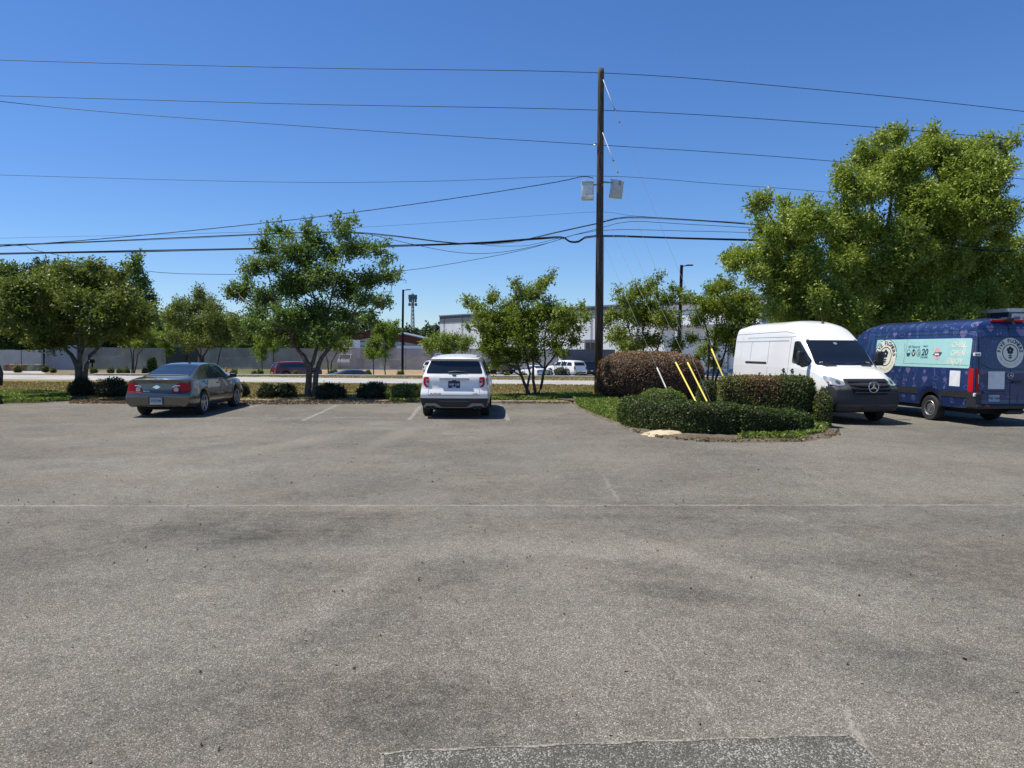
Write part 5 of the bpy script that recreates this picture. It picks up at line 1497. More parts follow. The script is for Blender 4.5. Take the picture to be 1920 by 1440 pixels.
def poly_sheet(name, pts, m, h=None):
    mb = MB(); n = len(pts)
    mb.add(pts, [tuple(range(n))])
    if h: mb.add([p for p in pts] + [(p[0], p[1], p[2] - h) for p in pts], [(i, (i + 1) % n, n + (i + 1) % n, n + i) for i in range(n)])
    o = mb.build(name, m)
    return struct(o)

# ground to the horizon
ys = [-800, 26, 49.2, 52, 55.7, 70, 130, 400, 4000]
xs = [-4000, -300, -100, -50, -20, 0, 20, 50, 100, 300, 4000]
sheet('ground', [[(x, y, tz(y) - .035) for x in xs] for y in ys], FARG)
# the car park: reaches further back beside the island
sheet('parking_lot', [[(x, y, 0) for x in (-60, -25, 0, 3.5, 3.5001, 60)] for y in (-30, 0, 10, 26.2)], ASPH)
sheet('driveway', [[(x, y, -.006) for x in (5.0, 12, 20, 60)] for y in (26.2, 29, 32)], ASPH)
# verge, street, far verge
def street_y(x, e): return 41.6 - .12 * x + e * 3.0
VX = np.linspace(-90, 5.2, 40)
sheet('verge', [[(x, 26.2 + .12 * math.sin(x * 1.7) + .05 * math.sin(x * 5), .0) for x in VX], [(x, 26.45 + .12 * math.sin(x * 1.7), .05) for x in VX], [(x, 30, .07) for x in VX], [(x, street_y(x, -1) + .1, .03) for x in VX]], DRYG)
VX2 = np.linspace(5.2, 90, 24)
sheet('verge', [[(x, 31.0, .0) for x in VX2], [(x, min(31.5, street_y(x, -1) - .2), .04) for x in VX2], [(x, street_y(x, -1) + .1, .03) for x in VX2]], DRYG)
SX = np.linspace(-150, 70, 60)
sheet('street', [[(x, street_y(x, -1) + .1 * math.sin(x * 2.3) + .07 * math.sin(x * 6.1), .034) for x in SX], [(x, street_y(x, 0), .06) for x in SX], [(x, street_y(x, 1) + .1 * math.sin(x * 1.9), .034) for x in SX]], CONC)
sheet('far_verge', [[(x, min(street_y(x, 1) - .1, 48.6), .03) for x in SX], [(x, 48.75, .05) for x in SX]], DRYG)
mb = MB()
for i in range(30):
    x0 = -28 + i * 3.0
    mb.box(x0, x0 + 2.985, 48.72, 48.98, -.05, .15, 0, .02)
struct(mb.build('far_kerb', KERBM))
mb = MB()
for i in range(11):
    x0 = -11.2 + i * 1.2
    mb.box(x0, x0 + 1.19, 26.02, 26.17, -.05, .055 + .008 * math.sin(i * 3), 0, .02)
struct(mb.build('kerb', mat('old_kerb', (.26, .24, .20), .9, var=.35, scale=4)))
FY = [49.0, 52, 55.7, 70, 95, 140]
sheet('far_lot', [[(x, y, tz(y) - .01) for x in (-26, -10, 0, 20, 90)] for y in FY], FARASPH)
sheet('mulch_bed', [[(at(px, 655, y).x, y, tz(y) + .012) for px in (-60, 100, 250, 360, 440)] for y in (49.3, 52, 55.7, 70, 99.6)], MULCH)
sheet('straw_bed', [[(at(px, 655, y).x, y, tz(y) + .012) for px in (560, 640, 760, 930)] for y in (89.5, 95, 109)], STRAW)
sheet('concrete_apron', [[(at(px, 655, y).x, y, tz(y) + .02) for px in (-60, 40, 82)] for y in (87, 92, 96)], CONC)

# stall lines and worn marks
def stripe(a, b, w, m=WORN, name='stall_line'):
    a, b = Vector(a), Vector(b); d = (b - a).normalized(); n = Vector((-d.y, d.x, 0)) * w / 2
    mb = MB(); mb.add([a - n, b - n, b + n, a + n], [(0, 1, 2, 3)])
    return struct(mb.build(name, m))
for (p0, p1) in (((767, 788), (788, 761)), ((953, 789), (938, 759)), ((568, 789), (632, 760)), ((462, 766), (496, 757))):
    a, b = gp(*p0), gp(*p1); stripe((a.x, a.y, .005), (b.x, b.y, .005), .12)
for (x0, x1, y) in ((492, 514, 773.5), (579, 593, 773.5), (940, 955, 769), (985, 1050, 781)):
    a, b = gp(x0, y), gp(x1, y); stripe((a.x, a.y, .005), (b.x, b.y, .005), .12, FAINT, name='faded_mark')
a, b = gp(-300, 784.5), gp(790, 783.5); stripe((a.x, a.y, .004), (b.x, b.y, .004), .16, FAINT, name='faded_mark')

# dark old patch at the photographer's feet
pp = [gp(*q, .006) for q in ((718, 1411), (860, 1404), (1010, 1399), (1200, 1391), (1400, 1384), (1592, 1378), (1620, 1405), (1700, 1500), (1500, 1700), (700, 1700), (712, 1500))]
jp = []
for p, q in zip(pp, pp[1:] + pp[:1]):
    k = max(2, int((q - p).length / .05))
    for i in range(k):
        v = p.lerp(q, i / k); n_ = Vector((-(q - p).y, (q - p).x, 0)).normalized()
        jp.append(v + n_ * (.012 * math.sin(v.x * 23) + .008 * math.sin(v.x * 61 + 1) + rng.normal() * .004) + Vector((0, 0, .004)))
poly_sheet('pavement_patch', jp, PATCH, .02)
edge = [gp(*q, .0125) for q in ((716, 1440), (716, 1413), (760, 1408), (860, 1403), (1010, 1398), (1200, 1390), (1400, 1383), (1592, 1377), (1612, 1392), (1640, 1422), (1660, 1445))]
mb = MB()
for p, q in zip(edge, edge[1:]):
    k = max(2, int((q - p).length / .04))
    for i in range(k):
        a, b = p.lerp(q, i / k), p.lerp(q, (i + 1) / k)
        n = Vector((-(b - a).y, (b - a).x, 0)).normalized()
        w0, w1 = .008 + .007 * math.sin(a.x * 17) + rng.uniform(-.003, .003), .009 + .004 * math.sin(a.x * 29 + 2) + rng.uniform(-.002, .002)
        mb.add([a - n * w0, b - n * w0, b + n * w1, a + n * w1], [(0, 1, 2, 3)])
struct(mb.build('patch_edge', mat('sandy_edge', (.20, .183, .147), .95, var=.7, scale=60)))

# planting island
isl = [gp(*q) for q in ((1068, 750), (1082, 766), (1118, 782), (1158, 798), (1196, 812), (1250, 823), (1330, 829.5), (1430, 831), (1515, 828), (1560, 822), (1574, 813), (1560, 801))]
isl = [Vector((p.x, p.y, 0)) for p in isl] + [Vector((7.9, 20.2, 0)), Vector((7.2, 22.5, 0)), Vector((6.6, 25.5, 0)), Vector((6.3, 29, 0)), Vector((6.0, 32, 0)), Vector((0, 30, 0))]
cen = Vector((4.2, 22.5, 0))
fine = []
for p, q in zip(isl, isl[1:] + isl[:1]):
    for i in range(6): fine.append(p.lerp(q, i / 6))
rows = []
for s, z in ((1.0, -.01), (.975, .035), (.92, .06), (.6, .085), (.01, .09)):
    rows.append([cen.lerp(p, s) + Vector((0, 0, z)) + (Vector(rng.normal(size=3)) * .006 if .9 < s else Vector()) for p in fine + fine[:1]])
for r in rows: r[-1] = r[0]
sheet('planting_island', rows, SOIL)

# ------------------------------------------------------------------ low ground plants (stuff)
def in_polys(polys, n_per_m2):
    out = []
    for poly in polys:
        P = np.array([(p[0], p[1]) for p in poly]); lo, hi = P.min(0), P.max(0)
        n = int(np.prod(hi - lo) * n_per_m2)
        q = rng.uniform(lo, hi, size=(n, 2)); out.append(q[pnp(q[:, 0], q[:, 1], P)])
    return np.concatenate(out)

def blades(name, pts, z0, h, L, W, m, label, cat, lean=.5, thick=0.0):
    n = len(pts)
    P = np.column_stack([pts, np.full(n, z0) + rng.random(n) ** 1.5 * thick + h * .4])
    A = np.array([0, 0, 1.0]) + rng.normal(size=(n, 3)) * lean
    V, Q = leaf_arrays(P, A, rng.normal(size=(n, 3)) + np.array([0, 0, .4]), L * rng.uniform(.6, 1.4, n), W * rng.uniform(.7, 1.3, n))
    o = obj_from(name, np_mesh(name, V, Q, [m], None, np.clip(.5 + rng.normal(size=n) * .25, 0, 1)))
    return stuff(o, label, cat)

L_DRY = leaf_mat('dry_blades', [(0, (.12, .10, .035)), (.45, (.24, .195, .085)), (.8, (.34, .28, .14)), (1, (.12, .13, .035))], .2, spec=.1)
L_LITTER = leaf_mat('leaf_litter', [(0, (.10, .065, .035)), (.5, (.20, .135, .08)), (1, (.33, .25, .17))], .1, spec=.1)
w = rng.uniform((-30, 26.5), (7, 38.5), size=(62000, 2))
w = w[w[:, 1] < 38.7 - .12 * w[:, 0]]
w = w[~((w[:, 0] > 5.0) & (w[:, 1] < 31.5))]
w2 = rng.uniform((-40, 43.6), (12, 48.6), size=(14000, 2)); w2 = w2[w2[:, 1] > 44.7 - .12 * w2[:, 0]]
blades('dry_grass', np.concatenate([w, w2]), .05, .05, .11, .035, L_DRY, 'short dry tan grass along both sides of the street', 'grass', .8)
def gpoly(q): return [gp(*p) for p in q]
cov = [gpoly([(-40, 738), (60, 737), (128, 741), (134, 752), (60, 756), (-40, 757)]), gpoly([(1074, 751), (1120, 745), (1160, 742), (1158, 795), (1150, 792), (1118, 780), (1086, 766)]), gpoly([(915, 747), (1000, 744), (1110, 740), (1112, 749), (1000, 753), (915, 753)]),
       gpoly([(1480, 818), (1505, 800), (1545, 790), (1556, 800), (1545, 814), (1500, 826), (1380, 827), (1400, 820)]), gpoly([(730, 742), (790, 742), (790, 755), (730, 755)])]
blades('ground_cover', in_polys(cov, 900), .04, .05, .085, .05, L_COVER, 'low bright green creeping plants at the edge of the car park', 'ground cover', 1.0, .10)
lit = [gpoly([(130, 748), (760, 748), (760, 757), (480, 759), (130, 757)]), gpoly([(940, 748), (1075, 748), (1085, 757), (940, 757)]), gpoly([(1160, 796), (1210, 800), (1290, 812), (1500, 818), (1570, 806), (1576, 816), (1500, 829), (1330, 830), (1240, 822), (1190, 811)])]
blades('leaf_litter', in_polys(lit, 420), .012, .0, .07, .045, L_LITTER, 'brown fallen leaves and twigs under the trees and hedges', 'leaf litter', 3.0, .03)
# scattered crumbs, leaves and pale pebbles on the asphalt
q = rng.uniform((-9, 3.0), (9, 20), size=(900, 2)); q = q[np.abs(q[:, 0]) < .75 * q[:, 1] + .3]
blades('lot_debris', q, .008, 0, .028, .020, L_LITTER, 'scattered dry leaf crumbs and grit on the asphalt', 'debris', 4.0, .004)
# sand pile at the island's edge
c = gp(1252, 818)
rows = []
for i, s in enumerate((1.0, .8, .55, .3, .02)):
    r = []
    for k in range(33):
        a = 2 * math.pi * (k % 32) / 32
        q = 1 + .18 * math.sin(3 * a + 1) + .1 * math.sin(7 * a)
        r.append((c.x + math.cos(a) * .55 * s * q, c.y + .18 + math.sin(a) * .34 * s * q, (-.01, .05, .085, .105, .11)[i] + .01 * math.sin(5 * a + i)))
    rows.append(r)
o = sheet('sand_pile', rows, SAND, False); tag(o, 'small heap of yellow sand spilling from under the low hedge', 'sand')
# ------------------------------------------------------------------ hedges and shrubs of the car park
def path_px(pts, back):
    out = []
    for (px, py) in pts:
        g = gp(px, py); d = Vector((g.x, g.y, 0)).normalized(); out.append((g.x + d.x * back, g.y + d.y * back))
    return out
def hedge(name, label, path, w, h0, h1, n, L, W, lm, tintf=None, shoots=0, amp=.035, group=None):
    cv, ct = hedge_core(path, w, h0, h1, .16, amp)
    o0 = np.array([path[0][0], path[0][1], 0.0])
    me = dress(name, cv - o0, ct, n, L, W, lm, lift=(-.05, .045), tintf=(lambda P: tintf(P + o0)) if tintf else None, shoots=shoots, rnd=.8)
    o = obj_from(name, me); o.location = o0
    return tag(o, label, 'hedge', group)
hedge('clipped_hedge', 'long low dark green clipped hedge curving along the front of the island', path_px([(1188, 796), (1218, 808), (1290, 817), (1379, 820)], .42), .80, .67, .68, 27000, .052, .034, L_HEDGE, shoots=30, amp=.026)
hedge('clipped_hedge', 'short low clipped hedge whose top slopes down towards the van', path_px([(1378, 821), (1440, 820), (1500, 815)], .42), .78, .66, .43, 15000, .052, .034, L_HEDGE, shoots=40)
def brown_mid(P): return .42 + .42 * np.exp(-((P[:, 0] - 6.15) / .75) ** 2) * np.clip((P[:, 2] - .25) / .6, 0, 1) + .1 * np.sin(P[:, 0] * 4)
p0, p1 = at(1352, 700, 19.5), at(1530, 700, 18.95)
hedge('clipped_hedge', 'tall square clipped hedge with a reddish brown patch, in front of the white van', [(p0.x, p0.y), ((p0.x + p1.x) / 2, (p0.y + p1.y) / 2 + .05), (p1.x - .1, p1.y)], 1.25, 1.16, 1.19, 34000, .056, .036, L_MIX, brown_mid, 90)
g = at(1217, 700, 28.2)
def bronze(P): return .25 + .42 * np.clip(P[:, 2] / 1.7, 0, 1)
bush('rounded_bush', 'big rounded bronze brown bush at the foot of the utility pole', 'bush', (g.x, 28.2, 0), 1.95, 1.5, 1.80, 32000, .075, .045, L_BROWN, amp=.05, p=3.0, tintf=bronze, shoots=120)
for (px, Y, rx, ry, h, n, lab, lm) in (
        (1243, 19.3, .60, .5, .80, 8000, 'bright green mound bush behind the long low hedge', L_COVER), (1328, 22.6, .30, .3, .92, 4000, 'small leafy shrub beside the yellow guy wire guards', L_HEDGE), (1543, 18.25, .15, .3, .84, 2600, 'narrow green shrub squeezed between the tall hedge and the white van', L_MIX)):
    g = at(px, 700, Y); bush('shrub', lab, 'shrub', (g.x, Y, .03), rx, ry, h, n, .055, .036, lm, amp=.12, shoots=30)
for (px, wpx, top, lab, Y) in (
        (153, 44, 708, 'dark loose shrub wrapped round the trunk of the dense crape myrtle', 27.6), (211, 62, 708, 'wide dark shrub between the dense crape myrtle and the sedan', 27.2), (450, 26, 719, 'dark shrub peeping out past the bonnet of the sedan', 27.4), (501, 36, 722, 'sunlit small shrub, first of a touching pair near the sedan', 27.0),
        (535, 38, 721, 'darker small shrub touching the sunlit one, before the open crape myrtle', 27.2), (619, 56, 720, 'dark spiky shrub in the shade of the open crape myrtle', 27.0), (702, 62, 716, 'square dark twiggy shrub halfway between crape myrtle and white vehicle', 27.2)):
    k = Y / F; h = at(px, top, Y).z
    g = at(px, 700, Y)
    bush('shrub', lab, 'shrub', (g.x, Y, .02), wpx / 2 * k * .86, wpx / 2 * k * .8, (h - .02) * .84, 3600, .07, .04, L_SHRUB, 'shrubs along the edge of the car park', amp=.34, p=2.05, shoots=110, lift=(-.05, .12))
g = at(764, 700, 26.7)
bush('spreading_juniper', 'low spreading green juniper beside the white vehicle', 'shrub', (g.x, 26.7, .02), .75, .6, .52, 7000, .07, .035, L_COVER, amp=.25, p=2.1, shoots=60)

# ------------------------------------------------------------------ crape myrtles and other trees near by
G1 = 'crape myrtles along the verge'
g = gp(152, 744)
tree('crape_myrtle', 'dense dark olive crape myrtle behind the sedan, with a low fork', 'tree', Vector((g.x, g.y, 0)),
     [[(149, 744, .13), (147, 700, .115), (140, 676, .09), (124, 656, .06), (112, 640, .04)], [(151, 744, .12), (150, 695, .1), (149, 655, .07), (147, 620, .05), (150, 580, .03)], [(156, 742, .11), (160, 700, .09), (168, 668, .07), (190, 645, .045), (205, 620, .03)], [(147, 676, .06), (160, 640, .04), (170, 600, .03)]],
     [(30, 580, 35, 32), (60, 545, 35, 30), (36, 615, 30, 22), (100, 525, 35, 24), (150, 515, 40, 22), (110, 570, 45, 38), (160, 560, 45, 40), (205, 535, 33, 30), (178, 500, 18, 10), (230, 570, 38, 33), (262, 590, 28, 28), (190, 605, 40, 28), (130, 615, 40, 26), (80, 615, 28, 22), (245, 612, 33, 18), (75, 640, 22, 12), (20, 540, 18, 14), (225, 632, 22, 12), (10, 600, 20, 20), (115, 505, 20, 10), (225, 515, 14, 12), (100, 640, 25, 14), (170, 635, 20, 12)],
     15, .24, .11, .066, L_OLIVE, BARK, group=G1, depth=125, dens=1.3, tw=.3, fill=.4, spray=1.25)
g = gp(582, 747)
tree('crape_myrtle', 'open spreading crape myrtle with long leafy sprays, between sedan and white vehicle', 'tree', Vector((g.x, g.y, 0)),
     [[(577, 747, .14), (579, 715, .12), (580, 690, .11), (570, 668, .085), (553, 648, .06), (540, 620, .045), (520, 570, .03), (500, 500, .02)], [(580, 692, .085), (592, 660, .07), (598, 625, .05), (590, 560, .035), (560, 470, .02)], [(588, 745, .11), (592, 705, .10), (598, 682, .09), (612, 660, .07), (630, 640, .055), (655, 600, .04), (690, 540, .025)], [(612, 660, .05), (612, 600, .04), (640, 500, .025), (650, 450, .015)], [(556, 650, .05), (525, 628, .035), (480, 580, .025), (450, 555, .015)], [(640, 630, .04), (690, 590, .03), (725, 560, .018)]],
     [(436, 548, 16, 12), (458, 545, 22, 18), (476, 500, 22, 18), (462, 520, 10, 8), (497, 460, 20, 18), (505, 432, 10, 9), (522, 430, 12, 9), (545, 470, 28, 24), (540, 440, 12, 12), (590, 450, 24, 20), (578, 418, 7, 7), (575, 432, 10, 8), (640, 432, 18, 16), (633, 412, 7, 6), (664, 412, 8, 7), (655, 425, 8, 7), (662, 468, 26, 20), (690, 462, 10, 8), (706, 470, 14, 9), (722, 458, 8, 5), (720, 492, 12, 7), (733, 478, 7, 5), (725, 518, 22, 10), (745, 513, 6, 5), (690, 525, 28, 16), (710, 565, 22, 10), (730, 565, 8, 6), (655, 545, 32, 24), (600, 520, 34, 28), (550, 530, 34, 26), (500, 560, 32, 24), (478, 590, 22, 14), (540, 590, 34, 22), (600, 585, 36, 24), (650, 592, 28, 16), (522, 618, 20, 10), (590, 622, 26, 12), (515, 495, 22, 18), (620, 480, 22, 18), (570, 490, 22, 16), (640, 612, 18, 8), (680, 562, 18, 12), (495, 615, 14, 7), (500, 622, 20, 10), (545, 632, 26, 11), (610, 636, 26, 10), (655, 618, 22, 11), (690, 598, 18, 9), (575, 610, 30, 16), (470, 605, 14, 8)],
     14, .20, .10, .06, L_GREEN, BARK, group=G1, depth=100, tw=.5, dens=1.1, fill=.9, spray=1.5)
g = gp(1001, 747)
tree('crape_myrtle', 'small multi stemmed crape myrtle between the white vehicle and the utility pole', 'tree', Vector((g.x, g.y, 0)),
     [[(997, 747, .07), (988, 730, .062), (978, 705, .052), (972, 685, .045), (955, 665, .032), (930, 640, .02)], [(1001, 747, .065), (1000, 715, .055), (1000, 685, .045), (1002, 640, .035), (1005, 590, .02)], [(1006, 747, .065), (1014, 728, .055), (1019, 700, .048), (1026, 685, .04), (1045, 660, .03), (1062, 630, .02)], [(988, 730, .05), (994, 700, .042), (985, 660, .03), (975, 610, .02)], [(1020, 697, .035), (1020, 650, .028), (1030, 600, .018)], [(1019, 690, .035), (1006, 676, .03), (990, 650, .02)]],
     [(872, 566, 8, 6), (890, 575, 15, 9), (880, 560, 6, 5), (922, 562, 13, 9), (925, 552, 6, 6), (900, 588, 14, 8), (925, 595, 28, 20), (958, 575, 20, 14), (968, 540, 9, 7), (966, 526, 5, 6), (975, 555, 14, 10), (1000, 552, 22, 18), (1015, 535, 10, 8), (1030, 522, 8, 7), (1036, 512, 5, 5), (985, 598, 40, 28), (1030, 583, 26, 20), (1058, 585, 20, 8), (1092, 576, 9, 6), (1070, 600, 18, 10), (1100, 595, 10, 5), (1048, 615, 26, 20), (918, 632, 22, 16), (940, 655, 20, 18), (905, 612, 18, 8), (990, 635, 34, 22), (930, 680, 12, 10), (1075, 638, 15, 10), (1085, 615, 10, 8), (955, 620, 24, 16), (1040, 645, 18, 12), (880, 612, 8, 5), (930, 665, 16, 16), (970, 670, 18, 12), (1000, 665, 20, 12), (925, 692, 9, 8), (1050, 660, 14, 9), (910, 650, 14, 12)],
     13, .18, .092, .056, L_CRAPE, BARKD, group=G1, depth=85, tw=.4, dens=1.15, fill=1.0, spray=1.5)
g = at(1212, 740, 33.5)
tree('crape_myrtle', 'thin crape myrtle rising behind the bronze bush and the guy wires', 'tree', Vector((g.x, 33.5, .05)),
     [[(1205, 730, .05), (1198, 690, .04), (1185, 640, .03), (1170, 590, .02)], [(1210, 730, .05), (1208, 680, .04), (1205, 630, .03), (1210, 570, .02)], [(1214, 730, .05), (1225, 680, .04), (1240, 630, .03), (1250, 580, .02)], [(1216, 730, .045), (1245, 680, .035), (1268, 645, .02)]],
     [(1140, 598, 12, 9), (1152, 590, 14, 12), (1172, 562, 20, 14), (1160, 545, 8, 6), (1195, 548, 22, 16), (1222, 532, 14, 9), (1236, 518, 8, 6), (1215, 545, 14, 10), (1250, 560, 20, 12), (1262, 540, 8, 6), (1275, 548, 12, 7), (1200, 590, 36, 26), (1250, 600, 28, 20), (1160, 628, 26, 20), (1215, 638, 30, 16), (1268, 645, 16, 12), (1130, 612, 8, 6), (1180, 650, 24, 12), (1285, 560, 10, 6)],
     12, .19, .10, .06, L_CRAPE, BARKD, group=G1, depth=80, tw=.4, dens=1.0, fill=.9, spray=1.5)
g = at(1336, 740, 33.0)
tree('crape_myrtle', 'dark stemmed crape myrtle growing behind the back of the white van', 'tree', Vector((g.x, 33.0, .05)),
     [[(1328, 730, .06), (1328, 690, .05), (1330, 640, .04), (1315, 580, .02)], [(1334, 730, .06), (1338, 690, .055), (1340, 640, .04), (1345, 580, .025)], [(1340, 730, .06), (1350, 690, .05), (1365, 630, .035), (1390, 580, .02)]],
     [(1306, 562, 16, 9), (1290, 555, 9, 6), (1338, 545, 20, 13), (1332, 538, 9, 6), (1365, 535, 18, 11), (1355, 525, 8, 6), (1398, 560, 26, 18), (1350, 578, 32, 20), (1310, 598, 20, 14), (1400, 595, 28, 22), (1358, 625, 32, 20), (1328, 655, 22, 14), (1298, 635, 13, 10), (1385, 650, 18, 18), (1420, 578, 16, 14), (1340, 680, 16, 12), (1308, 668, 10, 8), (1375, 560, 20, 14)],
     13, .19, .10, .06, L_CRAPE, BARKD, group=G1, depth=85, tw=.4, dens=1.0, fill=.8, spray=1.5)
OAKG = 'tall oaks beyond the vans'
g = at(1560, 740, 28.0)
tree('oak_tree', 'yellow green oak with low side boughs rising behind the white van', 'tree', Vector((g.x, 28.0, .0)),
     [[(1560, 735, .2), (1555, 660, .17), (1540, 590, .12), (1510, 520, .08), (1480, 450, .05), (1440, 400, .03)], [(1556, 650, .1), (1570, 570, .08), (1580, 490, .05)], [(1545, 600, .08), (1480, 555, .06), (1430, 520, .045), (1400, 500, .03)]],
     [(1380, 492, 22, 18), (1368, 480, 14, 12), (1405, 480, 22, 18), (1430, 470, 22, 20), (1415, 515, 22, 14), (1432, 425, 20, 22), (1422, 385, 17, 20), (1436, 372, 12, 10), (1450, 440, 18, 18), (1478, 415, 24, 24), (1472, 385, 16, 14), (1512, 385, 16, 18), (1505, 420, 26, 24), (1498, 455, 30, 24), (1465, 505, 30, 26), (1520, 500, 36, 32), (1480, 550, 32, 28), (1545, 550, 38, 32), (1500, 600, 34, 22), (1570, 600, 38, 24), (1580, 470, 30, 30), (1450, 580, 20, 14), (1445, 545, 16, 14), (1535, 615, 40, 16), (1610, 615, 40, 16), (1465, 605, 24, 12), (1585, 505, 34, 34), (1592, 555, 36, 34), (1572, 445, 24, 26), (1600, 590, 34, 24), (1560, 420, 16, 18)],
     17, .28, .135, .06, L_OAK, BARKD, twig=.014, group=OAKG, depth=120, tw=.1, limb=.05, dens=1.55, fill=.5, fillr=1.6, upb=.45, region=([(1352, 490), (1370, 468), (1405, 470), (1412, 440), (1408, 370), (1440, 362), (1460, 400), (1500, 375), (1530, 380), (1560, 420), (1595, 470), (1605, 560), (1600, 630), (1460, 630), (1440, 560), (1400, 530), (1365, 515)], 26, 16, 30))
g = at(1700, 740, 30.4)
tree('oak_tree', 'tallest yellow green oak, its crown reaching above the power lines', 'tree', Vector((g.x, 30.4, .0)),
     [[(1700, 720, .3), (1698, 640, .26), (1690, 560, .2), (1660, 480, .13), (1635, 400, .08), (1640, 300, .04)], [(1692, 570, .14), (1720, 480, .11), (1740, 390, .07), (1720, 300, .04)], [(1698, 600, .12), (1770, 500, .09), (1820, 400, .06), (1850, 320, .03)], [(1660, 480, .08), (1665, 420, .07), (1680, 330, .04)]],
     [(1585, 340, 24, 28), (1578, 320, 14, 12), (1592, 375, 22, 20), (1625, 300, 26, 28), (1615, 275, 14, 10), (1670, 262, 25, 20), (1690, 248, 16, 10), (1648, 265, 14, 12), (1645, 345, 34, 32), (1700, 310, 38, 32), (1742, 262, 18, 16), (1752, 242, 12, 8), (1735, 290, 20, 20), (1600, 420, 34, 28), (1650, 435, 38, 32), (1722, 380, 42, 36), (1690, 478, 42, 36), (1775, 295, 26, 22), (1800, 270, 14, 12), (1795, 345, 38, 34), (1760, 435, 42, 36), (1640, 515, 38, 32), (1720, 555, 44, 36), (1655, 590, 40, 26), (1830, 288, 26, 20), (1850, 262, 12, 10), (1858, 335, 34, 34), (1880, 275, 16, 18), (1905, 260, 8, 12), (1885, 310, 16, 20), (1830, 405, 38, 34), (1790, 495, 40, 34), (1875, 395, 18, 14), (1895, 385, 12, 6), (1745, 610, 44, 20), (1690, 610, 44, 18), (1770, 560, 44, 36), (1800, 600, 44, 24), (1640, 560, 40, 30), (1600, 520, 34, 30), (1600, 580, 36, 26), (1745, 520, 40, 30), (1845, 560, 40, 34), (1720, 600, 50, 24), (1610, 470, 30, 26), (1830, 500, 36, 32), (1820, 450, 30, 24), (1875, 440, 20, 18), (1560, 400, 12, 12)],
     17, .30, .14, .062, L_OAK, BARKD, twig=.016, group=OAKG, depth=150, tw=.08, limb=.07, dens=1.5, fill=.45, fillr=1.6, upb=.45, region=([(1568, 330), (1600, 290), (1640, 245), (1690, 238), (1745, 245), (1800, 262), (1870, 255), (1918, 275), (1912, 330), (1885, 370), (1905, 400), (1890, 480), (1880, 560), (1850, 630), (1590, 630), (1580, 560), (1575, 450), (1560, 390)], 42, 24, 42))
g = at(1885, 740, 34.0)
tree('oak_tree', 'shaded oak over the blue van, its leaves reaching down to the roof', 'tree', Vector((g.x, 34.0, .0)),
     [[(1885, 720, .22), (1882, 640, .18), (1870, 560, .12), (1850, 480, .06)], [(1880, 620, .1), (1920, 540, .08), (1930, 470, .04)]],
     [(1840, 482, 30, 26), (1880, 470, 26, 20), (1868, 445, 10, 10), (1905, 455, 16, 16), (1912, 515, 28, 34), (1860, 535, 38, 34), (1830, 585, 36, 30), (1900, 580, 38, 30), (1945, 480, 34, 34), (1960, 560, 44, 44), (1800, 615, 36, 16), (1860, 610, 40, 18), (1960, 430, 30, 30), (1780, 590, 30, 24)],
     17, .30, .14, .062, L_OAK, BARKD, twig=.014, group=OAKG, depth=120, tw=.08, limb=.05, dens=1.2, fill=2.0, fillr=2.3)

# ------------------------------------------------------------------ trees across the street
G2 = 'crape myrtles across the street'
def crape_far(label, px, Y, base_py, lobes, stems, lm=L_CRAPE, L=.15, cl=.36, depth=70):
    g = fg(px, Y); tree('crape_myrtle', label, 'tree', g, stems, lobes, 12, cl, L, L * .62, lm, BARKD, .016, G2, depth, tw=.25, dens=1.5)
crape_far('bushy olive crape myrtle across the street, seen above the roof of the sedan', 378, 54, 700, [(320, 590, 16, 14), (335, 575, 16, 14), (345, 610, 24, 20), (360, 580, 22, 20), (372, 552, 12, 10), (372, 542, 6, 7), (385, 570, 22, 18), (400, 580, 18, 16), (405, 605, 26, 20), (375, 610, 26, 22), (430, 610, 20, 14), (440, 600, 12, 9), (325, 630, 18, 10), (360, 635, 22, 12), (420, 632, 24, 12), (450, 622, 14, 9), (390, 640, 20, 10), (355, 652, 14, 8)],
          [[(376, 705, .13), (376, 672, .11), (368, 655, .08), (350, 620, .04)], [(378, 700, .1), (381, 668, .08), (395, 640, .06), (405, 600, .03)], [(408, 705, .06), (410, 672, .05), (420, 640, .03)], [(376, 690, .06), (376, 640, .05), (374, 580, .02)]], L_OLIVE, .14, .34, 85)
crape_far('small flat topped crape myrtle with three bare stems before the grey fence', 250, 88, 697, [(236, 632, 15, 9), (250, 622, 16, 9), (268, 620, 15, 7), (285, 624, 12, 6), (275, 632, 16, 7), (256, 636, 18, 8), (232, 642, 9, 6), (288, 634, 8, 5), (262, 645, 14, 6)],
          [[(247, 699, .08), (247, 665, .06), (240, 640, .03)], [(250, 699, .08), (250, 660, .06), (256, 635, .03)], [(252, 699, .08), (258, 665, .06), (275, 640, .03)]], L_CRAPE, .2, .5, 40)
crape_far('yellowing crape myrtle half hidden behind the open crape myrtle', 617, 92, 697, [(650, 628, 9, 7), (640, 640, 12, 8), (655, 645, 8, 7), (630, 650, 12, 8), (612, 645, 12, 8), (600, 650, 10, 7), (645, 655, 8, 5)],
          [[(616, 699, .1), (615, 680, .08), (608, 660, .05)], [(619, 699, .1), (621, 680, .08), (635, 655, .05)]], L_CRAPE, .2, .5, 30)
crape_far('broad low yellowish crape myrtle just behind the roof of the white vehicle', 842, 84, 700, [(800, 645, 12, 8), (815, 636, 14, 8), (835, 632, 14, 7), (855, 634, 14, 7), (872, 640, 12, 8), (884, 636, 8, 5), (826, 648, 18, 9), (850, 648, 18, 9), (806, 655, 9, 5), (870, 652, 12, 6), (838, 658, 14, 6)],
          [[(840, 699, .1), (838, 670, .07), (822, 650, .03)], [(843, 699, .1), (845, 670, .07), (862, 648, .03)]], L_CRAPE, .2, .5, 40)
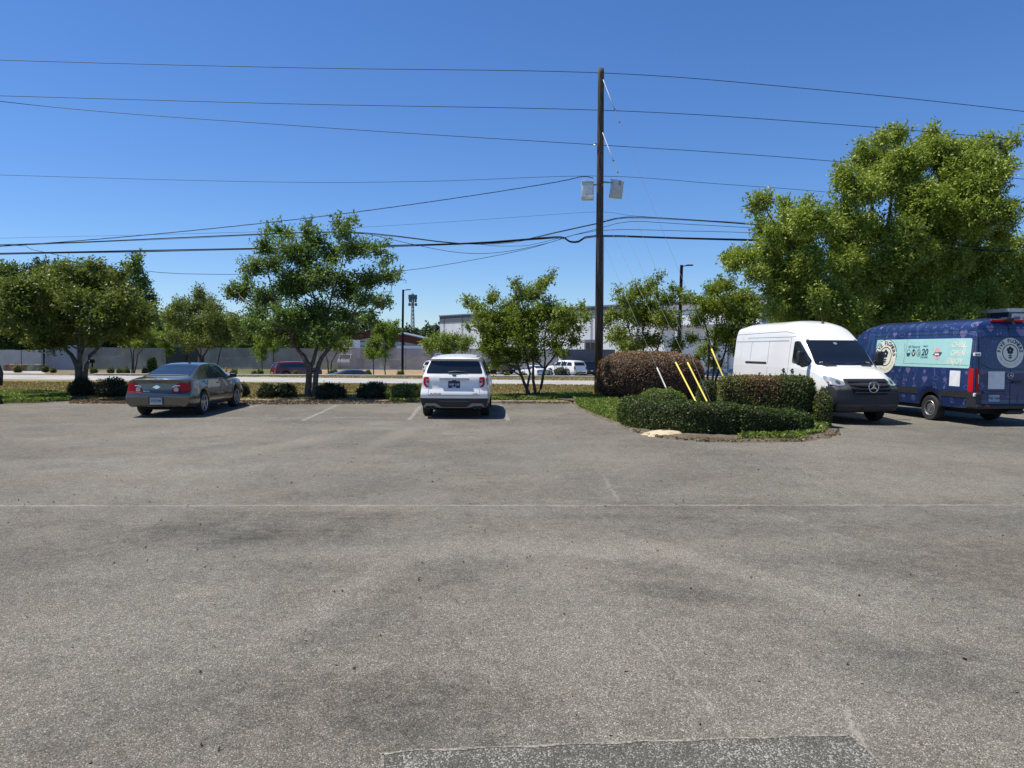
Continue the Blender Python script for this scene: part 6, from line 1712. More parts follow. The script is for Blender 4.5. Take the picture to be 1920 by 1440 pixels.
G3 = 'young street trees across the street'
def young(label, px, Y, lobes, sway=0):
    g = fg(px, Y)
    k = at(px, 690, Y)
    tree('young_tree', label, 'tree', g, [[(px, 702, .07), (px, 680, .055), (px + sway, 650, .04), (px + sway, lobes[0][1] + 6, .02)]], lobes, 13, .34, .17, .1, L_PEAR, BARKD, .014, G3, 30, dens=1.1, tw=.4)
young('short bright green young tree with a round head, left of a taller twin', 700.5, 88, [(702, 634, 7, 6), (698, 646, 12, 8), (710, 650, 8, 8), (690, 656, 8, 6), (700, 660, 14, 8), (712, 664, 7, 6), (692, 666, 8, 4), (704, 640, 7, 5), (700, 668, 10, 4)])
young('taller airy young tree standing right of its short twin', 722.5, 84, [(713, 608, 9, 5), (728, 609, 9, 6), (742, 606, 6, 5), (720, 618, 14, 9), (736, 618, 12, 8), (747, 620, 6, 5), (706, 622, 9, 7), (724, 632, 14, 10), (738, 634, 8, 7), (710, 636, 8, 6), (726, 648, 9, 8), (718, 658, 6, 7), (724, 666, 5, 4), (734, 646, 7, 5)])
young('slim young tree with sparse lime leaves by the red vehicle', 513, 86, [(506, 622, 8, 6), (516, 632, 9, 7), (500, 634, 8, 6), (522, 642, 8, 6), (508, 644, 10, 6), (515, 655, 6, 6), (497, 645, 6, 4)])
young('pale feathery sapling left of the slim young tree', 491, 88, [(484, 634, 7, 6), (492, 628, 8, 6), (488, 648, 9, 7), (496, 658, 8, 7), (484, 664, 8, 6), (492, 672, 7, 5), (478, 656, 5, 4)])
young('pale leafy young tree in front of the dark green enclosure', 318, 92, [(318, 612, 8, 6), (308, 628, 9, 7), (322, 632, 8, 7), (304, 646, 7, 5), (315, 648, 9, 6), (318, 660, 7, 6), (330, 645, 5, 4)])

# little round bushes in the far beds
G4 = 'small round bushes across the street'
kinds = [(32, 693, 6.5, 90, 'lone bush in front of the stone blocks'), (84, 693, 5.5, 92, 'dark bush at the foot of the grey gate post'), (99, 694, 4.5, 90, 'bush just right of the dark one by the gate post'), (175, 697, 6, 88, 'bush below the black mailbox'), (207, 695, 5.5, 89, 'bush midway between mailbox and three stemmed crape myrtle'), (224, 697, 4.5, 88, 'smallest bush left of the three stemmed crape myrtle'),
         (236, 698, 5.5, 87, 'bush touching the foot of the three stemmed crape myrtle'), (271, 696, 4.5, 88, 'bush behind the rear pillar of the sedan'), (438, 700, 6, 84, 'dark bush seen past the mirror of the sedan'), (476, 702, 4, 84, 'pale bush at the white kerb, left of the red vehicle'), (487, 700, 5.5, 85, 'bush against the tail of the red vehicle'), (553, 701, 6, 76, 'pale bush in front of the red vehicle'),
         (625, 702, 8, 80, 'low wide bush behind the trunk of the open crape myrtle'), (679, 702, 5, 83, 'bush left of the pair of young trees'), (690, 701, 5.5, 83, 'bush nearest the short young tree'), (751, 703, 6, 82, 'bush by the black light pole'), (951, 704, 5, 80, 'bush behind the dark pickup truck wheel'), (983, 706, 5, 78, 'bush seen between the crape myrtle stems'), (1027, 706, 6.5, 78, 'bush in front of the low white car'), (1083, 707, 5, 78, 'bush in the lot right of the white wagon')]
for (px, py, r, Y, lab) in kinds:
    g = fg(px, Y); k = Y / F
    zt = at(px, py - r * 1.05, Y).z - g.z
    bush('round_bush', lab, 'bush', g, r * k, r * k, max(.5, zt), 500, .16, .10, L_BUSH, G4, amp=.15, sub=2, shoots=10)
g = fg(285, 90); bush('lime_shrub', 'upright lime green shrub above the back window of the sedan', 'shrub', g, 8 * 90 / F, .5, at(285, 671, 90).z - g.z, 900, .2, .12, L_PEAR, amp=.3, sub=2, shoots=30)
g = fg(1052, 70); bush('sparse_shrub', 'sparse grey green shrub in front of the white wagon', 'shrub', g, 12 * 70 / F, .5, at(1052, 690, 70).z - g.z, 700, .16, .07, L_PINE, amp=.4, sub=2, shoots=40)

# woods
G5 = 'tall trees beyond the fence'
for (px, top, wpx, Y, lab, lm, nl) in (
        (18, 487, 120, 122, 'broad mid green tree at the edge of the wood, beyond the gate', L_WOOD, 20), (80, 478, 90, 128, 'dark rounded tree standing highest over the dense crape myrtle', L_PINE, 20), (150, 500, 110, 120, 'dark tree directly behind the dense crape myrtle', L_WOOD, 20), (212, 505, 90, 124, 'dark tree behind the three stemmed crape myrtle', L_WOOD, 18),
        (258, 468, 72, 112, 'tall narrow pale tree rising to the thick cable', L_GREEN, 22), (285, 565, 60, 118, 'low green tree at the foot of the tall narrow one', L_GREEN, 14), (322, 568, 50, 160, 'grey green pine showing over the bushy olive crape myrtle', L_PINE, 12), (428, 590, 90, 140, 'green tree right of the bushy olive crape myrtle', L_WOOD, 16),
        (480, 605, 80, 130, 'green tree behind the pale saplings', L_WOOD, 14), (690, 585, 60, 260, 'dark pine over the red roofed shed', L_PINE, 14), (545, 610, 110, 150, 'wide green tree behind the open crape myrtle trunk', L_WOOD, 16), (-50, 500, 110, 120, 'green tree half outside the picture beyond the gate', L_WOOD, 16)):
    g = fg(px, Y); h = at(px, top, Y).z - g.z
    far_tree('woodland_tree', lab, 'tree', g, h, wpx * Y / F, lm, lobes=nl, L=.42 * Y / 120, clump=.85 * Y / 120, trunk=.22, group=G5, low=.12, perc=13, dens=1.0)
g = at(4, 655, 60)
# far treeline
n = 0
Vs, Qs, Ts = [], [], []
for i in range(150):
    Y = rng.uniform(290, 420); X = rng.uniform(-.85, .85) * Y
    px = 960 + X / Y * F
    topz = 1.9 + (rng.uniform(24, 40) if px > 600 else rng.uniform(34, 58)) * Y / F
    lb = []
    for k in range(7):
        s = rng.uniform(1.8, 3.4)
        lb.append((Vector((X + rng.uniform(-4, 4), Y + rng.uniform(-4, 4), -1.3 + (topz + 1.3) * (k + .6) / 7.2)), s * 1.4, s, s))
    V, Q, T, sp = crown_arrays(lb, 9, 1.7, 1.5, 1.0, dens=.9)
    Vs.append(V); Qs.append(Q + n); Ts.append(T); n += len(V)
stuff(obj_from('treeline', np_mesh('treeline', np.concatenate(Vs), np.concatenate(Qs), [L_PINE], None, np.concatenate(Ts))), 'far-off dark green wood along the horizon', 'trees')
# ------------------------------------------------------------------ buildings across the street
def ribbed(name, c, per_m, rough=.5, metal=.2):
    """sheet metal with upright ribs in its bump, their shading also put into its colour"""
    m, nt, b = nodes(name)
    N, Lk = nt.nodes, nt.links
    tc = N.new('ShaderNodeTexCoord')
    sx = N.new('ShaderNodeSeparateXYZ'); Lk.new(tc.outputs['Object'], sx.inputs[0])
    ml = N.new('ShaderNodeMath'); ml.operation = 'MULTIPLY'; ml.inputs[1].default_value = per_m * 2 * math.pi; Lk.new(sx.outputs[0], ml.inputs[0])
    si = N.new('ShaderNodeMath'); si.operation = 'SINE'; Lk.new(ml.outputs[0], si.inputs[0])
    bp = N.new('ShaderNodeBump'); bp.inputs['Strength'].default_value = .3; bp.inputs['Distance'].default_value = .03; Lk.new(si.outputs[0], bp.inputs['Height'])
    nz = N.new('ShaderNodeTexNoise'); nz.inputs['Scale'].default_value = .35; nz.inputs['Detail'].default_value = 5; Lk.new(tc.outputs['Object'], nz.inputs['Vector'])
    mr = N.new('ShaderNodeMapRange'); mr.inputs[1].default_value = .3; mr.inputs[2].default_value = .7; mr.inputs[3].default_value = .9; mr.inputs[4].default_value = 1.1; Lk.new(nz.outputs[0], mr.inputs[0])
    s2 = N.new('ShaderNodeMath'); s2.operation = 'MULTIPLY_ADD'; s2.inputs[1].default_value = .03; Lk.new(si.outputs[0], s2.inputs[0]); Lk.new(mr.outputs[0], s2.inputs[2])  # light and shade of the ribs put faintly into the colour
    sc = N.new('ShaderNodeVectorMath'); sc.operation = 'SCALE'; sc.inputs[0].default_value = c; Lk.new(s2.outputs[0], sc.inputs['Scale'])
    Lk.new(sc.outputs[0], b.inputs['Base Color']); Lk.new(bp.outputs[0], b.inputs['Normal'])
    b.inputs['Roughness'].default_value = rough; b.inputs['Metallic'].default_value = metal
    return m
WALLG = ribbed('grey_ribbed_wall', (.76, .745, .72), 2.2)
FASC = mat('grey_fascia', (.115, .12, .13), .6)
DOORM = mat('dark_opening', (.012, .012, .013), .8)
WHITEM = mat('white_sheet_metal', (.80, .81, .82), .45, var=.06, scale=1)
REDM = mat('barn_red_metal', (.13, .012, .014), .45, var=.1, scale=.5)
LILAC = mat('pale_wall_sheet', (.62, .60, .66), .6, var=.08, scale=.4)
GIRT = mat('dark_girt', (.10, .085, .10), .6)
ROOFM = mat('grey_roof', (.22, .22, .23), .5, .2)
SCREENG = ribbed('dark_ribbed_screen', (.125, .125, .135), 3.3)
SHEETB = ribbed('blue_grey_ribbed_sheet', (.30, .315, .36), 3.4, metal=.1)
VINYL = mat('grey_vinyl_fence', (.52, .48, .45), .6, var=.10, scale=1.2)
BLACKM = mat('black_pole', (.006, .006, .006), .75, spec=.2)

a, b = at(825, 655, 150), at(1460, 655, 89.0)
a.z = b.z = -1.35
d = (b - a); Lw = d.length; rz = math.atan2(d.y, d.x)
wh = thing('warehouse', 'large grey ribbed metal warehouse with a dark fascia across the street', 'building', a, rz)
H = 9.85
mb = MB(); mb.box(0, Lw, 0, 45, 0, H); mb.build('wall', WALLG, wh)
mb = MB(); mb.box(-.05, Lw + .05, -.09, -.004, H - 1.25, H + .05); mb.build('fascia', FASC, wh)
mb = MB(); mb.box(-.2, Lw + .2, -.2, 45.2, H + .06, H + .25); mb.box(-.14, Lw + .14, -.24, -.10, H + .02, H + .24); mb.build('roof', ROOFM, wh)
for i, u in enumerate((.02, .105, .215, .33, .455, .575, .70, .805, .905)):
    mb = MB(); x = Lw * u + .15; mb.box(x - .05, x + .05, -.17, -.095, .05, H - .1); mb.build('downspout', FASC, wh)
def wall_u(px):
    r = (px - 960) / F
    # at depth Y the wall's x; solve a + d*t with X/Y = r
    t = (a.x - r * a.y) / (r * d.y - d.x); return t * Lw
for (p0, p1, y0, y1) in ((1096, 1122, 637, 656),):
    u0, u1 = wall_u(p0), wall_u(p1)
    Yd = a.y + d.y * (u0 / Lw)
    z0, z1 = at(p0, y1, Yd).z - a.z - 2.2, at(p0, y0, Yd).z - a.z
    mb = MB(); mb.box(u0, u1, -.12, -.004, z0, z1); fr = mb.build('dock_door', FASC, wh)
    mb = MB(); mb.box(u0 + .35, u1 - .1, -.14, -.123, z0 + .1, z1 - .45); mb.build('opening', DOORM, fr)
u0, u1 = wall_u(1236), wall_u(1452)
Yc = a.y + d.y * (u0 / Lw)
zt, zb = at(1300, 577, a.y + d.y * (wall_u(1300) / Lw)).z - a.z, at(1300, 611, a.y + d.y * (wall_u(1300) / Lw)).z - a.z
mb = MB()
mb.prism([(u0, -.1, zt + .3), (u0, -3.2, zt - .6), (u0, -3.2, zb), (u0, -.1, zb)], (u1 - u0, 0, 0)); cn = mb.build('canopy', WHITEM, wh)
mb = MB(); mb.prism([(u0 - .1, -.1, zt + .48), (u0 - .1, -3.35, zt - .45), (u0 - .1, -3.35, zt - .58), (u0 - .1, -.1, zt + .34)], (u1 - u0 + .2, 0, 0)); mb.build('canopy_roof', FASC, cn)
for u in (.30, .62, .93):
    x = u0 + (u1 - u0) * u; mb = MB(); mb.box(x - .08, x + .08, -3.1, -2.94, 0, zb - .01); mb.build('canopy_post', WHITEM, cn)
# white downpipe and lower block at its far end
p = at(1428, 590, 84); q = at(1446, 590, 84)
mb = MB(); mb.box(p.x, p.x + .22, 84, 84.2, -1.3, at(1430, 579, 84).z); wp = mb.build('service_post', WHITEM); tag(wp, 'white square post rising behind the roof of the white van', 'post')
mb = MB(); zz = at(1450, 580, 88).z; mb.box(p.x + .9, p.x + 12, 86, 95, -1.3, zz); mb.box(p.x + .8, p.x + 12.1, 85.9, 95.1, zz + .003, zz + .25)
an = mb.build('grey_shed', SHEETB); tag(an, 'blue grey metal shed glimpsed between white van and oak', 'building')

# dark screen wall round the dumpsters
p = at(1056, 655, 93); q = at(1124, 655, 93)
es = thing('screen_wall', 'dark grey ribbed enclosure behind the white wagon', 'enclosure', (p.x, 93, -1.3))
mb = MB(); mb.box(0, q.x - p.x + 2, 0, .12, .05, at(1080, 655, 93).z + 1.3); mb.box(0, .12, .12, 5, .05, at(1080, 655, 93).z + 1.3); mb.build('panel', SCREENG, es)
for i in range(4):
    mb = MB(); x = .1 + i * 2.1; mb.box(x, x + .12, .122, .24, 0, 3.05); mb.build('post', FASC, es)

# red gabled shed
y = 175
pl, pr, pm = at(590, 642, y), at(826, 645, y), at(708, 617.5, y)
rs = thing('shed', 'low wide shed with barn red gable trim and pale walls beyond the fence', 'building', (pm.x, y, -1.4))
zl, zr_ = pm.z + 1.4, pl.z + 1.4
xl, xr = pl.x - pm.x, pr.x - pm.x
mb = MB(); mb.prism([(xl + .6, 0, 0), (xr - .6, 0, 0), (xr - .6, 0, zr_ - .4), (0, 0, zl - .5), (xl + .6, 0, zr_ - .4)], (0, 40, 0)); mb.build('wall', LILAC, rs)
mb = MB()
for (x0, z0, x1, z1) in ((xl, zr_, 0, zl), (0, zl, xr, zr_)):
    mb.prism([(x0, -.5, z0), (x1, -.5, z1), (x1, -.5, z1 - 1.6), (x0, -.5, z0 - 1.6)], (0, .45, 0))
mb.box(xr - 3.2, xr - .3, -.30, -.02, 0, zr_ - 1.2); mb.build('gable_trim', REDM, rs)
mb = MB()
for (x0, z0, x1, z1) in ((xl - .6, zr_ - .05, 0, zl + .12), (0, zl + .12, xr + .6, zr_ - .05)):
    mb.prism([(x0, -.8, z0 + .02), (x1, -.8, z1 + .02), (x1, -.8, z1 + .25), (x0, -.8, z0 + .25)], (0, 41.5, 0))
mb.build('roof', ROOFM, rs)
mb = MB()
for z in (1.6, 2.7, 3.8, 4.9, 5.8):
    w0 = xl + .7 if z < zr_ - .6 else xl * (zl - z - .6) / (zl - zr_); w1 = -w0 * xr / -xl if z >= zr_ - .6 else xr - 3.3
    mb.box(w0, min(w1, xr - 3.3), -.12, -.004, z, z + .16)
for x in (xl * .55, xl * .42, xl * .1, xr * .22, xr * .42): mb.box(x, x + .22, -.16, -.125, 0, zl - .9 - abs(x / xr) * (zl - zr_))
mb.build('girts', GIRT, rs)

# ------------------------------------------------------------------ fences
def mesh_screen():
    m, nt, b_ = nodes('privacy_mesh')
    N, Lk = nt.nodes, nt.links
    geo = N.new('ShaderNodeNewGeometry')
    n = N.new('ShaderNodeTexNoise'); n.inputs['Scale'].default_value = .5; n.inputs['Detail'].default_value = 4; Lk.new(geo.outputs['Position'], n.inputs['Vector'])
    Lk.new(ramp(nt, [(.35, (.33, .30, .27)), (.5, (.40, .37, .33)), (.65, (.46, .43, .39))], n.outputs[0]), b_.inputs['Base Color'])
    b_.inputs['Roughness'].default_value = .8
    tr = N.new('ShaderNodeBsdfTransparent'); mx = N.new('ShaderNodeMixShader'); mx.inputs[0].default_value = .55
    Lk.new(tr.outputs[0], mx.inputs[1]); Lk.new(b_.outputs[0], mx.inputs[2]); Lk.new(mx.outputs[0], N['Material Output'].inputs[0])
    return m
MESH = mesh_screen()
def fence(name, label, px0, px1, Y, top_py, m, post_every, post_m, post_r, cat='fence', base=-1.32, post_up=.05, Y1=None):
    Y1 = Y1 or Y
    p, q = at(px0, 655, Y), at(px1, 655, Y1)
    t = thing(name, label, cat, (p.x, p.y, base), math.atan2(q.y - p.y, q.x - p.x))
    L = math.hypot(q.x - p.x, q.y - p.y); h = at((px0 + px1) / 2, top_py, (Y + Y1) / 2).z - base
    k = max(1, int(round(L / post_every)))
    mb = MB()
    for i in range(k):
        x0 = L * i / k; mb.box(x0 + .01, x0 + L / k - .01, -.012, .012, .06, h + .03 * math.sin(i * 2.1))
    mb.build('panel', m, t)
    for i in range(k + 1):
        mb = MB(); x = L * i / k; mb.lathe([(post_r, 0), (post_r, h + post_up), (post_r * .6, h + post_up + .04), (.001, h + post_up + .05)], (x, post_r + .02, 0), 'z', 8); mb.build('post', post_m, t)
    mb = MB(); mb.bar((0, .03, h - .05), (L, .03, h - .05), .05, .05); mb.build('rail', post_m, t)
    return t
GALV = mat('galvanised_post', (.30, .31, .34), .45, .5)
fence('screened_fence', 'long chain link fence covered in grey privacy mesh, right of the dark green enclosure', 353, 1046, 110, 653.3, MESH, 3.3, BLACKM, .04)
fence('screened_fence', 'bluish mesh covered fence section behind the three stemmed crape myrtle', 144, 309, 104, 652, MESH, 3.2, GALV, .045)
fence('sheet_fence', 'blue grey ribbed sheet metal fence panel bearing a small sign', 84, 143, 101, 647.5, SHEETB, 4.6, GALV, .05, post_up=0)
fence('panel_fence', 'pale grey panel fence behind the stone blocks', -60, 79, 101, 656, VINYL, 1.25, VINYL, .03, post_up=-.02)
# closed solid sheets low behind the mesh at the left
p, q = at(148, 655, 106), at(306, 655, 106)
fence('panel_fence', 'low lilac grey board wall seen through the bluish mesh', 148, 306, 107, 679, VINYL, 2.4, VINYL, .03, post_up=-.02)
p = at(81, 655, 100.6)
gpz = thing('gate_post', 'thick pale blue grey gate post standing taller than the fences', 'post', (p.x, 100.3, -1.3))
mb = MB(); mb.lathe([(.16, 0), (.16, 3.9)], (0, 0, 0), 'z', 16); mb.build('shaft', GALV, gpz)
mb = MB(); mb.lathe([(.18, 3.9), (.18, 4.0), (.10, 4.1), (.001, 4.13)], (0, 0, 0), 'z', 16); mb.build('cap', GALV, gpz)
mb = MB(); mb.bar((-.3, 0, 3.55), (.15, 0, 3.55), .06, .1); mb.build('hinge_arm', GALV, gpz)
p = at(91, 664, 100.8)
sg = thing('fence_sign', 'small cream notice on the ribbed sheet fence', 'sign', (p.x, 100.78, p.z))
mb = MB(); mb.box(-.33, .33, -.02, .02, -.36, .20); mb.build('board', mat('sign_cream', (.42, .38, .27), .6), sg)
mb = MB(); mb.box(-.33, .33, -.03, .01, .24, .36); mb.box(-.22, .22, -.027, -.021, -.02, .06); mb.box(-.12, .12, -.027, -.021, -.18, -.08); mb.box(-.24, .24, -.027, -.021, -.30, -.26); mb.build('print', BLACK_IN, sg)
g = fg(39.5, 93)
lp = thing('marker_pole', 'thin dark pole standing before the stone blocks', 'pole', g)
mb = MB(); mb.tube([(0, 0, 0), (.03, 0, 2.75)], .035, 8); mb.build('shaft', BLACKM, lp)
mb = MB(); mb.lathe([(.12, 0), (.12, .05), (.04, .08)], (0, 0, 0), 'z', 10); mb.build('foot', BLACKM, lp)
# stone blocks, mailbox, enclosure
STONE = mat('rusty_stone', (.20, .11, .055), .9, var=.6, scale=1.3, bump=.6, bscale=8)
STONE2 = mat('mossy_stone', (.22, .20, .13), .9, var=.5, scale=1.3, bump=.6, bscale=8)
for (px0, px1, mm, lab) in ((6, 27, STONE, 'rust brown stone block, first from the car park edge of the row'), (28, 47, STONE, 'darker rust brown stone block in the middle of the row'), (48.5, 70.5, STONE2, 'olive grey stone block nearest the gate post')):
    p, q = at(px0, 690, 96), at(px1, 690, 96)
    mb = MB(); w = q.x - p.x
    bm = bmesh.new(); bmesh.ops.create_cube(bm, size=1); bmesh.ops.subdivide_edges(bm, edges=bm.edges[:], cuts=4, use_grid_fill=True)
    for v in bm.verts:
        v.co = Vector((v.co.x * w, v.co.y * .8, v.co.z * .85 + .43)) + Vector(rng.normal(size=3)) * .025
    bm.verts.index_update()
    mb.add([v.co for v in bm.verts], [[v.index for v in f.verts] for f in bm.faces]); bm.free()
    o = mb.build('stone_block', mm); o.location = ((p.x + q.x) / 2, 96.5, tz(96)); tag(o, lab, 'block', 'stone blocks by the gate')
g = fg(172.5, 95)
mbx = thing('mailbox', 'black mailbox on a post in the far mulch bed', 'mailbox', g)
mb = MB(); mb.box(-.07, .07, -.07, .07, -.1, 1.15); mb.build('post', BLACKM, mbx)
mb = MB(); mb.prism([(-.35, -.25, 1.15), (.22, -.25, 1.15), (.22, -.25, 1.45), (.14, -.25, 1.6), (-.05, -.25, 1.66), (-.24, -.25, 1.6), (-.35, -.25, 1.45)], (0, .5, 0)); bx = mb.build('box', BLACKM, mbx)
mb = MB(); mb.box(-.33, -.2, -.262, -.252, 1.35, 1.48); mb.build('number_sticker', WHITE_IN, bx)
p, q = at(311, 655, 100), at(353, 655, 100)
ge = thing('enclosure', 'dark green metal enclosure with a pale roof edge behind the sedan', 'enclosure', (p.x, 100, -1.3))
DGREEN = mat('dark_green_sheet', (.014, .030, .022), .6)
w = q.x - p.x; hh = at(330, 650, 100).z + 1.3
mb = MB(); mb.box(0, w, 0, 3, 0, hh); mb.build('body', DGREEN, ge)
mb = MB(); mb.box(.5, w - .3, -.15, 3.1, hh + .003, hh + .22); mb.build('roof', mat('pale_green_edge', (.30, .36, .34), .6), ge)
mb = MB(); mb.box(w * .84, w + .003, -.02, -.003, 0, hh - .02); mb.build('side_panel', DOORM, ge)
# a traffic cone by the mirror of the sedan
g = fg(423.5, 97)
tc_ = thing('traffic_cone', 'orange traffic cone on the far lot beside the fence', 'cone', g)
ORANGE = mat('cone_orange', (.65, .14, .04), .6)
mb = MB(); mb.lathe([(.16, .04), (.03, .75), (.001, .76)], (0, 0, 0), 'z', 14); mb.build('cone', ORANGE, tc_)
mb = MB(); mb.lathe([(.121, .24), (.085, .42)], (0, 0, .003), 'z', 14); mb.build('band', WHITE_IN, tc_)
mb = MB(); mb.box(-.2, .2, -.2, .2, 0, .04); mb.build('base', BLACKP, tc_)
# yard things behind the mesh
DARKBOX = mat('dark_container', (.06, .06, .065), .6, var=.2)
PALEBOX = mat('pale_container', (.36, .35, .33), .6, var=.15)
WHBOX = mat('white_container', (.7, .7, .7), .6, var=.1)
def container(px0, px1, top, Y, m, lab, rib=True):
    p, q = at(px0, 655, Y), at(px1, 655, Y); h = at(px0, top, Y).z + 1.3
    t = thing('container', lab, 'container', (p.x, Y, -1.3), 0, 'stored boxes behind the mesh fence')
    mb = MB(); mb.box(0, q.x - p.x, 0, 2.4, .12, h, 0, .04); mb.build('body', m, t)
    mb = MB()
    n = max(3, int((q.x - p.x) / .5))
    for i in range(n): x = .15 + (q.x - p.x - .3) * i / (n - 1); mb.box(x - .04, x + .04, -.05, -.004, .2, h - .1)
    mb.build('ribs', m, t)
for i, (x0, x1, tp, Y, m, lab) in enumerate(((640, 664, 672, 116, PALEBOX, 'pale low crate behind the mesh right of the open crape myrtle'), (666, 684, 671, 118, DARKBOX, 'dark crate behind the mesh left of the young trees'), (684, 706, 675, 117, PALEBOX, 'pale crate behind the mesh and the short young tree'), (465, 500, 668, 116, PALEBOX, 'pale box behind the mesh above the red vehicle'),
        (355, 385, 664, 116, PALEBOX, 'pale box behind the mesh beside the green enclosure'), (400, 452, 672, 117, DARKBOX, 'long dark trailer behind the mesh above the sedan mirror'), (730, 750, 674, 116, PALEBOX, 'low crate behind the mesh left of the black light pole'), (880, 925, 664, 121, PALEBOX, 'pale box behind the mesh right of the white vehicle'), (160, 235, 668, 116, PALEBOX, 'long pale trailer behind the bluish mesh'))):
    container(x0, x1, tp, Y, m, lab)
# heap of gravel behind the fence by the white vehicle
p = at(790, 655, 116)
rows = []
for i, (s, z) in enumerate(((1, 0), (.75, .9), (.5, 1.55), (.25, 1.95), (.03, 2.1))):
    rows.append([(p.x + math.cos(2 * math.pi * k / 20) * 4.2 * s, 117 + math.sin(2 * math.pi * k / 20) * 3 * s, -1.3 + z + .05 * math.sin(k * 2.2 + i)) for k in range(21)])
o = sheet('gravel_heap', rows, mat('gravel', (.16, .155, .15), .95, var=.4, scale=5), False); tag(o, 'grey heap of gravel behind the mesh fence by the light pole', 'gravel')
WTRUCK = mat('white_truck', (.78, .79, .80), .4, var=.05)
box_truck('white box truck parked behind the mesh fence left of the young trees', at(663, 655, 122).xyz * Vector((1, 1, 0)) + Vector((0, 0, -1.3)), R(178), WTRUCK, WTRUCK, 'white trucks behind the fence', H=4.6)
box_truck('white box truck parked behind the mesh fence left of the light pole', at(745, 655, 124).xyz * Vector((1, 1, 0)) + Vector((0, 0, -1.3)), R(-95), WTRUCK, DARKBOX, 'white trucks behind the fence', H=3.9)

# ------------------------------------------------------------------ poles and tower
def light_pole(px, base, top, Y, lab):
    g = fg(px, Y); h = at(px, top, Y).z - g.z
    t = thing('light_pole', lab, 'light pole', g, 0, 'black car park light poles')
    mb = MB(); mb.tube([(0, 0, 0), (0.04, 0, h * .5), (.12, 0, h)], [.17, .16, .14], 12); mb.lathe([(.3, 0), (.3, .06), (.2, .1)], (0, 0, 0), 'z', 12); mb.build('shaft', BLACKM, t)
    mb = MB(); mb.bar((.12, 0, h - .12), (.75, 0, h - .02), .08, .08); mb.box(.55, 1.15, -.2, .2, h - .06, h + .04, 0, .03); mb.build('lamp_head', BLACKM, t)
light_pole(754.5, 692, 543, 100, 'black light pole left of the white vehicle, next to the antenna tower')
light_pole(1273, 668, 497, 67, 'nearer black light pole rising behind the bronze bush')
Yt = 420
g = at(774, 655, Yt)
tw = thing('cell_tower', 'grey green lattice antenna tower far beyond the red trimmed shed', 'tower', (g.x, Yt, -1.3))
h = at(774, 551, Yt).z + 1.3
TW = mat('tower_steel', (.16, .21, .20), .6, .3)
mb = MB()
def leg(k, z):
    w = 2.3 - 1.4 * min(1, z / h * 1.25); a_ = R(90 + 120 * k); return Vector((math.cos(a_) * w * .62 * 1.25, math.sin(a_) * w * .62 * 1.25, z))
N_ = 16
for i in range(N_):
    z0, z1 = h * i / N_, h * (i + 1) / N_
    for k in range(3):
        mb.bar(leg(k, z0), leg(k, z1), .26, .26)
        mb.bar(leg(k, z0), leg((k + 1) % 3, z1), .13, .13); mb.bar(leg((k + 1) % 3, z0), leg(k, z1), .13, .13); mb.bar(leg(k, z1), leg((k + 1) % 3, z1), .13, .13)
mb.build('mast', TW, tw)
for (pyc, wd, n_, hh) in ((557, 3.6, 12, 2.6), (563, 3.2, 9, 2.4), (571, 3.6, 8, 1.6)):
    zc = at(774, pyc, Yt).z + 1.3
    mb = MB()
    for k in range(n_):
        a_ = 2 * math.pi * k / n_
        x, y_ = math.cos(a_) * wd * .62, math.sin(a_) * wd * .62
        mb.box(x - .26, x + .26, y_ - .15, y_ + .15, zc - hh / 2, zc + hh / 2)
        mb.bar((x, y_, zc), (x * .2, y_ * .2, zc), .14, .14)
    mb.build('antenna_array', TW, tw)
mb = MB(); mb.bar((0, 0, h), (0, 0, h + 1.2), .16, .16); mb.build('lightning_rod', TW, tw)

# ------------------------------------------------------------------ cars across the street
REDC = paint('dark_red_paint', (.10, .006, .009)); DKG = paint('dark_grey_paint', (.035, .038, .045), .3); BLKC = paint('near_black_paint', (.008, .009, .013)); DKB = paint('deep_blue_paint', (.012, .028, .085)); GRC = paint('grey_car_paint', (.16, .165, .17), .4)
def park(kind, name, label, px, Y, rz, m, **k):
    g = fg(px, Y); return far_car(kind, name, label, g, R(rz), m, **k)
park('suv', 'parked_car', 'dark red wagon with a bluish rear window, left of the open crape myrtle', 511, 77, -55, REDC, glass=GLASSB, scale=1.0)
park('sedan', 'parked_car', 'low dark car half hidden behind the trunk of the open crape myrtle', 606, 60, -70, BLKC, glass=GLASSB)
park('suv', 'parked_car', 'white wagon peeping out left of the white vehicle near the camera', 806, 90, -12, WHITES)
park('pickup', 'pickup_truck', 'dark grey pickup truck behind the crape myrtle stems', 962, 94, 42, DKG, cat='pickup')
v = park('sedan', 'parked_car', 'low white car with a blue stripe in front of the white wagon', 1020, 79, 22, WHITES, glass=GLASSB)
v.patch('side_stripe', 'rear', rr(-.7, .7, .84, .92, .02), DKB, .02, seg=.2)
park('suv', 'parked_car', 'big white wagon with dark windows left of the utility pole', 1087, 87, 36, WHITES, scale=1.08)
park('suv', 'parked_car', 'dark blue vehicle beside the big white wagon, cut by the pole', 1109, 90, 20, BLKC, scale=1.05)
park('pickup', 'pickup_truck', 'grey pickup tail showing past the bronze bush', 1290, 74, 75, GRC, cat='pickup')
park('sedan', 'parked_car', 'dark blue car facing the street between bush and tall hedge', 1349, 72, 160, DKB)
park('sedan', 'parked_car', 'grey car half behind the white van, beside the blue one', 1393, 75, 150, GRC, glass=GLASSB)

